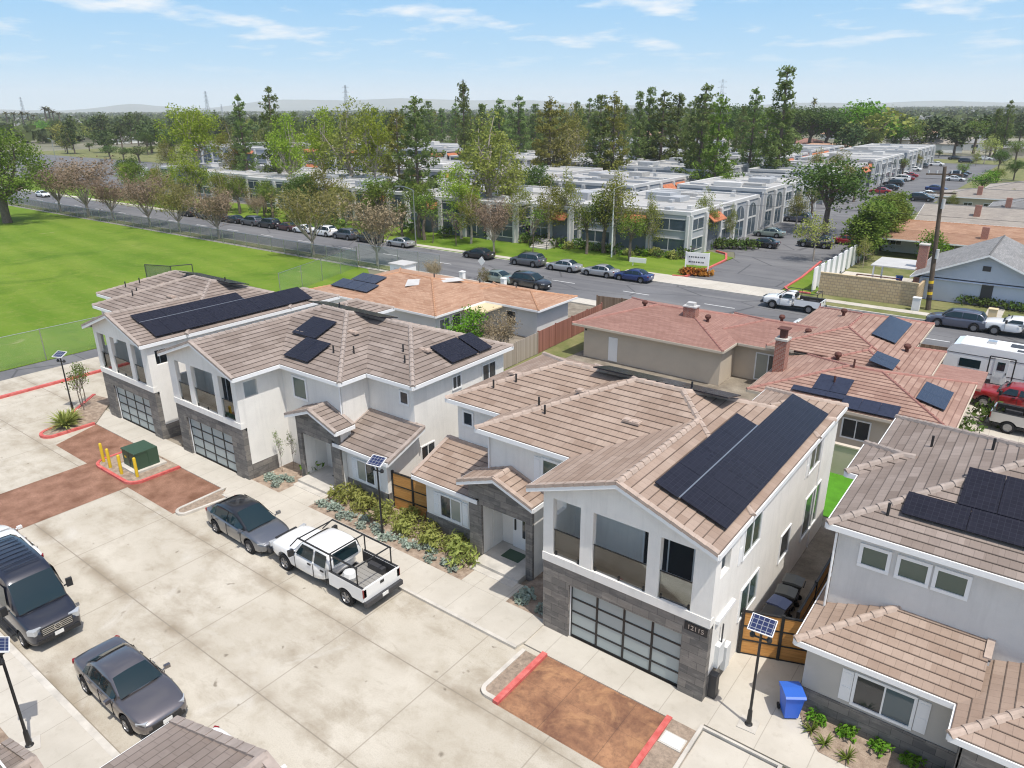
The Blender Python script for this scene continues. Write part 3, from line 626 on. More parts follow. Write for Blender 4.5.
# ---------------------------------------------------------------- townhouse: local origin at the foot of the garage wing's right front corner, x runs left (negative), y runs back
M('wall_taupe', (0.47, 0.445, 0.40), 0.9, 0.06, 0.8, bump=0.2, bscale=25)
def townhouse(name, label, ox, oy, sx=1, sy=1, low=True, tile='tile_tan', cap='cap_tile', panels='right', digits=False, detail=True, side=()):
    t = thing(name, label, 'house', (ox, oy, 0))
    K = dict(sx=sx, sy=sy)
    EZ, PT = 6.2, 0.362
    W = Blk(-7.07, 0.17, -0.4, 6.0, EZ, PT, 'FB'); M2 = Blk(-11.92, 0.17, 2.45, 12.4, EZ, PT); M1 = Blk(-15.24, -7.4, 4.25, 12.4, EZ, PT, 'R'); BX = Blk(-3.48, 0.17, 10.0, 14.4, EZ, PT)
    ro = build_roof([M2, M1, W, BX], t, tile, cap, **K)
    # walls -------------------------------------------------------
    w = MB(**K)
    w.box(-6.6, 1.9, 0, 0, 14.0-2.0, 6.03); w.box(-6.6, 0.3, 0, 0, 1.9, 3.13)                              # garage wing and the range behind it
    w.box(-3.3, 12.0, 0, 0, 14.0, 6.02)
    w.box(-11.3, 3.5, 0, -8.9, 5.0, 2.9)
    if low: w.box(-11.98, 2.13, 0, -11.32, 2.84, 3.86); w.box(-8.88, 2.13, 0, -8.57, 2.84, 3.86)
    w.box(-11.52, 5.0, 0, -6.6, 12.0, 6.025); w.box(-11.52, 2.85, 2.9, -6.6, 5.0, 6.025)
    if not low: w.box(-11.3, 2.85, 0, -8.9, 3.5, 2.9)
    w.box(-11.52, 2.85, 0, -11.3, 5.0, 2.9); w.box(-8.9, 2.85, 0, -6.6, 5.0, 2.9)
    w.box(-14.85, 4.65, 0, -11.52, 12.0, 6.02)
    # loggia: side walls with an opening, piers, sill band, header and gable
    for xa, xb in ((-6.6, -6.42), (-0.18, 0.0)):
        w.box(xa, 0.2, 3.46, xb, 0.45, 6.02); w.box(xa, 0.2, 3.13, xb, 0.45, 3.46); w.box(xa, 1.25, 3.13, xb, 1.9, 6.02); w.box(xa, 0.45, 3.13, xb, 1.25, 4.75); w.box(xa, 0.45, 5.65, xb, 1.25, 6.02)
    xs = [-6.6, -6.17, -5.01, -4.49, -2.37, -1.91, -0.72, 0.0]
    for k in range(0, 8, 2): w.box(xs[k], -0.02, 3.46, xs[k+1], 0.2, 5.85)
    w.box(-6.62, -0.05, 3.12, 0.02, 0.2, 3.46)
    xm = -3.45
    w.extr([(-6.6, -0.02, 5.85), (0.0, -0.02, 5.85), (0.0, -0.02, W.z(0, 1)-0.06), (xm, -0.02, W.z(xm, 1)-0.06), (-6.6, -0.02, W.z(-6.6, 1)-0.06)], (0, 0.22, 0))
    w.box(-6.6, 0.2, 2.95, 0, 0.3, 3.13)
    w.build('wall', 'stucco', t)
    w = MB(**K); w.box(-6.42, 0.2, 3.13, -0.18, 1.9, 3.16); w.build('balcony_floor', 'pale_wall', t)
    for k in range(3):
        g = MB(**K); a, b_ = xs[1+2*k], xs[2+2*k]
        g.box(a+.02, 0.06, 3.48, b_-.02, 0.075, 4.5); rg = g.build('balcony_glass', 'rail_glass', t)
        h = MB(**K); h.box(a, 0.05, 4.5, b_, 0.085, 4.535)
        h.build('rail', 'black_metal', rg)
        for xx in ([a+.1, b_-.1] if k != 1 else [a+.1, (a+b_)/2, b_-.1]): h = MB(**K); h.box(xx-.03, 0.03, 3.46, xx+.03, 0.1, 3.62); h.build('glass_clip', 'black_metal', rg)
    window(t, 'F', 1.9, -3.4, -1.5, 3.2, 5.25, 'pane_dark', 2, 0.07, **K)
    # stone face of the garage
    s = MB(**K)
    s.box(-6.6, 0, 0, -5.45, 0.3, 3.12); s.box(-0.92, 0, 0, 0, 0.3, 3.12); s.box(-5.45, 0, 2.42, -0.92, 0.3, 3.12)
    s.box(-0.03, 0.3, 0, 0.03, 2.1, 0.95); s.box(-6.63, 0.3, 0, -6.57, 1.9, 0.95)
    # porch frame
    if low: s.box(-12.0, 2.0, 0, -11.3, 2.13, 3.9); s.box(-8.9, 2.0, 0, -8.55, 2.13, 3.9); s.box(-11.3, 2.0, 2.85, -8.9, 2.3, 3.9)
    PB = Blk(-12.3, -8.25, 1.6, 2.85, 3.9, PT, 'FB'); pm = -10.275
    if low: s.extr([(-12.0, 2.0, 3.88), (-8.55, 2.0, 3.88), (-8.55, 2.0, PB.z(-8.55, 2)-.05), (pm, 2.0, PB.z(pm, 2)-.05), (-12.0, 2.0, PB.z(-12.0, 2)-.05)], (0, 0.3, 0))
    if low: s.box(-15.04, 2.36, 0, -12.0, 2.4, 1.0); s.box(-15.05, 2.36, 0, -15.0, 4.8, 1.0)
    s.build('stone_facing', 'stone', t)
    j = MB(**K); j.box(-5.5, 0.12, 0, -5.42, 0.34, 2.44); j.box(-0.95, 0.12, 0, -0.87, 0.34, 2.44); j.box(-5.42, 0.12, 2.38, -0.95, 0.34, 2.46); j.build('door_jamb', 'white_trim', t)
    d = MB(**K); d.box(-5.42, 0.2, 0.02, -0.95, 0.24, 2.4)
    for r in range(1, 4): d.box(-5.42, 0.17, 0.02+2.36*r/4-.035, -0.95, 0.2, 0.02+2.36*r/4+.035)
    for c_ in range(5): xx = -5.42+4.47*c_/4; d.box(max(xx-.04, -5.42), 0.165, 0.02, min(xx+.04, -0.95), 0.199, 2.4)
    d.box(-5.42, 0.166, 0.02, -0.95, 0.198, 0.12); d.box(-5.42, 0.166, 2.32, -0.95, 0.198, 2.4)
    gd = d.build('garage_door', 'black_metal', t)
    d = MB(**K)
    for r in range(4):
        for c_ in range(4): d.box(-5.42+4.47*c_/4+.03, 0.19, 0.02+2.36*r/4+.03, -5.42+4.47*(c_+1)/4-.03, 0.1995, 0.02+2.36*(r+1)/4-.03)
    d.build('door_panes', 'frosted', gd)
    # low bedroom range: walls and mono-pitch roof
    b = MB(**K)
    if low: b.extr([(-15.0, 2.4, 0), (-15.0, 4.66, 0), (-15.0, 4.66, 3.7), (-15.0, 2.4, 2.9)], (3.0, 0, 0)); b.build('bedroom_wall', 'stucco_grey' if not side else 'stucco', t)
    LB = Blk(-15.5, -11.5, 2.0, 4.65, 3.0, PT, 'LRB')
    if low: build_roof([LB], t, tile, cap, caps=False, name='lower_roof', soffit=False, **K)
    if low: build_roof([PB], t, tile, cap, name='porch_roof', **K)
    if low: window(t, 'F', 2.4, -14.05, -12.85, 1.18, 2.25, 'pane_dark', 2, 0.09, 'white_trim', 'lr', second='pane_curtain', **K)
    # porch inside
    if not low: return finish_house(t, ro, K, W, M2, M1, BX, panels, ox, sx, sy, oy)
    pf = MB(**K); pf.box(-11.31, 1.45, 0, -8.89, 3.49, 0.28); pf.box(-11.3, 1.1, 0, -8.9, 1.45, 0.14); pf.build('porch_step', 'kerb_grey', t)
    dr = MB(**K); dr.box(-10.65, 3.42, 0.28, -9.7, 3.497, 2.45); fd = dr.build('front_door', 'white_trim', t)
    dr = MB(**K); dr.box(-10.1, 3.40, 0.9, -9.95, 3.42, 2.3); dr.build('door_glass', 'pane_dark', fd)
    dr = MB(**K); dr.box(-10.52, 3.36, 1.2, -10.45, 3.42, 1.75); dr.build('handle', 'black_metal', fd)
    # upper windows
    window(t, 'F', 2.85, -8.6, -7.6, 4.4, 5.5, 'pane_green', 1, 0.11, 'white_trim', 'l' if sx > 0 else '', **K)
    window(t, 'F', 4.65, -14.45, -13.95, 4.95, 5.55, 'pane_dark', 1, 0.09, **K)
    if 'R' in side:
        window(t, 'R', 0.0, 2.44, 4.0, 4.45, 5.75, 'pane_green', 2, 0.07, 'white_trim', 'l', **K); window(t, 'R', 0.0, 2.8, 4.45, 1.65, 2.9, 'pane_green', 2, 0.07, **K)
        window(t, 'R', 0.0, 9.8, 11.3, 4.6, 5.8, 'pane_dark', 2, 0.07, 'white_trim', 'l', **K); window(t, 'R', 0.0, 10.15, 12.3, 1.2, 3.2, 'pane_green', 2, 0.07, **K); window(t, 'R', 0.0, 7.05, 8.2, 1.75, 2.95, 'pane_dark', 1, 0.06, **K)
        e = MB(**K); e.box(0.0, 0.45, 3.0, 0.12, 1.95, 3.14); e.build('ledge', 'white_trim', t)
        e = MB(**K); e.box(0.0, 0.7, 1.05, 0.16, 1.2, 1.95); e.box(0.03, 1.35, 0.5, 0.2, 1.75, 1.5); e.build('meter_box', 'pale_wall', t)
        e = MB(**K); e.tube((0.1, 1.0, 1.95), (0.1, 1.0, 2.7), 0.03); e.build('meter_pipe', 'dark_metal', t); e = MB(**K); e.box(0.03, 0.35, 0.05, 0.3, 0.62, 1.0); e.build('meter_cabinet', 'dark_metal', t)
    if 'L' in side:
        window(t, 'L', -14.85, 7.6, 8.2, 4.95, 5.6, 'pane_dark', 2, 0.08, **K); window(t, 'L', -14.85, 10.1, 11.2, 4.65, 5.55, 'pane_dark', 2, 0.06, **K); window(t, 'L', -14.85+.001, 5.0, 5.95, 1.2, 2.5, 'pane_dark', 2, 0.07, **K)
    finish_house(t, ro, K, W, M2, M1, BX, panels, ox, sx, sy, oy)
    if digits:
        pq = MB(**K); pq.box(-0.86, -0.03, 2.72, -0.06, 0.0, 3.03); pl = pq.build('address_plaque', 'black_trim', t)
        text_mesh('address_digits', '12115', 0.24, 'cap_grey', pl, (-0.46, -0.032, 2.79), (R(90), 0, 0))
    return t
H1 = townhouse('townhouse', 'white house with dark stone garage and wide black solar array, nearest in the row', -6.65, 19.2, panels='right', digits=True, side=('R',))
H2 = townhouse('townhouse', 'middle white house of the row with two tilted dark panel pairs on its front roof', -39.39, 19.3, sx=-1, tile='tile_grey', cap='cap_grey', panels='split', side=('L',))
H3 = townhouse('townhouse', 'white house at the far end of the row beside the green playing field', -41.75, 19.3, tile='tile_grey', cap='cap_grey', panels='right', side=('R2',), low=False)
H5 = townhouse('townhouse', 'house whose brown tiled roof corners show along the lower edge, beside the dark sedan', -6.65, 5.0, sy=-1, tile='tile_grey', cap='cap_grey', panels='', side=())

# the house on the right has its own roof form
def right_house():
    t = thing('townhouse', 'pale grey house with three small square windows in a row above a low tiled roof', 'house', (-4.0, 20.9, 0))
    # local: x from the left wall, y from the bedroom front wall
    MA = Blk(-0.35, 10.45, 1.62, 12.4, 6.3, 0.362); GB = Blk(-0.8, 4.0, 5.7, 8.8, 6.3, 0.362)
    ro = build_roof([MA, GB], t, 'tile_grey', 'cap_grey')
    w = MB(); w.box(0, 1.95, 0, 9.6, 11.9, 6.12); w.box(-0.42, 6.05, 0, 0.1, 8.4, 6.11); w.build('wall', 'stucco_grey', t)
    LR = Blk(-0.32, 4.7, -0.4, 4.4, 3.0, 0.362, 'BR'); PR = Blk(4.22, 9.0, -1.75, 3.0, 3.0, 0.362, 'B')
    w = MB(); w.box(0.02, 0, 0, 4.6, 1.79, 2.9); w.box(4.6, -1.35, 0, 8.6, 1.79, 2.9); w.build('bedroom_wall', 'wall_taupe', t)
    lo = build_roof([LR, PR], t, 'tile_tan', 'cap_tile', name='lower_roof')
    s = MB(); s.box(-0.02, -0.05, 0, 4.6, 0.0, 1.0); s.box(-0.04, -.05, 0, 0.02, 1.2, 1.0); s.box(4.55, -1.42, 0, 5.6, -1.35, 2.9); s.box(4.53, -1.42, 0, 4.6, -0.05, 2.9); s.build('stone_facing', 'stone', t)
    window(t, 'F', 0.0, 1.6, 3.2, 1.22, 2.3, 'pane_dark', 2, 0.09, 'white_trim', 'lr', second='pane_blue')
    for a, b_ in ((0.80, 1.52), (1.9, 2.66), (2.94, 3.72)): window(t, 'F', 1.95, a, b_, 5.05, 5.68, 'pane_green', 1, 0.11)
    W_ = MA
    for k in range(4): slope_panel(t, W_, 'F', 1.55+1.8*k, 1.55+1.8*k+1.785, 1.1, 2.05, 'solar_black')
    for k in range(6): slope_panel(t, W_, 'F', 2.95+1.05*k, 2.95+1.05*k+1.035, 2.08, 3.75, 'solar_black')
    for x, y in ((1.2, 2.6), (1.5, 8.3), (3.4, 7.6)):
        v = MB(); z = MA.z(x, y); v.tube((x, y, z-.1), (x, y, z+0.45), 0.045); v.build('vent_pipe', 'black_trim', ro)
    g = MB(); g.tube((-0.02, 1.72, 3.0), (-0.02, 1.72, 6.0), 0.04); g.build('downpipe', 'white_trim', t)
    return t
H4 = right_house()
# ---------------------------------------------------------------- ground and paving
def sheet(name, pts, z, mat, kind='structure'):
    if len(pts) == 4 and not isinstance(pts[0], (tuple, list)): x0, y0, x1, y1 = pts; pts = [(x0,y0),(x1,y0),(x1,y1),(x0,y1)]
    m = MB(); m.poly([(p[0], p[1], z) for p in pts]); o = m.build(name, mat); o['kind'] = kind; return o
def slab(name, pts, z, mat, zb=-0.04):
    if len(pts) == 4 and not isinstance(pts[0], (tuple, list)): x0, y0, x1, y1 = pts; pts = [(x0,y0),(x1,y0),(x1,y1),(x0,y1)]
    m = MB(); m.prism(pts, zb, z); o = m.build(name, mat); o['kind'] = 'structure'; return o
def kerb(name, line, w, z, mat, closed=False):
    """a kerb of width w following a polyline, inside on the left"""
    m = MB(); n = len(line); L = []; Rr = []
    for i, p in enumerate(line):
        a = Vector(line[(i-1) % n] if closed or i else p); b = Vector(line[(i+1) % n] if closed or i < n-1 else p); d = (b-a).normalized(); nn = Vector((-d.y, d.x))*w
        L.append((p[0]+nn.x, p[1]+nn.y)); Rr.append(p)
    for i in range(n if closed else n-1):
        k = (i+1) % n; q = [Rr[i], Rr[k], L[k], L[i]]; m.prism([tuple(v) for v in q], -0.03, z)
    o = m.build(name, mat); o['kind'] = 'structure'; return o
sheet('ground', (-14000, -6000, 14000, 14000), -0.06, 'city_ground')
sheet('concrete_lane', [(-61.8,-40),(30,-40),(30,17.9),(-48,17.9),(-48,60),(-61.8,60)], 0.0, 'concrete')
sheet('asphalt_strip', (-64.1, -40, -61.8, 60), 0.004, 'asphalt')
sheet('playing_field', [(-420,-80),(-64.2,-80),(-64.2,57),(-70,61.6),(-420,61.6)], 0.008, 'lawn')
sheet('back_yards', (-47.9, 19, 24, 62.3), -0.012, 'dirt_yard')
sheet('driveway', (-4.2, 40, 24, 62.3), 0.0, 'sidewalk'); 
# red-brown stamped paving
sheet('paving', (-12.15, 14.95, -7.3, 17.92), 0.006, 'paver')
sheet('paving', [(-46.4,15.0),(-42.3,15.0),(-42.3,6.22),(-37.6,6.22),(-37.6,15.0),(-33.0,15.0),(-33.0,17.95),(-47.6,17.95)], 0.006, 'paver_dull')
# pavements
slab('pavement', [(-32.6,17.62),(-13.3,17.62),(-13.2,18.1),(-13.2,19.42),(-33.2,19.42),(-33.2,18.2)], 0.11, 'sidewalk')
slab('pavement', (-50.6, 17.95, -33.2, 19.42), 0.05, 'sidewalk'); slab('pavement', (-13.2, 17.92, -6.2, 19.3), 0.05, 'sidewalk'); slab('pavement', [(-6.2,18.35),(12,18.35),(12,20.15),(-3.55,20.15),(-3.55,20.5),(-3.95,20.85),(-4.0,24.0),(-6.7,24.0),(-6.7,19.3),(-6.2,19.3)], 0.055, 'sidewalk')
slab('kerb', (-32.6, 17.48, -13.3, 17.62), 0.115, 'kerb_grey'); 
slab('path', (-30.35, 19.42, -27.95, 20.9), 0.12, 'sidewalk'); slab('path', (-17.65, 19.42, -15.25, 20.7), 0.12, 'sidewalk')
slab('path', (-24.3, 22.0, -21.6, 33), 0.03, 'sidewalk')
slab('pavement', (-60, 4.35, -16, 5.98), 0.11, 'sidewalk'); slab('kerb', (-60, 5.98, -16, 6.2), 0.115, 'kerb_grey')
# planting beds
sheet('planting_bed', (-33.1, 19.42, -30.35, 23.2), 0.10, 'soil'); sheet('planting_bed', (-27.95, 19.42, -17.65, 22.3), 0.10, 'soil'); sheet('planting_bed', (-15.25, 19.42, -13.2, 22.2), 0.10, 'soil')
sheet('planting_bed', [(-3.55,20.15),(5,20.15),(5,20.9),(-3.95,20.9)], 0.075, 'soil'); sheet('planting_bed', [(-3.5,20.15),(-2.9,19.45),(5,19.2),(5,20.15)], 0.070, 'soil')
sheet('planting_bed', (-40, 2.2, -16, 4.35), 0.08, 'soil')
def arc(cx, cy, r, a0, a1, n=7): return [(cx+r*math.cos(R(a0+(a1-a0)*k/n)), cy+r*math.sin(R(a0+(a1-a0)*k/n))) for k in range(n+1)]
# gravel planters between the parking pads
pl1 = [(-12.35,15.0)] + [(-12.35,17.6),(-13.05,17.6)] + arc(-12.75, 15.35, 0.36, 180, 270)
sheet('gravel_bed', pl1, 0.09, 'gravel'); kerb('kerb', [(-13.05,17.6)] + arc(-12.7, 15.35, 0.38, 180, 275) + [(-12.35,14.98)], 0.16, 0.13, 'kerb_grey')
slab('red_kerb', (-12.36, 14.95, -12.14, 17.92), 0.135, 'red_paint'); slab('red_kerb', (-7.32, 15.0, -7.12, 17.92), 0.135, 'red_paint')
sheet('gravel_bed', (-7.12, 15.0, -6.2, 17.9), 0.09, 'gravel'); sheet('gravel_bed', (-6.2, 15.0, 8, 17.0), 0.05, 'gravel')
kerb('kerb', [(-6.25,15.0),(-6.25,18.2),(-3.6,18.2),(-3.6,15.0)][::-1], 0.14, 0.15, 'kerb_grey')
sheet('concrete_pad', (-6.11, 15, -3.74, 18.06), 0.07, 'sidewalk')
isl2 = [(-37.35,17.95),(-41.95,17.95)] + arc(-41.2, 15.9, 0.8, 180, 270) + arc(-38.2, 15.9, 0.8, 270, 345)
sheet('gravel_bed', isl2, 0.10, 'soil'); kerb('red_kerb', [(-41.95,17.9)] + arc(-41.2, 15.9, 0.8, 180, 270) + arc(-38.2, 15.9, 0.8, 270, 345) + [(-37.35,17.9)], 0.17, 0.14, 'red_paint')
isl3 = [(-33.3,17.9)] + arc(-32.7, 15.5, 0.42, 180, 330) + [(-32.1,17.4)]
sheet('gravel_bed', isl3, 0.09, 'gravel'); kerb('kerb', [(-33.2,17.9)] + arc(-32.7, 15.5, 0.45, 180, 330) + [(-32.0,17.4)], 0.15, 0.13, 'kerb_grey')
isl1 = [(-47.6,17.95),(-50.9,20.6),(-53.0,20.2),(-49.3,16.2)] + arc(-48.3, 15.7, 0.8, 190, 330)
sheet('gravel_bed', isl1, 0.10, 'soil'); kerb('red_kerb', [(-53.0,20.2),(-49.3,16.2)] + arc(-48.3, 15.7, 0.8, 190, 330) + [(-47.6,17.9)], 0.2, 0.15, 'red_paint')
slab('red_kerb', (-57.95, -30, -57.65, 24.2), 0.16, 'red_paint')
# side yard, artificial grass
sheet('side_yard', (-6.6, 23.9, -4.05, 35.0), 0.004, 'dirt_yard'); sheet('artificial_grass', (-9.5, 34.2, -4.0, 39.2), 0.012, 'turf')
sheet('verge', [(-33.0,40.5),(-30.6,40.5),(-30.2,62),(-33.5,62)], 0.004, 'verge')
# main street and its pavements
sheet('street', (-700, 64.2, 260, 76.0), -0.004, 'asphalt')
sheet('asphalt_strip', (-700, 61.7, -66, 62.4), 0.0, 'sidewalk'); slab('pavement', (-700, 62.4, -66, 64.05), 0.1, 'verge'); slab('pavement', (-66, 62.4, 260, 64.05), 0.1, 'sidewalk'); slab('kerb', (-700, 64.05, 260, 64.2), 0.11, 'kerb_grey')
slab('kerb', (-700, 76.0, -22, 76.18), 0.11, 'kerb_grey'); slab('kerb', (-22, 76.0, 260, 76.18), 0.11, 'kerb_grey')
sheet('verge', (-700, 76.18, -43, 92), 0.02, 'lawn'); slab('pavement', (-700, 76.9, -43, 78.1), 0.05, 'sidewalk')
slab('pavement', (-43, 76.18, -22, 80.3), 0.06, 'sidewalk')
sheet('verge', (-22, 76.18, 260, 81.0), 0.02, 'verge'); slab('pavement', (-22, 77.9, 260, 79.1), 0.06, 'sidewalk')
for k in range(-30, 12):
    x = k*9.5; sheet('lane_marking', (x, 69.9, x+3.2, 70.03), 0.0, 'paint_white')
# business park: lane, lots, lawns
sheet('car_park', [(-280,86),(-24,100),(-24,345),(-280,345)], -0.03, 'asphalt')
sheet('lot_entrance', [(-35.3,80.3),(-24.2,80.3),(-24.2,88),(-23,101),(-37.5,101),(-35.0,95)], 0.0, 'asphalt')
sheet('lane', (-36.5, 101, -25.5, 300), -0.02, 'asphalt')
sheet('lawn', [(-75,80.0),(-35.7,80.3),(-35.2,95),(-39.5,97.5),(-42,91.5),(-75,90)], 0.03, 'lawn')
kerb('red_kerb', [(-39.0,98),(-37.2,97),(-35.6,93),(-35.3,86),(-35.6,80.5),(-37,80.3)], 0.28, 0.15, 'red_paint')
sheet('lawn', [(-24.0,80.4),(-20.6,80.4),(-21.8,98),(-24.6,100)], 0.03, 'lawn'); kerb('red_kerb', [(-21,80.4),(-23.4,80.4),(-24.2,81.6),(-24.3,88),(-25.2,99)][::-1], 0.25, 0.15, 'red_paint')
for k in range(14):
    y = 118+6.5*k; sheet('parking_line', (-41.5, y, -37, y+0.12), -0.015, 'paint_white')
sheet('yard', (-21.0, 81.4, -11.3, 95), 0.0, 'sidewalk'); sheet('yard', (-24, 95, 60, 345), -0.035, 'verge')
sheet('lawn', (-60, 300, 0, 322), 0.0, 'verge')
sheet('forecourt', [(-11,81.2),(20,81.2),(20,84.9),(-11,84.9)], 0.03, 'verge'); slab('path', (-5.0, 79.1, -3.6, 85.0), 0.05, 'sidewalk')
# ---------------------------------------------------------------- fences, gates, posts
def lamp_post():
    t = thing('solar_lamp_post', 'x', 'street lamp')
    m = MB(); m.lathe([(0.0,0),(0.13,0),(0.13,0.05),(0.085,0.09),(0.07,0.6),(0.055,0.64),(0.045,0.66)], n=12); m.tube((0,0,.6),(0,0,3.9),.048,.04,8); m.build('pole', 'black_metal', t)
    m = MB(); m.tube((-.32,0,3.5),(.32,0,3.5),.03,.03,6)
    m.build('arm', 'black_metal', t)
    for s in (-1, 1):
        m = MB(); m.lathe([(0.0,.11),(.04,.10),(.09,0),(.08,-.08),(0,-.1)], (s*.26,0,3.55), n=10); m.build('lamp_head', 'black_metal', t)
    m = MB(); m.obox((0,0,3.99), (.74,.56,.03), 0, R(24)); p = m.build('solar_panel', 'solar_cells', t)
    m = MB(); 
    for q in ((0,.285,.76,.022),(0,-.285,.76,.022)): m.obox((0,q[1]*math.cos(R(24)),3.992+q[1]*math.sin(R(24))), (q[2],q[3],.05), 0, R(24))
    for q in (-.375,.375): m.obox((q,0,3.992), (.022,.58,.05), 0, R(24))
    m.build('panel_frame', 'white_trim', p)
    m = MB(); m.box(-.3,-.3,0,.3,.3,.035); m.build('footing', 'kerb_grey', t)
    return t
lp = lamp_post(); lp.location = (-5.03, 19.2, 0.055); lp.rotation_euler.z = R(4); lp['label'] = 'solar lamp post on the pavement by the wooden gate and blue bin'; lp['group'] = 'solar lamp posts along the lane'
dup(lp, (-22.95, 4.62, .1), R(160), 'solar lamp post on the near pavement below the dark van')
dup(lp, (-22.84, 19.75, .1), R(10), 'solar lamp post among yellow green shrubs behind the white pickup')
dup(lp, (-51.0, 18.0, .1), R(20), 'solar lamp post on the red kerbed island with a yellow bush')
# transformer and bollards
t = thing('electrical_cabinet', 'dark green transformer cabinet on a concrete pad in a red kerbed island', 'utility box', (-39.35, 16.75, .1))
m = MB(); m.box(-.95,-.9,0,.95,.95,.12); m.build('pad', 'kerb_grey', t)
P('cabinet_green', (0.035, 0.075, 0.045), 0.5)
m = MB(); m.extr([(-.72,-.65,.12),(.72,-.65,.12),(.72,-.65,1.05),(-.72,-.65,1.05)], (0,.72,0)); m.box(-.74,.07,.12,.74,.66,1.12); m.box(-.75,-.68,1.05,.75,.07,1.12); m.build('housing', 'cabinet_green', t)
m = MB(); m.box(-.02,-.672,.2,.02,-.65,1.0); m.box(.1,-.69,.5,.2,-.65,.66); m.build('door_handle', 'dark_metal', t)
m = MB(); m.box(-.5,-.655,.6,-.3,-.65,.72); m.build('warning_label', 'paint_yellow', t)
bl = None
for k, (x, y) in enumerate(((-41.55,15.62),(-40.5,15.5),(-39.2,15.5),(-38.15,15.85))):
    lab = ('leftmost yellow bollard before the green cabinet','second yellow bollard from the left before the green cabinet','third yellow bollard from the left before the green cabinet','rightmost yellow bollard before the green cabinet')[k]
    if bl is None:
        m = MB(); m.lathe([(.085,0),(.085,1.1),(.07,1.15),(.03,1.175),(0,1.18)], n=12); bl = m.build('bollard', 'paint_yellow', smooth=True); bl.location = (x, y, .1); tag(bl, lab, 'bollard', 'yellow bollards round the transformer')
    else: dup(bl, (x, y, .1), 0, lab)
# ground boxes
t = thing('utility_box', 'pale rectangular utility box lid set in the gravel bed', 'utility lid', (-6.7, 17.05, .09)); m = MB(); m.box(-.38,-.28,0,.38,.28,.04); m.build('frame', 'kerb_grey', t); m = MB(); m.box(-.33,-.23,.04,.33,.23,.055); m.box(-.1,-.03,.055,.1,.03,.06); m.build('cover', 'pale_wall', t)
# gates and fences of horizontal boards in black frames
def board_fence(name, label, cat, p0, p1, h, bays, mat='wood', z0=0.05, rails=2):
    a = Vector(p0); b = Vector(p1); L = (b-a).length; ang = math.atan2(b.y-a.y, b.x-a.x)
    t = thing(name, label, cat, (a.x, a.y, 0), ang)
    for k in range(bays):
        x0 = L*k/bays; x1 = L*(k+1)/bays
        m = MB(); m.box(x0+.05, -.02, z0, x1-.05, .02, h-.04); m.build('board_panel', mat, t)
        m = MB()
        for q in range(rails+2): zz = z0 + (h-z0-.06)*q/(rails+1); m.box(x0+.05, -.04, zz, x1-.05, .04, zz+.06)
        m.build('frame_rail', 'black_metal', t)
    for k in range(bays+1):
        x = L*k/bays; m = MB(); m.box(x-.055, -.055, 0, x+.055, .055, h+.06); m.build('post', 'black_metal', t)
    return t
board_fence('wooden_gate', 'orange board gate in a black frame between the middle and nearest houses', 'gate', (-24.35, 22.0), (-21.75, 22.2), 2.15, 2)
board_fence('wooden_gate', 'orange board gate in a black frame beside the nearest house and blue bin', 'gate', (-6.55, 22.3), (-4.02, 23.25), 1.95, 2)
board_fence('wooden_fence', 'long board fence running back between the nearest house and the pale grey house', 'fence', (-4.95, 23.4), (-5.02, 34.6), 1.9, 5)
board_fence('wooden_fence', 'short board fence running back behind the gate beside the middle house', 'fence', (-22.9, 22.3), (-22.9, 26.3), 1.9, 2)
m = MB(); m.box(-9.0, 39.2, 0, -4.2, 39.4, 1.7); m.box(-9.05,39.15,1.7,-4.15,39.45,1.78); tag(m.build('garden_wall', 'beige_wall'), 'low pale wall across the end of the side yard with bright grass', 'wall')
def plank_fence(label, p0, p1, h, mat, name='plank_fence'):
    a = Vector(p0); b = Vector(p1); L = (b-a).length; t = thing(name, label, 'fence', (a.x, a.y, 0), math.atan2(b.y-a.y, b.x-a.x)); n = max(2, int(L/2.4))
    for k in range(n):
        m = MB(); hh = h*(1+rng.uniform(-.03,.03)); m.box(L*k/n+.04, -.02, .05, L*(k+1)/n-.04, .02, hh); m.build('plank_panel', mat, t)
    for k in range(n+1): m = MB(); m.box(L*k/n-.05, -.06, 0, L*k/n+.05, .06, h*1.04); m.build('post', mat, t)
    return t
plank_fence('weathered grey plank fence beside the orange roofed house, nearer section', (-32.6, 37.5), (-32.9, 46.5), 1.8, 'fence_grey')
plank_fence('dark red plank fence beside the orange roofed house, farther section', (-32.9, 46.6), (-33.4, 57.5), 1.9, 'fence_red')
plank_fence('dark brown plank fence between the orange roofed house and the street', (-35.5, 60.2), (-30.5, 61.0), 1.8, 'fence_brown')
plank_fence('long brown plank fence along the street behind the red roofed house', (-22.4, 61.0), (-14.0, 61.9), 1.9, 'fence_brown')
plank_fence('brown plank fence by the street between the red roof and the caravan', (-7.4, 61.4), (-3.4, 61.6), 1.9, 'fence_brown')
# chain-link and net fences
def mesh_fence(label, p0, p1, h, step, mat='chain_link', posts='steel'):
    a = Vector(p0); b = Vector(p1); L = (b-a).length; t = thing('chain_link_fence', label, 'fence', (a.x, a.y, 0), math.atan2(b.y-a.y, b.x-a.x)); n = max(1, int(round(L/step)))
    for k in range(n): m = MB(); m.box(L*k/n, -.01, .05, L*(k+1)/n, .01, h); m.build('mesh_panel', mat, t)
    for k in range(n+1): m = MB(); m.tube((L*k/n,0,0),(L*k/n,0,h+.05),.04,.04,6); m.build('post', posts, t)
    m = MB(); m.tube((0,0,h),(L,0,h),.025,.025,5); m.build('top_rail', posts, t)
    return t
mesh_fence('long grey chain link fence along the street edge of the playing field', (-235, 61.75), (-72, 61.75), 2.0, 3.0)
mesh_fence('green netted fence along the near edge of the playing field', (-64.3, -20), (-64.3, 30), 2.6, 4.0, 'green_net')
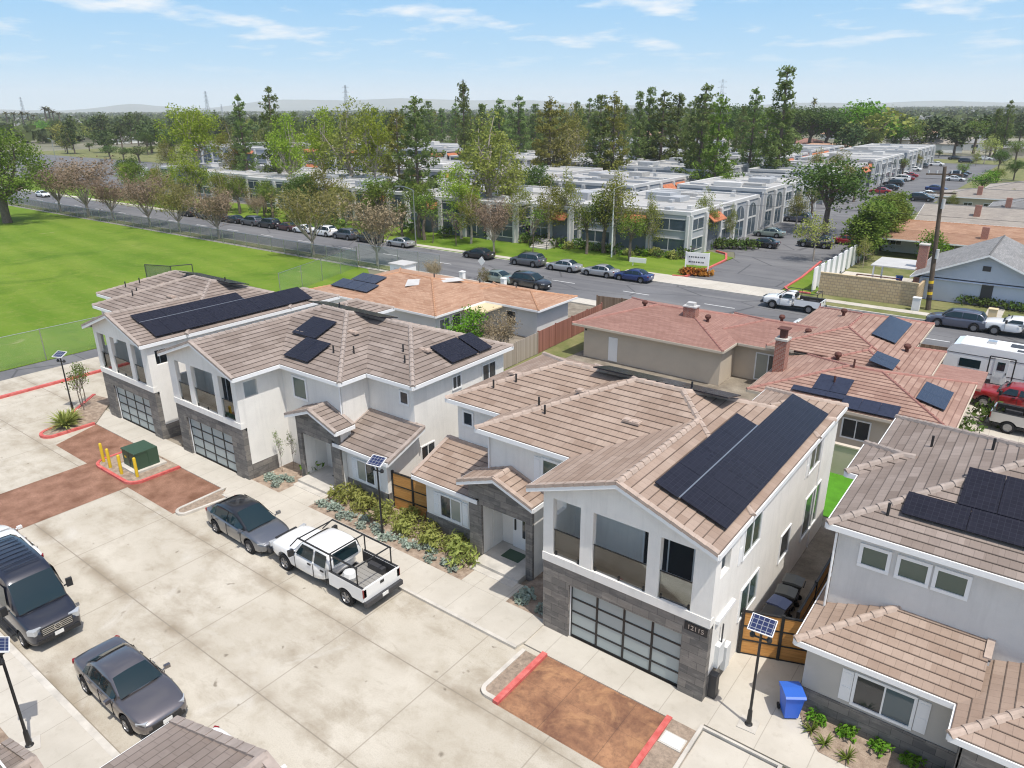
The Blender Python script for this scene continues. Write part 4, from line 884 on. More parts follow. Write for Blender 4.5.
mesh_fence('green netted fence corner beside the orange roofed house', (-66.5, 46), (-71.8, 61.6), 2.6, 4.0, 'green_net')
mesh_fence('tall netted fence behind the orange roofed house near the street', (-71.5, 61.7), (-58, 62.1), 3.0, 3.4, 'green_net')
t = thing('football_goal', 'small wire backstop standing on the playing field behind the far house', 'backstop', (-84, 40.5, 0), R(20))
for a, b in (((0,0,0),(0,0,2.4)),((3.6,0,0),(3.6,0,2.4)),((5.2,1.6,0),(5.2,1.6,2.4)),((0,0,2.4),(3.6,0,2.4)),((3.6,0,2.4),(5.2,1.6,2.4))): m = MB(); m.tube(a,b,.05,.05,6); m.build('frame_tube', 'dark_metal', t)
m = MB(); m.box(3.6,-.01,.1,3.62,.01,2.3); m.extr([(0,0,.1),(3.6,0,.1),(3.6,0,2.4),(0,0,2.4)],(0,.01,0)); m.build('net', 'chain_link', t)
# wheelie bins
def bin_():
    t = thing('wheelie_bin', 'x', 'bin'); m = MB()
    def ring(w, d, z, o=0): return [(-w,-d+o,z),(w,-d+o,z),(w,d+o,z),(-w,d+o,z)]
    A = ring(.22,.24,.08); B = ring(.30,.34,.98)
    m.poly(A[::-1]); m.poly(B)
    for k in range(4): m.poly([A[k],A[(k+1)%4],B[(k+1)%4],B[k]])
    m.box(-.32,-.36,.93,.32,.36,.985); m.build('body', 'bin_blue', t)
    m = MB(); m.extr([(-.32,-.38,.985),(.32,-.38,.985),(.32,.36,.985),(.32,.36,1.05),(.32,-.30,1.08),(.32,-.38,1.0)][:0] or [(-.33,-.40,.99),(-.33,.38,.99),(-.33,.38,1.05),(-.33,.05,1.1),(-.33,-.34,1.07),(-.33,-.40,1.02)], (.66,0,0)); m.build('lid', 'bin_lid', t)
    m = MB(); m.tube((-.24,.42,.99),(.24,.42,.99),.02); m.build('handle', 'black_trim', t)
    for s in (-1,1): m = MB(); m.lathe([(0,-.025),(.11,-.025),(.12,0),(.11,.025),(0,.025)], (0,0,0), 'y', 12); m.v = [(y_+s*.27, x_+.27, z_+.12) for x_, y_, z_ in m.v]; m.build('wheel', 'rubber', t)
    return t
P('bin_blue', (0.03, 0.13, 0.62), 0.45); P('bin_lid', (0.03, 0.12, 0.5), 0.4); P('bin_black', (0.03, 0.03, 0.032), 0.5); P('bin_grey', (0.12, 0.125, 0.12), 0.55); P('bin_navy', (0.10, 0.13, 0.24), 0.5)
b0 = bin_(); b0.location = (-4.12, 20.42, .055); b0.rotation_euler.z = R(35); b0['label'] = 'bright blue wheelie bin against the pale grey house corner'; b0['group'] = 'wheelie bins'
bx = -5.98
for y, rc, lab in ((24.0, 'bin_black', 'black wheelie bin behind the gate, nearest of the row by the house wall'), (24.75, 'bin_navy', 'wheelie bin with slate blue lid, second in the row behind the gate'), (25.6, 'bin_grey', 'grey lidded wheelie bin, third in the row behind the gate'), (26.5, 'bin_grey', 'grey lidded wheelie bin, farthest in the row behind the gate')):
    dup(b0, (bx, y, .02), R(-90+rng.uniform(-6,6)), lab, recolor={'bin_blue': 'bin_black', 'bin_lid': rc})
dup(b0, (-14.3, 90.3, .02), R(20), 'blue bin in the walled yard beside the street')
# doormats
m = MB(); m.box(-17.25,21.65,.285,-16.3,22.35,.30); tag(m.build('doormat', 'cabinet_green'), 'green grass doormat on the porch of the nearest house', 'doormat')
m = MB(); m.box(-29.3,22.1,.285,-28.8,22.55,.30); tag(m.build('doormat', 'black_trim'), 'black doormat on the porch of the middle house', 'doormat')
# ---------------------------------------------------------------- vehicles: x forward, y left, origin on the ground under the middle
def eval_mesh(o):
    dg = bpy.context.evaluated_depsgraph_get(); dg.update(); me = bpy.data.meshes.new_from_object(o.evaluated_get(dg)); old = o.data; o.modifiers.clear(); o.data = me; bpy.data.meshes.remove(old)
def loft(rings, mat, name, parent, sub=0, smooth=True, arches=None):
    m = MB(); n = len(rings[0])
    for r in rings: m.v += r
    for i in range(len(rings)-1):
        for k in range(n): m.f.append([i*n+k, i*n+(k+1)%n, (i+1)*n+(k+1)%n, (i+1)*n+k])
    m.f.append(list(range(n))[::-1]); m.f.append([(len(rings)-1)*n+k for k in range(n)])
    o = m.build(name, mat, parent, smooth, uv=False, merge=True)
    if sub:
        md = o.modifiers.new('s', 'SUBSURF'); md.levels = sub; md.render_levels = sub
    if arches:
        c = MB()
        for x, r, w in arches: c.lathe([(0,-3),(r,-3),(r,3),(0,3)], (x,0,r*0.93), 'y', 28)
        # cut only the outer part of the sides: two cylinders per axle
        c = MB()
        for x, r, w in arches:
            for s in (-1, 1):
                a, b = sorted((s*(w-0.28), s*(w+0.4))); c.lathe([(0,a),(r,a),(r,b),(0,b)], (x,0,r*0.9), 'y', 28)
        co = c.build('cutter', 'black_trim', None, False, False, True)
        md = o.modifiers.new('b', 'BOOLEAN'); md.object = co; md.operation = 'DIFFERENCE'; md.solver = 'EXACT'
        eval_mesh(o); bpy.data.objects.remove(co)
    elif sub: eval_mesh(o)
    if smooth: o.data.polygons.foreach_set('use_smooth', [True]*len(o.data.polygons))
    if hasattr(o.data, 'set_sharp_from_angle'): o.data.set_sharp_from_angle(angle=R(38))
    return o
def body_ring(x, w, zt, zb, crown=0.04, sill=0.97):
    h = zt-zb; H = [(0, zt+crown), (w*.5, zt+crown*.8), (w*.84, zt+crown*.15), (w*.955, zt-.05*min(1,h)), (w, zt-.36*h), (w*.99, zb+.32*h), (w*sill, zb+.08*h), (w*.86, zb), (0, zb)]
    return [(x, y, z) for y, z in H] + [(x, -y, z) for y, z in H[-2:0:-1]]
def cab_ring(x, wb, wr, zb, zt, crown=0.035):
    H = [(0, zt+crown), (wr*.55, zt+crown*.75), (wr*.9, zt), (wr, zt-.045), (wb, zb), (wb*.9, zb-.1), (0, zb-.1)]
    return [(x, y, z) for y, z in H] + [(x, -y, z) for y, z in H[-2:0:-1]]
def wheel(t, x, y, r=0.34, w=0.22, rim='rim'):
    s = 1 if y > 0 else -1; m = MB(); m.lathe([(r*.62,-w/2),(r*.9,-w/2),(r,-w*.36),(r,w*.36),(r*.9,w/2),(r*.62,w/2)], (x,y,r), 'y', 22)
    o = m.build('wheel', 'rubber', t, True, False)
    m = MB(); yy = w*.40*s; m.lathe([(0,yy),(r*.16,yy+.012*s),(r*.18,yy-.02*s),(r*.6,yy-.03*s),(r*.64,yy+.02*s),(r*.66,yy)], (x,y,r), 'y', 22)
    for k in range(5):
        a = 2*math.pi*k/5; d = Vector((math.cos(a),0,math.sin(a))); q = Vector((-d.z,0,d.x)); c = Vector((x,y+yy-.005*s,r))
        p = [c+d*r*.1+q*r*.1, c+d*r*.62+q*r*.07, c+d*r*.62-q*r*.07, c+d*r*.1-q*r*.1]; m.extr(p, (0,.02*s,0))
    m.build('rim', rim, o, False, False)
def car(name, label, L, W, H, cabin, hood, paintm, belt=0.92, nose=0.66, tail=0.98, roofm=None, wr=None, wheel_r=0.34, wb=None, grp=None, roofw=None, plate=True, detail=True, pill=(0.62,)):
    """cabin = (x windscreen base, x windscreen top, x roof rear, x rear glass base, z rear top); hood = z at the cowl"""
    t = thing(name, label, 'car', group=grp); h = L/2; w = W/2; x0, x1, x2, x3, zr = cabin; wbx = wb or L*.295
    deck = belt+.06 if x3 > -h+.35 else belt+.08
    st = [(-h, w*.76, tail-.14, .42, .02), (-h+.07, w*.88, tail-.05, .32, .03), (-h+.35, w*.95, max(tail, deck-.02), .25, .03), (-h*.62, w*.985, deck, .22, .03), (-h*.2, w, belt, .2, .03), (h*.2, w, belt-.02, .2, .03),
          (x0-.02, w*.995, hood, .2, .035), (x0+(h-x0)*.45, w*.975, hood-(hood-nose)*.33, .21, .05), (h-.38, w*.92, nose+.06, .23, .05), (h-.12, w*.82, nose-.03, .27, .04), (h, w*.64, nose-.12, .36, .02)]
    body = loft([body_ring(*q) for q in st], paintm, 'body', t, 2, True, [(wbx, wheel_r+.075, w), (-wbx, wheel_r+.075, w)])
    rw = roofw or w*.70; bw = w*.93; zb = belt-.02; zt = H-.035
    rings = [cab_ring(x0, bw*.93, bw*.86, hood-.02, hood+.02), cab_ring((x0+x1)/2, bw*.97, (bw*.86+rw)/2, (hood+zb)/2, hood+(zt-.06-hood)*.54), cab_ring(x1, bw, rw, zb, zt-.055), cab_ring((x1*.6+x2*.4), bw, rw*1.01, zb, zt), cab_ring(x2, bw*.98, rw*.96, zb+.02, zr), cab_ring((x2+x3)/2, bw*.95, (rw+bw*.84)/2, (zb+deck)/2, (zr+deck)/2+.05), cab_ring(x3, bw*.90, bw*.82, deck-.02, deck+.01)]
    cab = loft(rings, roofm or paintm, 'cabin', t, 1, True)
    # glazing, set a few millimetres proud of the cabin
    def quad(name, P4, nrm, d=.016, mat='car_glass'):
        m = MB(); n = Vector(nrm).normalized(); m.extr([tuple(Vector(p)+n*d*.2) for p in P4], n*d); o = m.build(name, mat, t, False, False); return o
    def panel(name, xa, xb, ya, yb, za, zb_, rows=3, cols=6, lift=.012):
        """curved glass between two cross sections of the cabin"""
        m = MB(); g = []
        for i in range(rows+1):
            u = i/rows; row = []
            for k in range(cols+1):
                v = 2*k/cols-1; y = v*(ya+(yb-ya)*u); cz = .035*(1-abs(v)**1.7)*0.9
                row.append((xa+(xb-xa)*u, y, za+(zb_-za)*u+cz+math.sin(u*math.pi)*.028))
            g.append(row)
        dx = xb-xa; dz = zb_-za; n = Vector((-dz, 0, dx)) if dx > 0 else Vector((dz, 0, -dx)); n.normalize()
        if n.z < 0: n = -n
        for i in range(rows):
            for k in range(cols): m.poly([tuple(Vector(p)+n*lift) for p in (g[i][k], g[i+1][k], g[i+1][k+1], g[i][k+1])])
        return m.build(name, 'car_glass', t, True, False, True)
    panel('windscreen', x0-.03, x1+.04, bw*.83, rw*.86, hood+.035, zt-.075); panel('rear_window', x2-.04, x3+.05, rw*.80, bw*.74, zr-.015, deck+.035)
    def side_pt(x, f):
        # point on the cabin side at station x, f from belt (0) to roof (1)
        if x > x1: u = (x0-x)/(x0-x1); zt_ = hood+.02+(zt-.055-hood)*u; yr = bw*.86+(rw-bw*.86)*u
        elif x < x2: u = (x-x3)/(x2-x3); zt_ = deck+(zr-deck)*u; yr = bw*.82+(rw*.96-bw*.82)*u
        else: zt_ = zt-.03; yr = rw
        zt_ -= .045; y = bw+(yr-bw)*f; return (x, y, zb+(zt_-zb)*f)
    fr = x0-(x0-x1)*.30; re = x3+(x2-x3)*.34
    cuts = [fr] + [fr-(fr-re)*q for q in ((0.46, 0.83) if x2-x3 < .9 else (.47, .9))] + [re]
    for s in (1, -1):
        for k in range(len(cuts)-1):
            xa, xb = cuts[k]-.03, cuts[k+1]+.03
            if xa-xb < .12: continue
            N = 4; m = MB()
            for q in range(N):
                u0, u1 = xa+(xb-xa)*q/N, xa+(xb-xa)*(q+1)/N
                P4 = [side_pt(u0,.10), side_pt(u0,.90), side_pt(u1,.90), side_pt(u1,.10)]; off = .02
                P4 = [(p[0], s*(p[1]+off), p[2]+.004) for p in P4]; m.poly(P4 if s > 0 else P4[::-1])
            m.build('side_window', 'car_glass', t, False, False, True)
    # lamps, grille, plates, mirrors, seams, handles
    for s in (1, -1):
        m = MB(); m.obox((h-.30, s*w*.70, nose-.045), (.34,.24,.10), s*R(-30), 0); m.build('headlight', 'lamp_clear', t)
        m = MB(); m.obox((-h+.15, s*w*.70, tail-.15), (.16,.34,.11), s*R(22), 0); m.build('tail_light', 'lamp_red', t)
        m = MB(); m.obox((x0-.30, s*(w+.10), belt+.07), (.12,.20,.13), s*R(-8)); m.tube((x0-.28, s*w*.9, belt+.02), (x0-.30, s*(w+.06), belt+.05), .03); m.build('mirror', paintm, t)
        if detail:
            for k in (0, 1):
                m = MB(); xa = cuts[k+1]+.42; m.obox((xa-.22, s*(w*.995+.002), belt-.11), (.19,.03,.03)); m.build('door_handle', paintm, t)
            for xa in (fr-.10, cuts[1]-.0, max(re+.05, -wbx-.15)):
                m = MB(); m.box(xa-.006, min(s*w*.975, s*(w*1.0+.003)), .32, xa+.006, max(s*w*.975, s*(w+.003)), belt-.04); m.build('door_seam', 'black_trim', t, False, False)
        wheel(t, wbx, s*(w-.115), wheel_r); wheel(t, -wbx, s*(w-.115), wheel_r)
    m = MB(); m.obox((h-.035, 0, nose-.22), (.10, w*1.05, .16)); m.build('grille', 'black_trim', t); m = MB(); m.obox((h-.06, 0, .34), (.12, w*1.3, .13)); m.build('lower_grille', 'black_trim', t)
    if plate:
        m = MB(); m.obox((h+.02, 0, .47), (.02,.31,.15)); m.build('number_plate', 'plate', t); m = MB(); m.obox((-h-.005, 0, tail-.22), (.02,.31,.15)); m.build('number_plate', 'plate', t)
    m = MB(); m.box(-h*.9, -w*.86, .2, h*.9, w*.86, .3); m.build('underbody', 'black_trim', t, False, False)
    return t
G_S = 'cars parked along the far side of the street'; G_B = 'cars parked along the business park lane'
camry = car('parked_car', 'dark brownish grey sedan parked at the kerb in front of the black van', 4.88, 1.84, 1.46, (1.02,.22,-.95,-1.72,1.40), .95, 'car_camry', .93, .70, 1.0)
camry.location = (-22.5, 7.68, 0)
mody = car('parked_car', 'grey electric crossover with black glass roof parked behind the white pickup', 4.75, 1.92, 1.62, (1.22,.10,-1.35,-2.05,1.50), .94, 'car_modely', .98, .70, 1.08, roofm='car_black', roofw=.66)
mody.location = (-28.2, 16.22, 0); mody.rotation_euler.z = R(-1)
whited = dup(camry, (-35.15, 8.3, 0), R(180), 'white sedan mostly hidden behind the black van', recolor={'car_camry': 'car_white'})
dup(camry, (-15.75, 7.5, 0), 0, 'white sedan mostly hidden behind the roof at the lower edge', recolor={'car_camry': 'car_white'})
# van -------------------------------------------------------------
def van():
    t = thing('parked_van', 'tall dark navy passenger van parked at the left of the concrete lane', 'van'); h, w = 3.0, 1.0
    st = [(-h, w*.93, 1.42, .45, .0), (-h+.1, w*.98, 1.45, .35, .0), (-1.5, w, 1.45, .28, .0), (.9, w, 1.42, .26, .0), (1.75, w*.99, 1.30, .26, .03), (2.3, w*.97, 1.17, .27, .05), (2.75, w*.91, 1.04, .3, .04), (2.95, w*.80, .92, .38, .03), (3.02, w*.68, .80, .45, .02)]
    loft([body_ring(*q) for q in st], 'car_van', 'body', t, 2, True, [(1.95,.43,w), (-1.75,.43,w)])
    rings = [cab_ring(1.95, w*.93, w*.86, 1.22, 1.27), cab_ring(1.55, w*.97, w*.84, 1.3, 1.86), cab_ring(1.12, w*.985, w*.80, 1.36, 2.42), cab_ring(.65, w*.99, w*.82, 1.38, 2.62), cab_ring(-1.2, w*.99, w*.83, 1.4, 2.66), cab_ring(-2.8, w*.98, w*.82, 1.4, 2.64), cab_ring(-2.97, w*.97, w*.80, 1.4, 2.50)]
    loft(rings, 'car_van', 'cabin', t, 1, True)
    m = MB()
    for k in range(8):
        v0, v1 = -1+.25*k, -1+.25*(k+1)
        for q in range(3):
            u0, u1 = q/3, (q+1)/3
            def p(u, v): return (1.90-(.72)*u+.03*math.sin(u*3.14)+.02*(1-v*v), v*(w*.82-(.06)*u), 1.33+1.02*u+.03*(1-v*v)+.02)
            m.poly([p(u0,v0),p(u0,v1),p(u1,v1),p(u1,v0)])
    m.build('windscreen', 'car_glass', t, True, False, True)
    for s in (1,-1):
        for xa, xb in ((1.28,.42),(.30,-.95),(-1.05,-2.1),(-2.18,-2.85)):
            m = MB(); y0, y1 = w*.99+.01, w*.86+.01; P4 = [(xa, s*y0, 1.46), (xa-(.25 if xa > 1 else 0), s*y1, 2.28), (xb, s*y1, 2.28), (xb, s*y0, 1.46)]; m.poly(P4 if s > 0 else P4[::-1]); m.build('side_window', 'car_glass', t, False, False)
        m = MB(); m.obox((2.78, s*.70, .93), (.36,.34,.2), s*R(-26)); m.build('headlight', 'lamp_clear', t)
        m = MB(); m.obox((1.42, s*1.16, 1.55), (.14,.22,.34), s*R(-8)); m.tube((1.45,s*.95,1.5),(1.42,s*1.1,1.5),.035); m.build('mirror', 'black_trim', t)
        m = MB(); m.obox((-2.97, s*.86, 1.5), (.08,.14,.6)); m.build('tail_light', 'lamp_red', t)
        m = MB(); m.box(-1.3, min(s*.99,s*1.12), .38, 1.4, max(s*.99,s*1.12), .45); m.build('side_step', 'black_trim', t)
        for xx in (1.95,-1.75): wheel(t, xx, s*.87, .36, .24)
    for k in range(9):
        m = MB(); m.box(-2.55+.38*k, -.62, 2.68, -2.51+.38*k, .62, 2.699); m.build('roof_rib', 'car_van', t)
    m = MB(); m.obox((2.98,0,.86),(.10,1.12,.30)); g = m.build('grille', 'black_trim', t); m = MB()
    for k in range(4): m.obox((3.035,0,.76+.075*k),(.02,1.05,.028))
    m.lathe([(.10,-.01),(.13,-.01),(.13,.01),(.10,.01)],(0,0,0),'y',16); a = len(m.v)-16*4
    m.v[a:] = [(3.05+y_, x_, z_+.87) for x_, y_, z_ in m.v[a:]]; m.build('grille_bars', 'chrome', g)
    m = MB(); m.obox((2.98,0,.50),(.14,1.5,.16)); m.build('bumper', 'black_trim', t); m = MB(); m.obox((3.06,0,.60),(.02,.31,.15)); m.build('number_plate', 'plate', t)
    for s in (1,-1): m = MB(); m.obox((2.42, s*.52, 1.185),(.24,.40,.02),0); m.v=[(x,y,z+(2.42-x)*.42+.02) for x,y,z in m.v]; m.build('bonnet_vent','lamp_clear',t) if False else None
    return t
vn = van(); vn.location = (-29.95, 7.4, 0); vn.scale = (.88, 1, 1)
# pickups ---------------------------------------------------------
def pickup(name, label, paintm, L=6.2, W=2.02, H=1.95, cab=(1.25,.55,-1.05), rack=False, grp=None, bedm='dark_metal', lid=False, r=.40, wbf=1.98, wbr=-1.95):
    t = thing(name, label, 'pickup truck', group=grp); h, w = L/2, W/2; x0, x1, x2 = cab; bz = 1.24
    st = [(x2+.08, w*.98, bz, .42, .0), (x1-.3, w, bz, .40, .0), (x0-.1, w*.995, bz-.01, .40, .03), (x0+.5, w*.98, bz-.02, .42, .06), (h-.55, w*.95, bz-.08, .44, .06), (h-.2, w*.90, bz-.16, .48, .05), (h-.06, w*.80, bz-.27, .52, .03)]
    loft([body_ring(*q) for q in st], paintm, 'body', t, 2, True, [(wbf, r+.09, w)])
    zt = H-.04; rw = w*.76; bw = w*.95
    rings = [cab_ring(x0, bw*.93, bw*.88, bz-.05, bz+.0), cab_ring((x0+x1)/2, bw*.98, (bw*.88+rw)/2, bz-.03, bz+.42*(zt-bz)+.1), cab_ring(x1, bw, rw, bz-.03, zt-.05), cab_ring((x1+x2)/2, bw, rw*1.02, bz-.03, zt), cab_ring(x2+.12, bw, rw, bz-.03, zt-.02), cab_ring(x2+.02, bw*.98, bw*.9, bz-.03, bz+.02)]
    loft(rings, paintm, 'cabin', t, 1, True)
    m = MB()
    for k in range(6):
        v0, v1 = -1+k/3, -1+(k+1)/3
        def p(u, v): return (x0-.02-(x0-x1-.04)*u, v*(bw*.84-(bw*.84-rw*.88)*u), bz+.03+(zt-.09-bz)*u+.035*(1-v*v)+.025*math.sin(u*3.14)+.01)
        for q in range(2): m.poly([p(q/2,v0),p(q/2,v1),p(q/2+.5,v1),p(q/2+.5,v0)])
    m.build('windscreen', 'car_glass', t, True, False, True)
    m = MB(); m.extr([(x2+.02,-rw*.85,bz+.08),(x2+.02,rw*.85,bz+.08),(x2+.10,rw*.8,zt-.12),(x2+.10,-rw*.8,zt-.12)], (-.03,0,0)); m.build('rear_window', 'car_glass', t)
    md = (x1+x2)/2+.12
    dbl = x1-x2 > 1.2
    for s in (1,-1):
        spans = [(x0-.34, md+.06, .34), (md-.06, x2+.22, 0)] if dbl else [(x0-.34, x2+.25, .34)]
        for xa, xb, sl in spans:
            m = MB(); y0, y1 = bw+.012, rw+.05; P4 = [(xa, s*y0, bz+.02), (xa-sl, s*y1, zt-.17), (xb, s*y1, zt-.17), (xb, s*y0, bz+.02)]; m.poly(P4 if s > 0 else P4[::-1]); m.build('side_window', 'car_glass', t, False, False)
        for xa in ([x0-.25, md, x2+.16] if dbl else [x0-.25, x2+.2]):
            m = MB(); m.box(xa-.008, min(s*w*.98, s*(w+.004)), .52, xa+.008, max(s*w*.98, s*(w+.004)), bz-.03); m.build('door_seam', 'black_trim', t, False, False)
        for xa in ([md+.22, x2+.38] if dbl else [x2+.42]):
            m = MB(); m.obox((xa, s*(w+.005), bz-.14), (.2,.04,.06)); m.build('door_handle', 'black_trim', t)
        m = MB(); m.obox((x0-.30, s*(w+.17), bz+.12), (.14,.24,.28), s*R(-8)); m.tube((x0-.25,s*w*.92,bz+.02),(x0-.3,s*(w+.1),bz+.05),.035); m.build('mirror', 'black_trim', t)
        m = MB(); m.obox((h-.17, s*w*.78, bz-.28), (.16,.34,.2), s*R(-12)); m.build('headlight', 'lamp_clear', t)
        # bed side: outer skin with wheel cut-out, rail
        bx0, bx1 = x2-.02, -h+.06; rr = r+.09; N = 12; zb = .62
        ar = [(wbr+rr*math.cos(math.pi*k/N), max(zb, r*.9+rr*math.sin(math.pi*k/N))) for k in range(N+1)]
        prof = [(bx1, zb), (bx1, bz)] + [(bx0, bz), (bx0, .5)] + [(x_, z_) for x_, z_ in ar]
        prof = [(bx0,zb)] + ar + [(bx1,zb),(bx1,bz),(bx0,bz)]
        m = MB(); yo = s*w*.985; yi = s*(w-.13)
        m.extr([(x_, yo, z_) for x_, z_ in prof], (0, yi-yo, 0)); m.build('bed_side', paintm, t, False, True, True)
        m = MB(); m.box(bx1, min(yo,yi)+.01, bz, bx0, max(yo,yi)-.01, bz+.03); m.build('bed_rail', 'black_trim', t); m = MB(); m.box(bx1+.02, min(yi, yi-s*.02), .72, bx0, max(yi, yi-s*.02), bz-.01); m.build('bed_liner', 'black_trim', t)
        m = MB(); m.obox((-h+.05, s*w*.90, bz-.22), (.1,.16,.36)); m.build('tail_light', 'lamp_red', t)
        m = MB(); m.box(wbr-.45, min(s*(w-.13), s*(w-.38)), .72, wbr+.45, max(s*(w-.13), s*(w-.38)), 1.0); m.build('wheel_housing', bedm, t)
        wheel(t, wbf, s*(w-.15), r, .26); wheel(t, wbr, s*(w-.15), r, .26)
    m = MB(); m.box(-h+.1, -w+.13, .66, x2, w-.13, .72)
    for k in range(7): m.box(-h+.15, -w+.25+k*.24, .72, x2-.05, -w+.32+k*.24, .74)
    m.build('bed_floor', bedm if not rack else 'bed_liner', t)
    m = MB(); m.box(-h, -w*.95, .64, -h+.08, w*.95, bz+.01); tg = m.build('tailgate', paintm, t); m = MB(); m.box(-h-.015, -.1, bz-.18, -h, .1, bz-.06); m.build('handle', 'black_trim', tg)
    m = MB(); m.obox((-h-.06, 0, .56), (.18, w*1.95, .2)); m.build('rear_bumper', 'dark_metal', t); m = MB(); m.obox((-h-.16, 0, .6), (.02,.31,.15)); m.build('number_plate', 'plate', t)
    m = MB(); m.obox((h-.04, 0, bz-.36), (.12, w*1.1, .34)); m.build('grille', 'black_trim', t); m = MB(); m.obox((h, 0, .56), (.2, w*1.85, .24)); m.build('front_bumper', 'dark_metal', t)
    m = MB(); m.box(-h*.93, -w*.8, .36, h*.9, w*.8, .5); m.build('underbody', 'black_trim', t, False, False)
    if rack:
        rk = MB(); z = H+.05
        for s in (1,-1):
            y = s*(w-.10); rk.box(-h+.35, y-.03, z, x0-.55, y+.03, z+.05)
            rk.tube((x0-.55,y,z+.02),(x0+.15,y*.96,bz+.12),.03); rk.tube((-h+.4,y,z),(-h+.4,y,bz),.03); rk.tube((x2-.15,y,z),(x2-.15,y,bz),.03)
        for xx in (x0-.6, x2-.1, -h+.45): rk.tube((xx,-w+.10,z+.03),(xx,w-.10,z+.03),.03)
        rk.build('ladder_rack', 'black_metal', t)
        m = MB(); m.lathe([(0,0),(.28,0),(.34,.18),(.25,.36),(.1,.42),(0,.42)], (x2-.55,.35,.74), n=8); m.build('bag', 'pale_wall', t)
    if lid: m = MB(); m.box(-h+.1, -w+.1, bz+.03, x2-.02, w-.1, bz+.06); m.build('bed_cover', 'black_trim', t)
    return t
P('bed_liner', (0.27, 0.26, 0.24), 0.7)
ram = pickup('pickup_truck', 'white crew cab pickup with a black ladder rack parked at the house kerb', 'car_white', 6.3, 2.04, 1.98, (1.45,.72,-1.02), True, wbf=2.02, wbr=-2.02)
ram.location = (-22.4, 16.42, 0); ram.rotation_euler.z = R(180)
utr = pickup('pickup_truck', 'white utility pickup driving on the street behind the brown fence', 'car_white', 5.7, 1.95, 1.85, (1.25,.6,-.35), True, wbf=1.75, wbr=-1.8)
utr.location = (-20.6, 73.1, 0); utr.rotation_euler.z = R(180)
wpk = pickup('pickup_truck', 'white pickup at the right edge parked on the street', 'car_white', 5.6, 1.9, 1.72, (1.25,.6,-.5), False, wbf=1.7, wbr=-1.75)
wpk.location = (-1.9, 75.4, 0); wpk.rotation_euler.z = R(180)
rpk = pickup('pickup_truck', 'bright red pickup parked beside the white caravan', 'car_red', 5.6, 1.95, 1.85, (1.2,.55,-.9), False, lid=True, wbf=1.75, wbr=-1.75)
rpk.location = (-0.5, 55.6, 0); rpk.rotation_euler.z = R(176)
gpk = pickup('pickup_truck', 'silver grey pickup with an open dark bed beside the red pickup', 'car_silver', 5.8, 1.98, 1.88, (1.3,.6,-.9), False, wbf=1.8, wbr=-1.85)
gpk.location = (1.3, 51.7, 0); gpk.rotation_euler.z = R(-4)
# caravan ---------------------------------------------------------
t = thing('caravan', 'long white travel trailer with dark windows parked by the street fence', 'caravan', (-5.4, 59.65, 0), R(-2.0))
m = MB(); pr = [(0,.62),(-.05,1.0),(.12,2.6),(.45,3.05),(.9,3.15),(8.6,3.15),(8.9,3.05),(9.0,2.5),(9.0,.62)]
m.extr([(x,-1.22,z) for x, z in pr], (0,2.44,0)); m.build('body', 'car_white', t)
m = MB(); m.box(.85,-1.15,3.15,8.7,1.15,3.18); m.build('roof', 'white_trim', t)
m = MB(); m.box(.05,-1.245,.62,9.0,-1.22,.95); m.build('lower_skirt', 'dark_metal', t); 
for z in (2.45, 1.30): m = MB(); m.box(.15,-1.235,z,9.0,-1.22,z+.05); m.build('stripe', 'car_grey', t)
for x0, x1, z0, z1 in ((1.0,2.3,1.55,2.15),(5.0,6.9,1.5,2.3),(7.6,8.5,1.5,2.2)): m = MB(); m.box(x0,-1.25,z0,x1,-1.22,z1); m.build('window', 'car_glass', t)
m = MB(); m.box(3.1,-1.26,.72,3.95,-1.22,2.55); d = m.build('door', 'pale_wall', t); m = MB(); m.box(3.3,-1.275,1.7,3.75,-1.255,2.3); m.build('door_window', 'car_glass', d); m = MB(); m.box(3.85,-1.30,1.45,3.9,-1.26,1.6); m.build('handle', 'black_trim', d)
for x, y, sx_, sy_, hh in ((2.6,.1,.55,.55,.18),(7.2,-.2,1.1,.8,.3),(5.2,.5,.5,.5,.12)): m = MB(); m.obox((x,y,3.18+hh/2),(sx_,sy_,hh)); m.build('roof_unit', 'car_silver', t)
m = MB(); m.box(3.7,-.2,3.185,6.2,.75,3.20); m.build('solar_panel', 'dark_metal', t); m = MB(); m.box(4.2,-1.1,3.185,5.8,-.6,3.20); m.build('solar_panel', 'dark_metal', t)
m = MB(); m.tube((2.8,-1.5,2.7),(2.8,-1.5,1.1),.045); m.tube((2.8,-1.5,2.7),(4.3,-1.5,2.7),.045); m.tube((4.3,-1.5,2.7),(4.3,-1.5,.9),.045); m.tube((2.8,-1.5,1.1),(2.8,-1.24,1.1),.03); m.tube((4.3,-1.5,.9),(4.3,-1.24,.9),.03); m.build('awning_arm', 'black_metal', t)
text_mesh('lettering', 'SALEM', .52, 'car_grey', t, (6.0,-1.226,.98), (R(90),0,0), .004)
for x in (4.9, 5.75):
    for s in (-1,1): wheel(t, x, s*1.08, .36, .22)
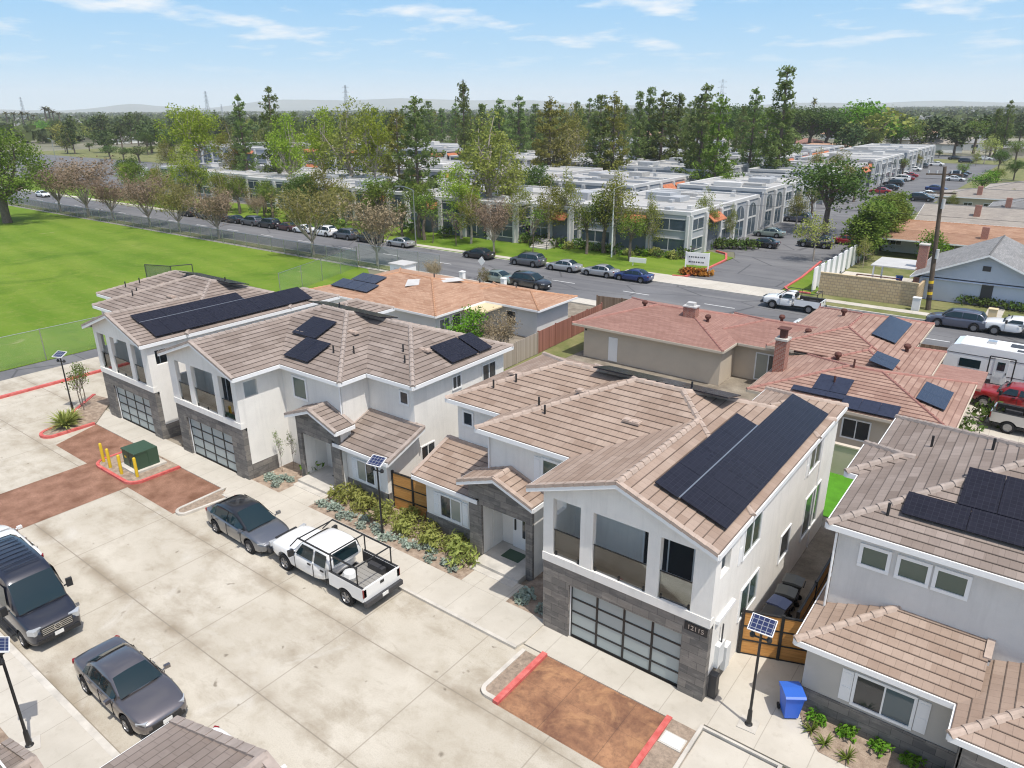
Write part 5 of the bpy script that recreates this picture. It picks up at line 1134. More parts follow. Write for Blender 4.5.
# SUV and parked street cars -------------------------------------
suv = car('parked_car', 'dark slate blue suv parked on the street by the utility pole', 4.9, 1.95, 1.75, (1.25,.45,-1.75,-2.25,1.66), 1.06, 'car_slate', 1.06, .82, 1.12, wheel_r=.37, roofw=.72, detail=False)
suv.location = (-6.6, 74.55+.85, 0); suv.rotation_euler.z = R(180)
sedan = car('parked_car', 'x', 4.75, 1.80, 1.45, (1.0,.2,-.95,-1.70,1.39), .94, 'car_silver', .92, .70, .98, detail=False)
def park(proto, base, px, py, lab, col, rot=180, dy=.85, grp=G_S):
    p = at(px, py); o = dup(proto, (p.x, p.y+dy, 0), R(rot), lab, recolor={base: col}, group=grp); return o
p = at(437, 250)
sedan.location = (p.x, 75.35, 0); sedan.rotation_euler.z = R(180)
sedan.location.x = at(398, 247).x; sedan['label'] = 'pale silver sedan parked before the street lamp on the far kerb'; sedan['group'] = G_S
SB, VB = 'car_silver', 'car_slate'
for proto, base, px, py, lab, col in (
    (sedan, SB, 473, 259.5, 'black sedan on the far kerb below the pink bare tree', 'car_black'), (suv, VB, 525, 266, 'dark grey suv on the far kerb, left of the silver sedan pair', 'car_grey'),
    (sedan, SB, 562, 271, 'silver beige sedan on the far kerb behind the dark grey suv', 'car_silver'), (sedan, SB, 599, 276, 'bright silver sedan on the far kerb left of the blue one', 'car_silver'), (sedan, SB, 633, 280.5, 'deep blue sedan last on the far kerb before the lot entrance', 'car_blue'),
    (suv, VB, 371, 242, 'black suv on the far kerb beside the pale silver sedan by the lamp', 'car_black'), (suv, VB, 345, 239, 'charcoal suv on the far kerb, third left of the street lamp', 'car_grey'), (suv, VB, 323, 236, 'white suv on the far kerb between a charcoal one and another white', 'car_white'), (sedan, SB, 303, 233, 'white sedan half hidden behind a street tree on the far kerb', 'car_white'),
    (sedan, SB, 286, 230.5, 'maroon sedan on the far kerb left of the white pair', 'car_maroon'), (suv, VB, 267, 228, 'black suv on the far kerb just left of the maroon sedan', 'car_black'), (suv, VB, 250, 225.5, 'dark grey suv on the far kerb, second left of the maroon sedan', 'car_grey'), (sedan, SB, 233, 223, 'black sedan on the far kerb under the bare pink trees', 'car_black'),
    (sedan, SB, 217, 221, 'dark navy sedan on the far kerb under the bare pink trees', 'car_navy'), (sedan, SB, 200, 219, 'charcoal sedan on the far kerb under the bare pink trees', 'car_grey'), (suv, VB, 183, 216.5, 'black suv at the left end of the parked row on the far kerb', 'car_black')):
    p = at(px, py); dup(proto, (p.x, 75.2, 0), R(180), lab, recolor={base: col}, group=G_S)
p = at(70, 194.5); dup(sedan, (p.x, 73.2, 0), 0, 'white sedan driving far down the street at the left', recolor={SB: 'car_white'})
dup(sedan, (at(498, 283).x, 65.3, 0), R(0), 'pale blue grey sedan parked at the near kerb above the orange roof', recolor={SB: 'car_green'}, group='cars parked along the near kerb')
dup(suv, (at(532, 287).x, 65.4, 0), R(0), 'black suv parked at the near kerb above the orange roof', recolor={VB: 'car_black'}, group='cars parked along the near kerb')
dup(sedan, (-15.8, 65.6, 0), R(0), 'white sedan on the street showing over the brown plank fence', recolor={SB: 'car_white'})
# business park: nose-in rows
rows = [(868,166.5,VB,'car_silver'),(877,171.5,VB,'car_white'),(895,172,VB,'car_grey'),(903,176,SB,'car_white'),(909,177.5,SB,'car_red'),(900,181,VB,'car_white'),(893,186,VB,'car_black'),(905,180.5,SB,'car_red'),(888,190,SB,'car_black'),(880,193.5,SB,'car_red'),(860,172,VB,'car_white'),(913,171,SB,'car_white'),(920,168,VB,'car_grey'),(928,164.5,SB,'car_silver'),(936,166,SB,'car_white')]
nm = {'car_silver':'silver','car_white':'white','car_grey':'grey','car_red':'red','car_black':'black','car_blue':'blue','car_navy':'navy','car_green':'pale green'}
used = {}
order = ['nearest','second','third','fourth','fifth','sixth']
for px, py, kind, col in sorted(rows, key=lambda r: -r[1]):
    k = (nm[col], kind); used[k] = used.get(k, 0)+1
    p = at(px, py); dup(suv if kind == VB else sedan, (p.x, p.y, 0), R(180+rng.uniform(-3,3)), '%s %s nosed in beside the white offices, %s of its colour' % (nm[col], 'suv' if kind == VB else 'sedan', order[used[k]-1]), recolor={kind: col}, group='cars nosed in beside the white offices')
for px, py, kind, col, lab in ((769,236.5,SB,'car_green','pale green hatchback in the lot entrance beside the white offices'),(797,221.5,VB,'car_slate','dark blue grey suv deeper in the lot by the red shrubs'),(762,247,SB,'car_black','black sedan behind the clipped hedge at the lot entrance'),(845,244,SB,'car_red','red sedan in the shade of the lot behind the yellow tree'),
    (936,191,SB,'car_blue','blue sedan parked on the right side of the lane'),(930,197,SB,'car_white','white sedan with blue tint on the right side of the lane'),(921,201,VB,'car_black','black suv low on the right side of the lane'),(955,181,SB,'car_white','white sedan on the right side beyond the blue one'),(958,177,VB,'car_navy','navy suv parked on the right side, middle of the row'),(962,174.5,SB,'car_grey','grey sedan parked on the right side, far part of the row'),(955,160,SB,'car_black','black sedan at the far end of the lane'),(966,163,VB,'car_navy','navy suv at the far right end of the lane'),(985,160,SB,'car_white','white sedan far right beside the orange tree'),(815,247,VB,'car_black','black suv in the lot entrance shade left of the yellow tree')):
    p = at(px, py); dup(suv if kind == VB else sedan, (p.x, p.y, 0), R(180 if px < 900 else 0), lab, recolor={kind: col}, group='cars in the business park')
# ---------------------------------------------------------------- plants
def leaves(rg, clumps, n, size, flat=0.0, jit=1.0, elong=1.0, up_bias=0.3):
    """many small leaf-sized faces spread through spherical clumps: list of (centre, radius)"""
    v = []; f = []
    for c, r in clumps:
        k = max(3, int(n*(r*r)))
        for _ in range(k):
            while True:
                p = Vector((rg.uniform(-1,1), rg.uniform(-1,1), rg.uniform(-1,1)))
                if p.length <= 1: break
            p = p*(0.35+0.65*rg.random()) if False else p
            p = Vector((p.x*r, p.y*r, p.z*r*(1-flat))) + Vector(c)
            nrm = Vector((rg.gauss(0,1), rg.gauss(0,1), rg.gauss(0,1)+up_bias)); nrm.normalize()
            a = nrm.orthogonal().normalized(); a = (Matrix.Rotation(rg.uniform(0,6.28), 3, nrm) @ a); b = nrm.cross(a)
            s = size*rg.uniform(.6,1.35)*jit; i = len(v)
            v += [tuple(p-a*s*elong*.5), tuple(p+b*s*.38), tuple(p+a*s*elong*.5), tuple(p-b*s*.38)]; f.append([i,i+1,i+2,i+3])
    return v, f
def foliage(name, vf, mat, parent):
    m = MB(); m.v, m.f = vf; return m.build(name, mat, parent, False, False)
def limb(m, p0, p1, r0, r1, rg, bend=.12, seg=4, n=6):
    p0 = Vector(p0); p1 = Vector(p1); L = (p1-p0).length; prev = p0; o = Vector((rg.uniform(-1,1),rg.uniform(-1,1),rg.uniform(-.3,.6)))*L*bend
    for k in range(1, seg+1):
        t = k/seg; q = p0.lerp(p1, t)+o*math.sin(math.pi*t); m.tube(prev, q, r0+(r1-r0)*(k-1)/seg, r0+(r1-r0)*t, n, cap=False); prev = q
    return m
PROTO = {}
def tree_root(nm): t = thing(nm, 'x', 'tree'); return t
def make_pine(key, seed, R0=3.4, n_lv=15, dens=1.0, mat='leaf_pine', lean=0.0, start=.22):
    rg = random.Random(seed); t = tree_root('pine_tree'); H = 20.0; tr = MB(); cl = []
    limb(tr, (0,0,0), (lean,0,H*.99), .38, .06, rg, .012, 8, 8)
    for k in range(n_lv):
        u = start+(1-start)*(k+rg.uniform(-.3,.3))/n_lv; z = H*u; rad = R0*(1-u)**.62*rg.uniform(.55,1.2)+.35
        nb = rg.choice((3,4,4,5)) if u < .9 else 3; a0 = rg.uniform(0,6.28)
        for b in range(nb):
            a = a0+6.28*b/nb+rg.uniform(-.35,.35); rr = rad*rg.uniform(.55,1.1); e = Vector((lean*u+rr*math.cos(a), rr*math.sin(a), z+rr*.25))
            tr.tube((lean*u,0,z-rr*.12), tuple(e), .07*(1.2-u)+.02, .015, 5, cap=False)
            m_ = max(1, int(rr/1.1))
            for q in range(m_+1):
                w = (q+.7)/(m_+1); w = min(w, 1); p = Vector((lean*u,0,z-rr*.12)).lerp(e, .35+.65*w); cl.append((tuple(p+Vector((rg.uniform(-.25,.25),rg.uniform(-.25,.25),rg.uniform(0,.35)))), rg.uniform(.42,.85)*(1.05-.35*u)))
    cl.append(((lean,0,H), .4)); cl.append(((lean,0,H-.6), .5))
    tr.build('trunk', 'bark', t, False, False); foliage('crown', leaves(rg, cl, 70*dens, .31, 0, 1, 1.8), mat, t); PROTO[key] = t; return t
SPECIES = dict(lime='sycamore_tree', lime2='sycamore_tree', oak='oak_tree', dark='evergreen_tree', ficus='ficus_tree', cypress='cypress_tree', far='suburb_tree', far2='suburb_tree', far3='suburb_tree', young='sapling', yellow='yellow_tree')
def make_broad(key, seed, H=12.0, cr=(4.2,4.2,4.0), mat='leaf_mid', nc=46, dens=34, leaf=.36, cz=None, clump=(.7,1.35), trunk='bark', tr_r=.28, limbs=7, open_=0.0, name='broad_tree'):
    rg = random.Random(seed); t = tree_root(SPECIES.get(key, name)); cz = cz or H-cr[2]*.95; tr = MB(); cl = []
    fork = max(.8, cz-cr[2]*.75); limb(tr, (0,0,0), (rg.uniform(-.2,.2),rg.uniform(-.2,.2),fork), tr_r, tr_r*.75, rg, .04, 3, 8)
    # lopsided outline: a few big lobes, then clumps on and inside them
    lobes = [(Vector((math.cos(a)*cr[0]*.45, math.sin(a)*cr[1]*.45, cz+rg.uniform(-.4,.45)*cr[2])), rg.uniform(.45,.68)) for a in [6.28*k/6+rg.uniform(-.4,.4) for k in range(6)]] + [(Vector((rg.uniform(-.2,.2)*cr[0], rg.uniform(-.2,.2)*cr[1], cz+cr[2]*.45)), .55)]
    for k in range(nc):
        lc, lr = rg.choice(lobes); d = Vector((rg.gauss(0,1),rg.gauss(0,1),rg.gauss(0,1)+.25)).normalized(); s = rg.uniform(.55,1.0) if rg.random() > open_ else rg.uniform(.9,1.2)
        p = lc+Vector((d.x*cr[0]*lr*s, d.y*cr[1]*lr*s, d.z*cr[2]*lr*s)); cl.append((tuple(p), rg.uniform(*clump)))
    for k in range(limbs):
        p = Vector(cl[(k*5) % len(cl)][0]); limb(tr, (0,0,fork-.1), tuple(p), tr_r*.55, .03, rg, .1, 4, 6)
        for q in range(2):
            p2 = Vector(cl[(k*5+q+1) % len(cl)][0]); limb(tr, tuple(Vector((0,0,fork)).lerp(p, .55)), tuple(p2), tr_r*.25, .02, rg, .1, 3, 5)
    tr.build('trunk', trunk, t, False, False); foliage('crown', leaves(rg, cl, dens, leaf), mat, t); PROTO[key] = t; return t
def make_bare(key, seed, H=8.0, mat='twig_pink', spread=3.6):
    rg = random.Random(seed); t = tree_root('bare_tree'); tr = MB(); fork = 1.7; limb(tr, (0,0,0), (0,0,fork), .17, .14, rg, .03, 3, 7); v = []; f = []; cl = []
    for k in range(15):
        a = 6.28*k/15+rg.uniform(-.3,.3); rr = spread*rg.uniform(.3,.95); e = Vector((rr*math.cos(a), rr*math.sin(a), H*rg.uniform(.62,.92))); limb(tr, (0,0,fork-.05), tuple(e), .07, .018, rg, .1, 4, 5)
        for q in range(150):
            b = Vector((0,0,fork)).lerp(e, rg.uniform(.45,1.05))+Vector((rg.gauss(0,.5),rg.gauss(0,.5),rg.gauss(0,.45))); d = Vector((b.x*.25+rg.gauss(0,.5), b.y*.25+rg.gauss(0,.5), rg.uniform(.1,1.2))).normalized(); L = rg.uniform(.35,.95); s = d.orthogonal().normalized()*rg.uniform(.012,.03)
            i = len(v); v += [tuple(b-s), tuple(b+s), tuple(b+d*L)]; f.append([i,i+1,i+2])
            if rg.random() < .45: cl.append((tuple(b+d*L), .16))
    tr.build('trunk', 'bark_pale', t, False, False); lv = leaves(rg, cl, 60, .2); k = len(v); v += lv[0]; f += [[a+k for a in q] for q in lv[1]]
    foliage('crown', (v, f), mat, t); PROTO[key] = t; return t
def make_palm(key, seed, H=14.0, r=2.0):
    rg = random.Random(seed); t = tree_root('palm_tree'); tr = MB(); limb(tr, (0,0,0), (0,0,H), .28, .2, rg, .01, 5, 8); tr.build('trunk', 'bark', t, False, False); m = MB()
    for k in range(34):
        a = rg.uniform(0,6.28); el = rg.uniform(-.9,1.2); p = Vector((0,0,H)); d = Vector((math.cos(a)*math.cos(el), math.sin(a)*math.cos(el), math.sin(el))); s = Vector((-math.sin(a),math.cos(a),0)); w = .28
        for q in range(4):
            p2 = p+d*(r/4)*rg.uniform(.9,1.2); w2 = w*(1.0 if q < 2 else .45); m.poly([tuple(p-s*w), tuple(p+s*w), tuple(p2+s*w2), tuple(p2-s*w2)]); p = p2; w = w2; d.z -= .22; d.normalize()
    m.build('crown', 'leaf_palm', t, False, False); PROTO[key] = t; return t
def make_shrub(key, seed, R_=.55, H=.9, mat='leaf_yellow', leaf=.13, nc=16, dens=260, cat='shrub', elong=1.6, name='shrub'):
    rg = random.Random(seed); t = thing(name, 'x', cat); cl = []; st = MB()
    for k in range(nc):
        a = rg.uniform(0,6.28); rr = R_*math.sqrt(rg.random())*.9; h = H*rg.uniform(.25,.95)*(1-.45*rr/R_); cl.append(((rr*math.cos(a), rr*math.sin(a), h), rg.uniform(.14,.28)*R_/.55)); st.tube((rr*.2*math.cos(a), rr*.2*math.sin(a), 0), (rr*math.cos(a), rr*math.sin(a), h), .012, .006, 4, cap=False)
    st.build('stems', 'bark', t, False, False); foliage('foliage', leaves(rg, cl, dens/(R_/.55)**2, leaf, 0, 1, elong), mat, t); PROTO[key] = t; return t
def make_spiky(key, seed, mat, n=40, L=.8, w=.05):
    rg = random.Random(seed); m = MB()
    for k in range(n):
        a = rg.uniform(0,6.28); el = rg.uniform(.35,1.4); d = Vector((math.cos(a)*math.cos(el), math.sin(a)*math.cos(el), math.sin(el))); s = Vector((-math.sin(a),math.cos(a),0)); p = Vector((0,0,.02)); ll = L*rg.uniform(.6,1.1); ww = w
        for q in range(3):
            p2 = p+d*ll/3; w2 = ww*(.8 if q < 2 else .1); m.poly([tuple(p-s*ww), tuple(p+s*ww), tuple(p2+s*w2), tuple(p2-s*w2)]); p = p2; ww = w2; d.z -= .25; d.normalize()
    o = m.build('plant', mat, None, False, False); tag(o, 'x', 'plant'); PROTO[key] = o; return o
for k in range(4): make_pine('pine%d' % k, 50+k, 3.5+.35*k, 15+k)
make_pine('pinefat', 71, 5.6, 17, 1.15, 'leaf_pine', 0, .14); make_pine('pinefat2', 72, 5.0, 15, 1.1, 'leaf_olive', 0, .2); make_pine('pinelime', 73, 5.4, 17, 1.2, 'leaf_mid', 0, .2); make_pine('pinetall', 74, 3.3, 19, .95, 'leaf_pine', 0, .2)
make_broad('lime', 80, 15, (4.9,4.9,5.2), 'leaf_lime', 120, 52, .30, open_=.2, trunk='bark_pale'); make_broad('lime2', 81, 15, (3.9,3.9,5.6), 'leaf_lime', 95, 46, .29, open_=.35, trunk='bark_pale', limbs=10)
make_broad('olive', 82, 13, (3.8,3.8,5.0), 'leaf_olive', 80, 44, .27, open_=.35, trunk='bark_pale', limbs=10); make_broad('oak', 83, 13, (6.2,6.2,5.6), 'leaf_mid', 190, 60, .27, tr_r=.55, limbs=10)
make_broad('mid', 84, 8, (2.6,2.6,2.6), 'leaf_mid', 52, 60, .22, clump=(.5,.95)); make_broad('young', 85, 7, (1.9,1.9,2.4), 'leaf_mid', 26, 26, .26, clump=(.45,.8), tr_r=.1, open_=.3)
make_broad('dark', 86, 9, (3.8,3.8,3.4), 'leaf_dark', 66, 52, .27); make_broad('ficus', 87, 7, (3.4,3.4,2.2), 'leaf_dark', 50, 36, .30, clump=(.6,1.1)); make_broad('bronze', 88, 9, (3.0,3.0,3.6), 'leaf_bronze', 64, 50, .25, open_=.3, trunk='bark_pale', limbs=9)
make_broad('yellow', 89, 8, (3.0,3.0,2.8), 'leaf_yellow', 34, 22, .34, open_=.35, trunk='bark_pale', limbs=9, tr_r=.14); make_broad('bright', 90, 7, (3.6,3.6,2.6), 'leaf_bright', 50, 32, .34); make_broad('cypress', 91, 9, (1.6,1.6,4.6), 'leaf_mid', 150, 60, .26, cz=4.6, clump=(.5,.9), tr_r=.15, limbs=3)
make_broad('far', 92, 10, (4.6,4.6,3.6), 'leaf_far', 40, 9, .75, clump=(1.0,1.8), limbs=3); make_broad('far2', 93, 12, (4.0,4.0,5.0), 'leaf_far', 40, 9, .75, clump=(1.0,1.8), limbs=3); make_broad('far3', 94, 9, (4.4,4.4,3.4), 'leaf_olive', 36, 9, .7, clump=(1.0,1.7), limbs=3)
make_bare('bare0', 100); make_bare('bare2', 103, 7.0, 'twig_pink', 4.0); make_bare('bare1', 101, 8.0, 'twig_pink', 3.5); make_bare('bare3', 104, 7.8, 'leaf_bronze', 3.6); make_bare('bareolive', 102, 8.2, 'leaf_bronze', 4.4); make_palm('palm', 110); make_palm('palmshort', 111, 7, 2.8)
make_shrub('bshrub', 204, .9, 1.3, 'leaf_dark', .22, 26, 90); HT = dict(pine0=20, pine1=20, pine2=20, pine3=20, pinefat=20, pinefat2=20, pinelime=20, pinetall=20, lime=15, lime2=15, olive=13, oak=13, mid=8, young=7, dark=9, ficus=7, bronze=9, yellow=8, bright=7, cypress=9, far=10, far2=12, far3=9, bare0=7.6, bare1=8.0, bare2=6.8, bare3=7.6, bareolive=7.8, palm=15, palmshort=8.5)
HIDE = Vector((0, 0, 0)); first_used = {}
def plant(key, loc, label, h=None, rot=None, group=None, wide=1.0, s=None, cat=None):
    p = PROTO[key]; k = s if s is not None else (h/HT[key] if h else 1.0); rot = rng.uniform(0,6.28) if rot is None else rot
    sc = (k*wide, k*wide, k)
    if key not in first_used: o = p; first_used[key] = p; o.location = loc; o.rotation_euler = (0,0,rot); o.scale = sc; o['label'] = label
    else:
        o = dup(p, loc, rot, label, sc)
        if 'group' in o: del o['group']
    if group: o['group'] = group
    if cat: o['category'] = cat
    return o
def tree_px(key, px, top, Y, label, **kw):
    q = up(px, top, Y); return plant(key, (q.x, q.y, 0), label, h=q.z, **kw)
# pines of the business park
OFFB = [(-57.5,-40.3,91.5,117),(-64.5,-57.6,89.5,112),(-56,-40.8,121,150),(-58,-41.5,160,192),(-60,-42,202,236),(-86,-66,87.5,110),(-82,-62,116,142),(-84,-62,150,180),(-90,-64,190,222),(-112,-90,89,112),(-108,-86,120,146),(-112,-88,156,184),(-118,-92,194,226),(-140,-116,92,114),(-136,-112,122,148),(-142,-116,158,190),(-166,-144,95,116),(-164,-140,126,154),(-190,-168,100,118),(-205,-150,165,200)]
GP = 'tall pines standing in the business park'
rx0 = random.Random(4)
pines = [('pine0',237,95,104,'tall sparse dark pine left of the twin bright green tree'),('pine3',268,88,104,'tall sparse dark pine with a bright green tree at its right'),('pinefat',414,97,95,'broad dark pine in front of the white facade with arched windows'),('pinefat2',396,110,97,'olive pine merging into the left of the broad dark pine'),
 ('pine1',463,82,150,'slender pine that rises above the lattice mast near the middle'),('pine2',482,104,132,'olive green pine right of the slender middle pine'),('pine0',499,99,160,'dark pine behind the pink bare tree by the offices'),('pine3',519,97,182,'dark pine spike on the skyline right of the middle mast'),('pinefat2',551,98,148,'full pine in front of the dark balconied office'),('pine1',577,101,200,'dark narrow pine on the skyline left of the office pine pair'),
 ('pine2',601,95,150,'left pine of the close pair behind the flat white roof'),('pinefat2',615,93,152,'right pine of the close pair behind the flat white roof'),('pine3',590,99,212,'far dark pine between the balconied office and the close pair'),('pinetall',641,92,172,'thin pine left of the three thin pines on the skyline'),('pinetall',651,88,178,'thin pine with a bare tip, tallest of its skyline cluster'),('pine0',665,91,176,'thin dark pine right of the bare tipped one'),('pine1',680,93,180,'dark pine left of the bright broad pine'),
 ('pine2',700,98,165,'dark pine touching the left of the bright broad pine'),('pine3',707,86,152,'dark pine top rising out of the bright broad pine'),('pinelime',722,96,140,'bright green broad pine above the long white roof'),('pine0',757,88,172,'dark pine right of the bright broad pine'),('pinetall',788,67,168,'tallest pine of all, thin and layered, over the right hand roofs'),('pine1',441,108,235,'dark skyline pine left of the middle mast'),('pine2',428,101,262,'pointed blue green skyline pine left of the slender middle pine'),('pine0',455,103,255,'dark skyline pine just behind the slender middle pine'),
 ('pine3',1012,101,330,'dark pine group leader at the right edge of the photo'),('pine1',1000,108,345,'smaller dark pine left of the right edge pine'),('pine2',535,104,225,'far dark pine behind the full pine'),('pine0',563,105,240,'far dark pine right behind the full pine'),('pine1',626,104,205,'far dark pine between the close pair and thin cluster'),('pine2',745,106,215,'short far pine left of the dark right hand pine'),('pine3',470,112,205,'short far pine behind the olive green pine'),('pine0',330,112,235,'far pine behind the lime tree row'),('pine2',375,108,215,'far pine left behind the broad dark pine'),('pine1',510,108,250,'hazy pine on the skyline between two nearer dark ones'),('pine3',690,104,230,'hazy far pine behind the bright broad pine')]
for k, px, tp, Y, lab in pines: tree_px(k, px, tp, Y, lab, group=GP, wide=rx0.uniform(.85,1.4))
rx_ = random.Random(9)
for i in range(40):
    px = 130+i*16.8+rx_.uniform(-5,5); Y = rx_.uniform(190,330); k = rx_.choice(('pinefat2','pine2','pinefat','pinelime','pine3','pinefat2'))
    tree_px(k, px, rx_.uniform(106,122)+(3 if px < 400 else 0), Y, {'pinefat2':'olive pine','pine2':'dark pine','pinefat':'broad dark pine','pinelime':'bright green pine','pine3':'dark sparse pine'}[k]+' in the continuous tree belt behind the offices', group='pines of the belt behind the offices, '+k, wide=1.15)
for i in range(46):
    px = 150+i*14+rx_.uniform(-6,6); Y = rx_.uniform(112,200); k = rx_.choice(('olive','lime2','mid','bronze','dark','olive'))
    q = up(px, 140, Y); xx = q.x
    if not any(x0-2.2 < xx < x1+2.2 and y0-2.2 < Y < y1+2.2 for x0,x1,y0,y1 in OFFB) and xx < -36.5:
        plant(k, (xx, Y, 0), {'olive':'olive','lime2':'lime green','mid':'green','bronze':'brownish','dark':'dark green'}[k]+' courtyard tree between the white office blocks', s=rx_.uniform(.75,1.15)*(1.3 if k == 'mid' else 1), group='courtyard trees between the offices, '+k)
for i in range(30):
    x = -178+i*3.7+rx_.uniform(-1.2,1.2); Y = rx_.uniform(81,86.5); k = rx_.choice(('olive','mid','lime2','bronze','mid','dark'))
    plant(k, (x, Y, 0), {'olive':'olive','lime2':'lime green','mid':'bushy green','bronze':'brownish','dark':'dark green'}[k]+' tree of the thick planting before the left hand offices', s=rx_.uniform(.55,.95)*(1.15 if k in ('mid','dark') else .85), wide=1.15, group='thick planting before the left hand offices, '+k)
for i in range(16): plant('bshrub', (-175+i*6.5+rx_.uniform(-2,2), rx_.uniform(80,88), 0), 'large dark shrub in the planting before the left hand offices', s=rx_.uniform(1.3,2.3), group='large shrubs before the left hand offices')
for i, (px, tp, Y, k) in enumerate(((965,163,230,'mid'),(1000,168,215,'mid'),(1018,160,240,'dark'),(975,190,175,'mid'),(1015,190,170,'olive'),(945,205,135,'olive'),(1003,150,270,'dark'),(978,152,290,'olive'),(940,150,330,'dark'),(1020,140,300,'mid'),(960,128,345,'dark'),(1000,124,350,'dark'),(980,120,360,'mid'),(897,128,345,'dark'),(915,124,350,'mid'),(800,192,128,'olive'),(815,186,140,'mid'),(820,150,185,'olive'),(858,172,168,'mid'),(905,158,235,'mid'),(918,150,262,'olive'))):
    tree_px(k, px, tp, Y, {'mid':'green','olive':'olive','dark':'dark green'}[k]+' tree among the roofs and lots at the right side', group='trees among the roofs at the right, '+k, wide=1.25)
GB_ = 'leafy trees along the business park frontage'
for k, px, tp, Y, lab, w in [('lime',188,106,100,'big bright lime green tree left of the two tall dark pines',1.0),('lime2',284,118,98,'bright lime green narrow tree right of the second tall pine',.9),('olive',228,125,104,'pale thin leaved tree left of the tall sparse pine',.8),('lime2',318,112,104,'lime green tree, left one of the row with pale stems',1.0),('olive',345,104,106,'yellowish lime tree with many pale stems, middle of the row',1.1),('lime2',370,110,106,'lime green tree, right one of the row with pale stems',.9),
 ('olive',487,118,93,'brownish olive tree with forked pale limbs above the pink bare tree',1.25),('olive',517,183,88,'thin olive tree before the white stair wing',.9),('olive',549,178,88,'thin olive tree left of the grey stairwell',.9),('mid',606,190,88,'dark green tree behind the round one before the offices',1.0),('olive',652,196,90,'thin olive tree at the corner of the corner office',.8),('olive',508,140,98,'thin olive tree right of the brownish forked one',.9),('olive',567,172,90,'thin spotted tree before the grey stairwell',.8),('mid',588,205,86,'round dark green tree left of the lamp before the offices',.95),('olive',618,168,88,'olive tree with open crown over a terracotta canopy',.95),('mid',632,214,85,'dark green tree right of the lamp before the offices',1.05),
 ('young',533,207,82,'young green tree by the yellow shrubs before the offices',1.0),('young',431,206,80,'young green tree on the sloping lawn, left of two',1.05),('young',455,207,80.5,'young green tree on the sloping lawn, right of two',1.15),('olive',710,190,98,'thin tree before the white arches, left of two',.75),('olive',733,205,104,'thin tree before the white arches, right of two',.55),('bronze',557,128,150,'yellow brown tree in front of the right hand pine pair',1.1),('olive',575,108,175,'yellowing tree behind the dark balconied office',.9),
 ('dark',835,160,122,'big dark green tree at the mouth of the long lane',1.45),('yellow',820,212,99,'young yellow green tree on the grass strip at the lot entrance',1.0),('olive',845,150,172,'olive tree between the white office wings',1.1),('yellow',868,235,98,'yellowing shrubby tree at the foot of the clipped column row',.6),('bright',934,232,104,'rounded green tree behind the grey blue house',1.0),('bright',985,172,205,'bright yellow green tree on the right of the lane',1.5),('yellow',990,134,300,'orange yellow tree at the far end of the lane',1.0),('olive',955,192,160,'grey green bushy tree right of the parked blue sedan',1.0),('dark',1008,215,150,'dark shrubby tree beside the far brick chimneys',.8)]:
    tree_px(k, px, tp, Y, lab, group=GB_, wide=w)
for i, (px, tp, Y) in enumerate(((868,203,101),(876,199,104),(883,196,108),(890,194,112),(897,193,117),(903,192,122))):
    tree_px('cypress', px, tp, Y, '%s column of the clipped dark green tree row beside the lane' % ('nearest','second','third','fourth','fifth','farthest')[i], group='column trees beside the lane', wide=1.6)
GR = 'bare pinkish street trees'
for i, (px, tp, Y, k, w, lab) in enumerate(((50,163,63.4,'bare0',1.15,'leftmost bare pinkish tree behind the field fence'),(77,160,63.4,'bare1',1.35,'second bare pinkish tree from the left, widest crown'),(105,179,63.4,'bare2',1.0,'third bare pinkish tree from the left, low'),(141,176,63.4,'bare1',1.1,'fourth bare pinkish tree from the left behind the field fence'),(172,183,63.4,'bare3',1.0,'fifth bare pinkish tree from the left behind the field fence'),(212,190,63.4,'bare2',1.0,'sixth bare pinkish tree from the left behind the field fence'),
    (307,190,63.4,'bareolive',1.2,'bare street tree with olive brown buds behind the field fence end'),(373,199,63.4,'bare1',1.1,'reddish bare tree at the netted corner by the street'),(255,196,80,'bare0',1.0,'bare tree across the street behind the dark parked cars'),(493,200,79,'bare1',.95,'pinkish bare tree in front of the grey office wall'))):
    tree_px(k, px, tp, Y, lab, group=GR, wide=w)
q = at(8, 223); plant('oak', (q.x, q.y, 0), 'large round green tree on the playing field at the left edge', h=up(10, 128, q.y).z, wide=1.15)
# far left: dark clipped trees, palms, plaza trees
GF = 'clipped dark trees in the far left car park'
for i, (px, py, Y) in enumerate(((108,146,150),(122,148,150),(137,147,146),(88,143,175),(72,140,180),(115,133,215),(137,134,215),(152,131,230),(165,136,210),(92,135,215),(60,136,190),(150,146,180),(172,128,250),(45,134,215))):
    tree_px('ficus', px, py, Y, 'round clipped tree in far left car park, %s' % ('front row left','front row middle','front row right with bare trunk','behind the row on the left','left of the row near the palm','back row, left','back row, middle','back row, right','behind the lime tree','back row near the left palm','left end by the short palm','behind the row on the right','farthest, behind the lime tree','far left below the tall palms')[i], group=GF, wide=1.7)
for i, (px, tp, Y) in enumerate(((5,112,330),(13,112,320),(21,112,320),(27,112,330),(33,114,335),(44,107,360),(48,108,365),(52,110,360),(58,112,380))):
    tree_px('palm', px, tp, Y, 'tall palm on the far left skyline, %s' % ('at the very edge','second from the edge','third from the edge','fourth from the edge','fifth from the edge','sixth, taller','seventh, tallest','eighth, taller','last on the right')[i], group='palms on the far left skyline', wide=2.3)
tree_px('palmshort', 63, 140, 165, 'short fat palm with a yellowed skirt before the dark trees', wide=1.2); tree_px('palm', 815, 99, 520, 'lone tall palm on the skyline over the dark green trees')
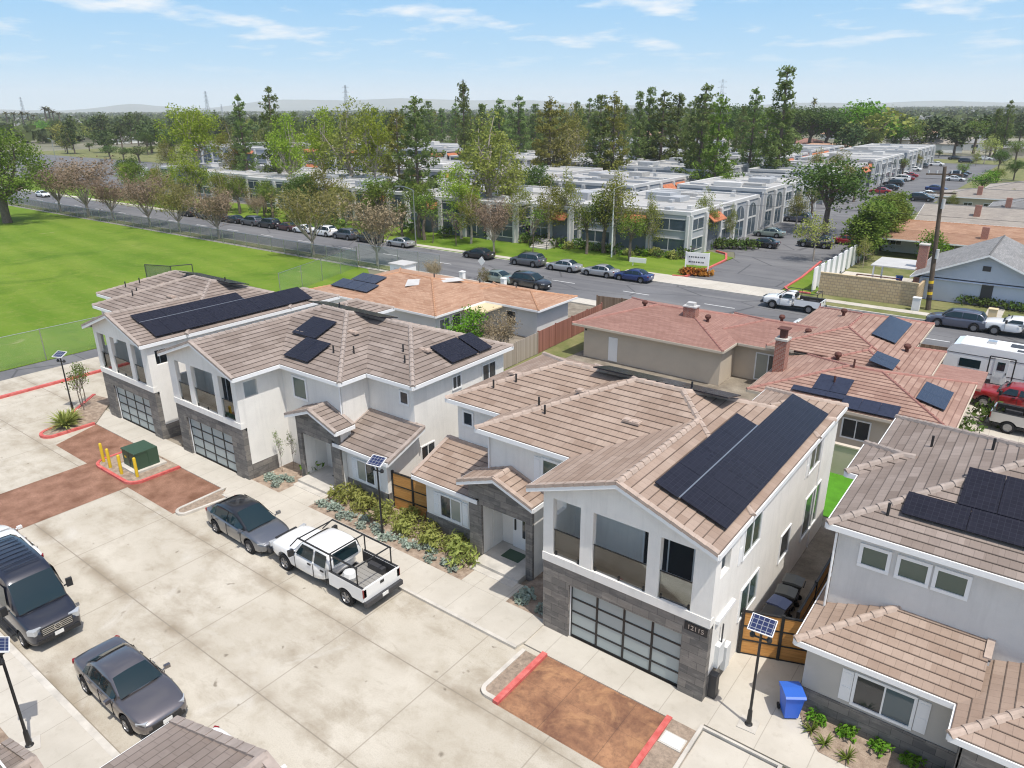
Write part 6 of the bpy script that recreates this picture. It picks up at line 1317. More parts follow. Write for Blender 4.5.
for i, (px, tp, Y, k) in enumerate(((40,122,250,'bright'),(55,120,265,'dark'),(68,121,280,'dark'),(30,124,260,'dark'),(80,124,270,'far3'),(20,130,225,'dark'))):
    tree_px(k, px, tp, Y, 'green tree mass at far left, %s' % ('brightest below the palms','left of the big gap','right one beside the gap','under the left palms','olive one at the right','front left one')[i], group='green trees at the far left', wide=1.5)
for i, (px, tp, Y, k) in enumerate(((800,108,330,'dark'),(815,107,335,'dark'),(832,110,340,'dark'),(850,107,350,'bright'),(868,106,345,'bright'),(878,112,330,'far3'),(840,112,360,'dark'),(745,108,330,'dark'),(738,105,340,'dark'))):
    tree_px(k, px, tp, Y, 'dark leafy tree in the band behind the white roofs, %s' % ('left end of the band','second in the band','third in the band','bright green middle one','bright green right one','yellow green right end','behind the middle','beside the dark pine, right','beside the dark pine, left')[i], group='leafy trees behind the office roofs', wide=1.5)
# near shrubs ---------------------------------------------------------
make_shrub('yshrub', 200, .62, .85, 'leaf_yellow', .11, 26, 330, elong=2.4); make_shrub('yshrub2', 201, .7, .9, 'leaf_yellow', .11, 28, 300, elong=2.4); make_shrub('succ', 202, .34, .32, 'leaf_blue', .13, 14, 300, 'plant', 1.2, 'succulent'); make_shrub('gshrub', 203, .5, .75, 'leaf_bright', .16, 16, 200); make_shrub('oshrub', 205, .4, .4, 'leaf_orange', .14, 14, 260); make_spiky('flax', 206, 'leaf_yellow', 150, 1.0, .05); make_spiky('grass_tuft', 207, 'leaf_mid', 26, .45, .03)
HT.update(yshrub=1, yshrub2=1, succ=1, gshrub=1, bshrub=1, oshrub=1, flax=1, grass_tuft=1)
GS = 'yellow green shrubs before the nearest houses'
sh = [(-27.0,21.0),(-26.1,21.4),(-25.3,20.9),(-23.9,20.9),(-22.9,21.5),(-22.2,20.7),(-21.2,21.3),(-20.4,20.7),(-19.4,21.0),(-18.5,20.5)]
for i, (x, y) in enumerate(sh):
    plant('yshrub2' if i % 3 == 0 else 'yshrub', (x, y, .1), 'feathery yellow green shrub in the front bed', s=rng.uniform(.85,1.15), group=GS)
GU = 'blue green succulents edging the front beds'
for i in range(32):
    if i < 20: x, y = -27.7+i*.5+rng.uniform(-.2,.2), 19.72+rng.uniform(-.15,.6)
    elif i < 27: x, y = -33+rng.uniform(.3,2.4), 19.7+rng.uniform(0,1.0)
    else: x, y = -15.1+rng.uniform(.1,1.7), 19.65+rng.uniform(0,.8)
    plant('succ', (x, y, .1), 'low blue green succulent along the pavement edge', s=rng.uniform(.6,1.05), group=GU)
plant('gshrub', (-30.9, 21.9, .1), 'bright green shrub beside the porch of the middle house', s=1.15)
for i, (x, y) in enumerate(((-32.2,21.0),(-31.7,21.4))): plant('young', (x, y, .1), ('thin staked sapling left of the porch','thin staked sapling nearer the porch')[i], h=2.6, wide=.35)
plant('young', (-13.6, 20.6, .1), 'thin staked sapling in the shade beside the nearest porch', h=2.8, wide=.35)
for i, (x, y) in enumerate(((-3.3,20.62),(-2.35,20.6),(-1.4,20.6),(-.5,20.6),(.4,20.5))): plant('gshrub', (x, y, .07), ('small green shrub beside the blue bin','small green shrub, second from the blue bin','small green shrub, third from the blue bin','small green shrub, fourth from the blue bin','small green shrub by the stone corner')[i], s=.62)
for i, (x, y) in enumerate(((-3.3,20.15),(-2.8,19.85),(-2.1,19.7))): plant('grass_tuft', (x, y, .075), ('dry grass tuft nearest the blue bin','dry grass tuft second from the blue bin','dry grass tuft third from the blue bin')[i], s=1.0)
plant('flax', (-48.6, 16.5, .1), 'spiky yellow green bush on the red kerbed island', s=1.25); plant('flax', (-49.3, 17.2, .1), 'smaller spiky bush behind the yellow one on the island', s=.9)
for i, (x, y) in enumerate(((-51.3,18.7),(-51.9,19.2),(-50.5,18.5))): plant('young', (x, y, .1), ('sapling beside the lamp post on the island','sapling behind the lamp post on the island','short sapling in front of the island lamp post')[i], h=3.1, wide=.75)
for i in range(6): plant('oshrub', (-27.6+i*.62+rng.uniform(-.1,.1), 3.5+rng.uniform(-.3,.3), .08), 'small orange flowering plant in the bed at the lower left corner', s=rng.uniform(.9,1.2), group='orange plants in the corner bed')
plant('bright', (-37.0, 42.0, 0), 'bushy bright green tree before the pale wall of the orange roofed house', h=3.9, wide=1.0); plant('bright', (-45.6, 40.3, 0), 'bright green bush behind the middle house roof', h=3.0, wide=.5)
plant('bare0', (-34.4, 43.6, 0), 'leafless bush against the pale wall below the orange roof', h=3.6); plant('bshrub', (-1.9, 52.3, 0), 'green bush between the red tiled roof and the pickups', s=1.2); plant('bshrub', (-2.7, 49.5, 0), 'green bush at the foot of the red tiled roof', s=1.0)
plant('bare1', (-57.5, 60.5, 0), 'dead brown bush by the nets behind the orange roof', h=2.6); plant('bronze', (-51.5, 62.3, 0), 'dark red bush at the kerb above the orange roof', h=2.2)
for i in range(9): plant('bshrub', (-7.2+i*.75, 85.0+rng.uniform(-.2,.2), 0), 'shrub of the low hedge along the blue grey house', s=.95, group='hedge shrubs along the blue grey house')
for i in range(8): plant('bshrub', (-40.6+i*.7, 100.2+i*.35, 0), 'clipped dark shrub of the hedge at the lot entrance', s=1.35, group='hedge shrubs at the lot entrance')
GO = 'low shrubs in front of the offices'
for i in range(34):
    x = -74+i*1.02; plant(('bshrub','gshrub','yshrub')[i % 3], (x, 88.3+rng.uniform(-.8,.8)+max(0,(x+52))*.18, .02), 'low mixed shrub in the bed along the office front', s=rng.uniform(.9,1.7), group=GO)
for i in range(10): plant('bshrub', (-42.6, 108+i*4.2, 0), 'reddish or green shrub along the side of the white offices', s=rng.uniform(1,1.6), group='shrubs beside the office side wall')
# ---------------------------------------------------------------- old single storey houses behind
def low_house(name, label, blks, walls, wallm, tilem, capm, ez_w, cw=.15, step=.012, roofname='roof', fascia='white_trim', cat='house'):
    t = thing(name, label, cat, (walls[0][0], walls[0][1], 0)); ox, oy = walls[0][0], walls[0][1]
    B = [Blk(b[0]-ox, b[1]-ox, b[2]-oy, b[3]-oy, *b[4:]) for b in blks]
    build_roof(B, t, tilem, capm, fascia, cw, step, capw=.10, fh=.18, raket=False, caps=True)
    m = MB()
    for i, w in enumerate(walls): m.box(w[0]-ox, w[1]-oy, 0, w[2]-ox, w[3]-oy, (w[4] if len(w) > 4 else ez_w)-.004*i)
    m.build('wall', wallm, t); return t, B, ox, oy
M('cap_red', (0.34, 0.17, 0.14), 0.9, 0.15, 2); M('cap_orange', (0.45, 0.25, 0.15), 0.9, 0.15, 2); M('cap_dark', (0.2, 0.195, 0.19), 0.9, 0.1, 2); M('metal_roof', (0.50, 0.49, 0.47), 0.5, 0.08, 1)
t, B, ox, oy = low_house('bungalow', 'bungalow with an orange shingle roof and pale walls beside the street nets', [(-57,-40.6,42.7,54.8,2.8,.22),(-44.5,-34.7,49.2,55.3,2.8,.22)], [(-56.4,43.3,-41.2,54.2),(-44,49.8,-35.3,54.7)], 'pale_wall', 'shingle_orange', 'cap_orange', 2.6)
m = MB(); m.box(-42.6-ox, 46.3-oy, 2.5, -38.6-ox, 51.4-oy, 2.62); m.build('porch_roof', 'yellow_wall', t)
window(t, 'F', 49.8-oy, -38.6-ox, -37.6-ox, .9, 2.1, 'pane_dark', 1, .08); window(t, 'R', -41.2-ox, 43.8-oy, 45.0-oy, .8, 2.1, 'pane_blue', 2, .08); window(t, 'R', -41.2-ox, 45.4-oy, 46.4-oy, .1, 2.2, 'pane_dark', 1, .08)
m = MB(); m.extr([(-48.5-ox,47.5-oy,3.98),(-45.0-ox,50.6-oy,4.06),(-44.2-ox,50.6-oy,3.9),(-47.6-ox,46.2-oy,3.72)], (0,0,.04)); m.build('metal_flashing', 'metal_roof', t)
for k in range(3): slope_panel(t, B[0], 'F', -55.4+1.7*k-ox, -55.4+1.7*k+1.65-ox, 1.3, 2.9, 'solar_blue')
for k in range(2): slope_panel(t, B[0], 'F', -54.4+1.7*k-ox, -54.4+1.7*k+1.65-ox, 3.0, 4.6, 'solar_blue')
for x, y in ((-47,49.5),(-43.5,52),(-39.5,52.4)): m = MB(); z = max(b.z(x-ox, y-oy) for b in B); m.tube((x-ox,y-oy,z-.1),(x-ox,y-oy,z+.45),.06); m.build('vent_pipe', 'dark_metal', t)
def turbine(t, x, y, z): m = MB(); m.tube((x,y,z-.1),(x,y,z+.25),.12); m.lathe([(.1,.22),(.22,.32),(.24,.45),(.16,.56),(0,.6)],(x,y,z),'z',10); m.build('roof_ventilator', 'rust', t)
M('rust', (0.11, 0.045, 0.035), 0.8, 0.3, 4)
t, B, ox, oy = low_house('bungalow', 'long beige bungalow with a smooth dull red hipped roof and brick vent', [(-30.4,-17.8,47.8,57.8,2.8,.235),(-21,-9.5,50.4,58.2,2.8,.235)], [(-29.6,48.35,-18.1,57.2),(-18.1,51.0,-10.2,57.6)], 'beige_wall', 'shingle_red', 'cap_red', 2.65, fascia='beige_wall')
m = MB(); m.box(-27.3-ox, -.04, .1, -26.5-ox, 0, 2.05); m.build('door', 'white_trim', t)
m = MB(); m.box(.02, .9, .05, .06, 1.0, 2.6); m.box(.1,-.03,2.2,.25,0,2.35); m.build('wall_lamp', 'black_trim', t)
m = MB(); z = 3.75; m.box(-22.7-ox, 51.6-oy, z-.4, -21.7-ox, 52.3-oy, z+.75); ch = m.build('chimney', 'brick_red', t); m = MB(); m.box(-22.75-ox,51.55-oy,z+.75,-21.65-ox,52.35-oy,z+.85); m.box(-22.5-ox,51.7-oy,z+.85,-21.9-ox,52.2-oy,z+1.1); m.build('chimney_cap', 'metal_roof', ch)
for x, y in ((-26.3,52.2),(-20.8,52.0),(-13.6,53.0),(-16.3,55.5)): turbine(t, x-ox, y-oy, max(b.z(x-ox, y-oy) for b in B))
m = MB(); m.box(-16.5-ox, 50.96-oy, .1, -14.7-ox, 50.995-oy, 2.2); d = m.build('sliding_door', 'white_trim', t); m = MB(); m.box(-16.4-ox,50.94-oy,.2,-15.6-ox,50.955-oy,2.1); m.build('pane', 'pane_curtain', d); m = MB(); m.box(-15.5-ox,50.94-oy,.2,-14.8-ox,50.955-oy,2.1); m.build('pane', 'pane_dark', d)
t, B, ox, oy = low_house('bungalow', 'rambling red tiled bungalow with scattered blue solar panels and a brick chimney', [(-13.8,-2.7,41.7,50.9,2.8,.25),(-13,-5.2,47,56.8,2.8,.25),(-15.4,-6.9,49.6,62.4,3.25,.25)], [(-13.3,42.3,-3.2,50.3),(-12.4,47.6,-5.7,56.2),(-14.8,50.3,-7.4,61.8)], 'beige_wall', 'tile_red', 'cap_red', 2.65, .36, .03, fascia='beige_wall')
for x0, x1, y0, y1, lab in ((-10.35,-8.42,1.30,2.95,0),): 
    for q in range(2): slope_panel(t, B[0], 'F', x0+.97*q-ox, x0+.97*q+.95-ox, y0, y1, 'solar_blue')
for k in range(6): slope_panel(t, B[0], 'F', -11.4+.985*k-ox, -11.4+.985*k+.97-ox, .05 if k > 2 else .75, 1.25, 'solar_blue')
for b_, y0, y1, d0, d1 in ((B[0],44.05,47.35,.85,2.35),(B[1],48.65,51.0,1.95,3.4),(B[2],53.9,59.8,1.15,2.75)):
    for q in range(2): slope_panel(t, b_, 'R', y0-oy+(y1-y0)*q/2, y0-oy+(y1-y0)*(q+1)/2-.02, d0, d1, 'solar_blue')
m = MB(); m.box(-13.55-ox, 45.4-oy, 2.4, -12.85-ox, 46.2-oy, 5.05); ch = m.build('chimney', 'brick_red', t); m = MB(); m.box(-13.6-ox,45.35-oy,5.05,-12.8-ox,46.25-oy,5.18); m.build('chimney_cap', 'kerb_grey', ch); m = MB(); m.tube((-13.2-ox,45.8-oy,5.18),(-13.2-ox,45.8-oy,5.75),.26); m.box(-13.55-ox,45.45-oy,5.75,-12.85-ox,46.15-oy,5.82); m.build('flue', 'rust', ch)
for x, y in ((-10.5,49),(-7.2,53.5),(-12.5,58)): turbine(t, x-ox, y-oy, max(b.z(x-ox, y-oy) for b in B))
for x, y in ((-8.9,46.2),(-9.4,44.0)): m = MB(); z = max(b.z(x-ox, y-oy) for b in B); m.tube((x-ox,y-oy,z-.1),(x-ox,y-oy,z+.55),.06); m.build('vent_pipe', 'rust', t)
window(t, 'F', 42.3-oy, -11.2-ox, -10.0-ox, 1.0, 2.1, 'pane_dark', 1, .08); window(t, 'F', 42.3-oy, -8.2-ox, -6.8-ox, 1.0, 2.1, 'pane_dark', 2, .08)
m = MB(); m.box(-5.2-ox, 50.6-oy, 2.45, -2.4-ox, 54.5-oy, 2.6); m.build('flat_roof', 'shingle_red', t)
# blue grey house across the street, its neighbours
t, B, ox, oy = low_house('bungalow', 'blue grey bungalow with a plain gable and grey shingle roof by the utility pole', [(-12.4,0.6,84.6,99,2.35,.44,'FB'),(-3,12,86.5,98,2.6,.40,'L')], [(-11.6,85.3,0,98.4,2.4),(0,87.2,11,97.4,2.5)], 'blue_wall', 'shingle_grey', 'cap_dark', 2.3)
m = MB(); b0_ = B[0]; xs = (-11.6-ox, -0.2-ox); xm = (b0_.x0+b0_.x1)/2; m.extr([(xs[0],-.0,2.3),(xs[1],-.0,2.3),(xs[1],0,b0_.z(xs[1],.1)-.08),(xm,0,b0_.z(xm,.1)-.08),(xs[0],0,b0_.z(xs[0],.1)-.08)],(0,.2,0)); m.build('gable', 'blue_wall', t)
m = MB(); m.box(-6.0-ox,-.05,.1,-5.0-ox,-.002,2.2); m.build('door', 'dark_metal', t); m = MB(); m.box(xm-.35,-.05,3.5,xm+.35,-.002,4.0); m.build('gable_vent', 'dark_metal', t)
m = MB(); m.box(-12.6-ox,88.2-oy,0,-11.7-ox,89.1-oy,5.0); ch = m.build('chimney', 'brick_red', t); m = MB(); m.box(-12.65-ox,88.15-oy,5.0,-11.65-ox,89.15-oy,5.12); m.build('chimney_cap', 'kerb_grey', ch)
m = MB(); m.box(-16.8-ox,87-oy,2.5,-12.45-ox,92.5-oy,2.62); m.build('patio_roof', 'metal_roof', t); 
for x, y in ((-16.5,87.3),(-16.5,92.2)): m = MB(); m.box(x-.08-ox,y-.08-oy,0,x+.08-ox,y+.08-oy,2.5); m.build('patio_post', 'white_trim', t)
for nm_, lab, bl, wl, wm, rm, cm, chx in (('bungalow','bungalow with a bright orange brown roof and grey patio roof beyond the blue grey house',[(-21.5,2,113.5,121,2.9,.22,'L'),(-21.5,2,107.5,113.6,2.45,.07,'LB')],[(-20.8,112,2,120.4,2.7)],'pale_wall','shingle_orange','cap_orange',(-8.8,112.0)),('bungalow','brown roofed bungalow beyond the orange brown one, low gable end',[(-19,4,124,137,3.0,.26,'L')],[(-18.3,124.8,3.4,136.4,2.8)],'pale_wall','shingle_brown','cap_dark',(-11.5,127)),('bungalow','grey roofed bungalow at the right edge beyond the brown gable',[(-12,14,142,155,3.0,.28)],[(-11.4,142.6,13.4,154.4,2.8)],'pale_wall','shingle_grey','cap_dark',(-9,143.5)),('bungalow','pale roofed bungalow behind the bright yellow green tree',[(-22,0,160,171,3.0,.2)],[(-21.4,160.6,-.6,170.4,2.8)],'beige_wall','shingle_brown','cap_dark',(-15,162)),('bungalow','tan roofed bungalow right of the bright yellow green tree',[(-16,10,178,190,3.0,.22)],[(-15.4,178.6,9.4,189.4,2.8)],'beige_wall','shingle_brown','cap_dark',(-8,180))):
    t, B, ox, oy = low_house(nm_, lab, bl, wl, wm, rm, cm, 2.7)
    x, y = chx; z = max(b.z(x-ox, y-oy) for b in B); m = MB(); m.box(x-.4-ox,y-.4-oy,max(z,2.5)-.3,x+.4-ox,y+.4-oy,max(z,2.5)+1.5); m.build('chimney', 'brick_red', t)
    for k in range(3): xx = wl[0][0]+1.2+k*3.2-ox; window(t, 'F', 0, xx, xx+1.3, 1.0, 2.0, 'pane_dark', 2, .07)
# block wall and slatted fence round the yard
t = thing('block_wall', 'tan patterned block wall between the yard and the street verge', 'wall', (-20.4, 81.1, 0)); m = MB(); m.box(0,0,0,9.4,.22,2.3); m.build('wall_face', 'block_wall', t); m = MB(); m.box(-.03,-.03,2.3,9.43,.25,2.38); m.build('wall_cap', 'yellow_wall', t); m = MB(); m.box(9.2,.25,0,9.42,4.2,2.0); m.build('return_wall', 'block_wall', t)
t = thing('slatted_fence', 'tall white slatted screen along the side of the walled yard', 'fence', (-21.2, 81.6, 0))
for k in range(9): m = MB(); m.box(-.05,k*2.4,0,.05,k*2.4+1.35,2.6); m.build('fence_panel', 'white_trim', t); m = MB(); m.box(-.04,k*2.4+1.4,.3,.04,k*2.4+2.35,2.45); m.build('tinted_panel', 'frosted', t)
t = thing('swing_frame', 'rusty steel frame standing in the walled yard', 'frame', (-17.5, 84.5, 0))
for a, b in (((0,0,0),(0,0,1.9)),((4.2,0,0),(4.2,0,1.9)),((0,0,1.9),(4.2,0,1.9)),((-1.2,1.8,0),(0,0,1.9)),((5.4,1.8,0),(4.2,0,1.9))): m = MB(); m.tube(a,b,.06); m.build('frame_tube', 'rust', t)
m = MB(); m.box(-9.62,79.3,0,-8.95,79.9,1.25); m.box(-9.66,79.26,1.25,-8.91,79.94,1.32); q = m.build('meter_pedestal', 'pale_wall'); q.location.x = -1.4; tag(q, 'pale square pedestal on the verge before the block wall', 'pedestal')
m = MB(); m.box(-4.6,78.9,0,-3.9,79.5,1.2); m.box(-4.64,78.86,1.2,-3.86,79.54,1.28); tag(m.build('meter_pedestal', 'yellow_wall'), 'tan pedestal at the kerb between the suv and the white pickup', 'pedestal')
# utility pole
t = thing('utility_pole', 'tall dark wooden utility pole rising over the blue grey house', 'utility pole', (-9.7, 80.5, 0)); m = MB(); m.tube((0,0,0),(-.95,0,13.6),.24,.15,10); m.build('pole', 'pole_wood', t)
for z, L in ((12.9,1.5),(11.2,1.2)): m = MB(); m.obox((-.07*z,0,z),(2*L,.12,.14),R(18)); a = m.build('crossarm', 'pole_wood', t)
for x in (-1.3,-.6,.6,1.3): m = MB(); m.tube((x*math.cos(R(18))-.9,x*math.sin(R(18)),12.95),(x*math.cos(R(18))-.9,x*math.sin(R(18)),13.25),.05,.07,8); m.build('insulator', 'pale_wall', t)
for z in (5.6, 10.3): m = MB(); m.tube((.25-.07*z,-.15,z-.5),(.25-.07*z,-.15,z+.4),.16,.16,10); m.build('transformer_can', 'metal_roof', t)
for k in range(4): m = MB(); m.tube((-.07*(1.0+.55*k),0,1.0+.55*k),(-.07*(1.28+.55*k),0,1.28+.55*k),.245-.004*k,.242-.004*k,10); m.build('band', 'paint_yellow' if k % 2 else 'black_trim', t)
for k, (x, z) in enumerate(((-1.3,13.2),(-.6,13.2),(.6,13.2),(1.3,13.2),(0,11.0),(0,9.8))):
    m = MB(); p0 = Vector((x+.18, 0, z))
    for s in range(16):
        a = -130+20*s; 
        def wz(xx): u = ((xx+ -9.7+9.7) % 60)/60; return z-1.3*4*u*(1-u)
        m.tube((-150+20*s+x*.1, .02*x, wz(-150+20*s)), (-130+20*s+x*.1, .02*x, wz(-130+20*s) if (s+1) % 3 else z), .018, .018, 4, cap=False)
    m.build('wire', 'black_metal', t, False, False)
def street_lamp(x, y, lab, ang=-90, h=8.5, mat='steel'):
    t = thing('street_lamp', lab, 'street lamp', (x,y,0), R(ang)); m = MB(); m.tube((0,0,0),(0,0,h),.11,.07,8); m.build('pole', mat, t); m = MB(); pr = Vector((0,0,h-.05))
    for k in range(1,6): q = Vector((2.2*k/5, 0, h+.55*math.sin(k/5*1.57))); m.tube(pr, q, .045, .045, 6, cap=False); pr = q
    m.build('arm', mat, t); m = MB(); m.obox((2.45,0,h+.5),(.7,.26,.14)); m.build('lamp_head', mat, t); return t
q = up(398, 205, 76.8); street_lamp(at(398, 250).x, 76.8, 'grey street lamp with a curved arm on the far kerb', 200, 8.0)
street_lamp(up(613, 220, 86).x, 86, 'straight pale lamp column among the trees before the offices', 0, 9.0, 'paint_white'); street_lamp(-32.5, 165, 'thin lamp column in the middle of the long lane', 60, 7.5, 'dark_metal'); street_lamp(up(58,170,120).x, 120, 'pale lamp column beyond the street at far left', 180, 9)
# sign at the lot entrance: board with two lines of small dark lettering over orange plants
q = at(696, 275); t = thing('entrance_sign', 'white two post entrance sign over orange plants at the business park', 'sign', (q.x, q.y, .03), R(12))
for x in (-1.35, 1.35): m = MB(); m.box(x-.07,-.07,0,x+.07,.07,2.7); m.build('post', 'white_trim', t)
m = MB(); m.box(-1.28,-.06,1.15,1.28,.06,2.65); b_ = m.build('board', 'paint_white', t); 
for zz, ln in ((2.05,'.....  ........'),(1.45,'.........  ....')):
    m = MB(); xx = -1.0
    for w_ in ((.18,.22,.14,.25,.2,.12,.22,.18) if zz > 2 else (.3,.16,.22,.2,.26,.14,.2)): m.box(xx,-.075,zz,xx+w_*.8,-.06,zz+.16); xx += w_+.06
    m.build('lettering', 'dark_metal', b_)
for k in range(7): plant('oshrub', (q.x-1.3+.42*k, q.y-.35+.1*k, .03), 'orange flowering plant under the white entrance sign', s=1.9, group='orange plants under the entrance sign')
m = MB(); m.obox((q.x-8.2, q.y+.6, .75),(2.2,.12,.6),R(8)); m.box(q.x-8.9,q.y+.5,.03,q.x-8.8,q.y+.6,.5); tag(m.build('low_sign', 'paint_white'), 'small low white sign on the lawn left of the entrance sign', 'sign')
q = at(478, 268); t = thing('road_sign', 'white diamond road sign on a post at the near kerb over the orange roof', 'sign', (-52.6, 63.3, .1)); m = MB(); m.tube((0,0,0),(0,0,2.9),.04); m.build('post', 'steel', t); m = MB(); m.obox((0,-.05,2.6),(.75,.03,.75),0); m.v = [(x*math.cos(.785)-(z-2.6)*math.sin(.785), y, 2.6+x*math.sin(.785)+(z-2.6)*math.cos(.785)) for x,y,z in m.v]; m.build('sign_plate', 'paint_white', t)
for i, (px, py, mt) in enumerate(((467,281,'white_trim'),(487,284,'white_trim'),(508,288,'white_trim'))): q = at(px, py); m = MB(); m.box(-.25,-.25,0,.25,.25,1.1); m.box(-.3,-.3,1.1,.3,.3,1.2); o = m.build('gate_pier', mt); o.location = (q.x, 62.9, .1); tag(o, ('white gate pier at the kerb, left of three','white gate pier at the kerb, middle of three','white gate pier at the kerb, right of three')[i], 'pier')
t = thing('storage_shed', 'small white shed among the nets behind the orange roof', 'shed', (-60.5, 58.6, 0)); m = MB(); m.box(-1.1,-1,0,1.1,1,2.3); m.build('wall', 'white_trim', t); m = MB(); m.box(-1.25,-1.15,2.3,1.25,1.15,2.4); m.build('roof', 'metal_roof', t); m = MB(); m.box(-.4,-1.03,.1,.4,-1.0,1.9); m.build('door', 'pale_wall', t)
# ---------------------------------------------------------------- business park offices
OFF = 0
def office(x0, x1, y0, y1, h, label, seed, detail=True):
    rg = random.Random(seed); t = thing('office_building', label, 'office', (x0, y0, 0), 0, 'white offices of the business park'); w = x1-x0; d = y1-y0
    m = MB(); m.box(0,0,0,w,d,h-.5); m.build('wall', rg.choice(('biz_grey','biz_dark','biz_grey')), t)
    m = MB(); m.box(.4,.4,h-.5,w-.4,d-.4,h-.28); m.build('roof', 'roof_flat', t)
    m = MB(); e = .12
    m.box(-e,-e,h-.5,w+e,.4,h); m.box(-e,d-.4,h-.5,w+e,d+e,h); m.box(-e,.4,h-.5,.4,d-.4,h); m.box(w-.4,.4,h-.5,w+e,d-.4,h); m.build('parapet', 'biz_white', t)
    def facade(face, c, L):
        n = max(2, int(L/(4.4 if detail else 6))); bw = L/n; f = wall_frame(face, c)
        for k in range(n+1):
            fm = MB(); wbox(fm, f, max(k*bw-.35, 0), min(k*bw+.35, L), 0, h-.5, -.05, .35); fm.build('fin', 'biz_white', t)
        for k in range(n):
            a0, a1 = k*bw+.55, (k+1)*bw-.55; kind = rg.random()
            if kind < .30:      # tall dark arched bay
                g = MB(); am = (a0+a1)/2; r = (a1-a0)*.42; pts = [(am-r,.4),(am+r,.4)]+[(am+r*math.cos(q*math.pi/8), h-1.0-r+r*math.sin(q*math.pi/8)) for q in range(9)]
                P3 = [f(a, .0, z) for a, z in pts]; o1 = Vector(f(0,.1,0))-Vector(f(0,0,0)); g.extr(P3 if face in 'FL' else P3[::-1], o1); wdw = g.build('window', 'biz_glass', t)
                g = MB(); wbox(g, f, am-r, am+r, 2.7, 2.95, .1, .15); wbox(g, f, am-.05, am+.05, .4, h-1.2, .1, .14); g.build('frame', 'biz_white', wdw)
            elif kind < .82:
                for z0, z1 in ((.8,2.3),(3.5,4.9)):
                    g = MB(); wbox(g, f, a0+.1, a1-.1, z0, z1, -.02, .06); wdw = g.build('window', 'biz_glass', t); g = MB(); wbox(g, f, a0+.02, a1-.02, z1, z1+.12, 0, .1); wbox(g, f, a0+.02, a1-.02, z0-.12, z0, 0, .1); am = (a0+a1)/2; wbox(g, f, am-.05, am+.05, z0, z1, 0, .09); g.build('frame', 'biz_white', wdw)
            else:               # recessed dark bay under a terracotta canopy
                g = MB(); wbox(g, f, a0-.1, a1+.1, .2, h-1.4, -.02, .05); g.build('dark_bay', 'biz_dark', t); g = MB(); p0 = f(a0-.2,0,h-1.0); p1 = f(a0-.2,1.2,h-1.9); p2 = f(a1+.2,1.2,h-1.9); p3 = f(a1+.2,0,h-1.0); g.extr([p0,p1,p2,p3],(0,0,.14)); g.build('canopy', 'terracotta', t)
    facade('F', 0, w); facade('R', w, d)
    # roof steps and plant
    for k in range(3 if detail else 2):
        bx_, by_ = rg.uniform(1,w-6), rg.uniform(2,d-6); m = MB(); m.box(bx_,by_,h-.28,bx_+rg.uniform(2.5,5),by_+rg.uniform(2,4),h+rg.uniform(.2,.9)); m.build('roof_step', rg.choice(('roof_flat','biz_white','biz_grey')), t)
    for k in range(14 if detail else 6):
        bx_, by_ = rg.uniform(1,w-2), rg.uniform(1,d-2); m = MB(); q_ = rg.uniform(.5,1.1); m.box(bx_,by_,h-.28,bx_+q_,by_+rg.uniform(.5,1.6),h+rg.uniform(-.05,.35)); m.build('roof_unit', rg.choice(('metal_roof','biz_grey','biz_white')), t)
    for k in range(int(d/9)):
        yy = 5+k*9+rg.uniform(-2,2); m = MB(); m.box(.4,yy,h-.28,w-.4,yy+.25,h+rg.uniform(-.12,.15)); m.build('cross_parapet', rg.choice(('biz_white','biz_grey')), t)
    return t
ol = [(-57.5,-40.3,91.5,117,6.0,'office block at the lot corner, nearest of the flat roofed row'),(-64.5,-57.6,89.5,112,5.7,'narrow office wing left of the corner block, set between trees'),(-56,-40.8,121,150,6.4,'long office block behind the corner one along the lane'),(-58,-41.5,160,192,6.4,'office block midway along the long lane'),(-60,-42,202,236,6.4,'office block on the lane beyond the big dark tree'),(-62,-42.5,246,290,6.4,'last office block at the far end of the lane'),
 (-86,-66,87.5,110,5.8,'office with dark arched windows on the street front'),(-82,-62,116,142,6.3,'office with terracotta canopies behind the arched front'),(-84,-62,150,180,6.6,'flat white office under the close pair of pines'),(-90,-64,190,222,6.6,'white office behind the close pair of pines'),(-92,-66,232,268,6.6,'far white office behind the bright broad pine'),
 (-112,-90,89,112,5.8,'street front office behind the broad dark pine'),(-108,-86,120,146,6.3,'second row office behind the broad dark pine'),(-112,-88,156,184,6.6,'office with dark bays in the middle of the pines'),(-118,-92,194,226,6.6,'far office among the middle pines'),
 (-140,-116,92,114,5.8,'street front office behind the lime tree row'),(-136,-112,122,148,6.3,'second row office behind the lime tree row'),(-142,-116,158,190,6.6,'far office behind the lime tree row'),
 (-166,-144,95,116,5.8,'street front office between the two tall dark pines'),(-164,-140,126,154,6.3,'second row office behind the two tall dark pines'),(-190,-168,100,118,5.5,'leftmost street front office behind the big lime tree'),(-205,-150,165,200,7.5,'wide white warehouse behind the big lime tree'),(-150,-110,235,275,7.5,'wide pale warehouse far behind the lime row'),(-260,-215,150,185,7,'low pale shop building at the far left car park')]
for i, (x0,x1,y0,y1,h,lab) in enumerate(ol): office(x0,x1,y0,y1,h,lab,300+i, y0 < 160 and x0 > -150)
t = thing('entrance_steps', 'concrete stair with dark rails between the office wings', 'stairs', (-60.5, 85.5, 0))
for k in range(6): m = MB(); m.box(-1.5,k*.4,0,1.5,k*.4+.4,.18*(k+1)); m.build('step', 'kerb_grey', t)
for s in (-1.5,1.5): m = MB(); m.tube((s,0,1.0),(s,2.4,2.05),.05); m.tube((s,0,0),(s,0,1.0),.04); m.build('handrail', 'black_metal', t)
m = MB(); m.box(-41.8,96,0,-40.9,112,1.3); tag(m.build('planter_wall', 'biz_white'), 'low white planter wall along the side of the corner office', 'wall')
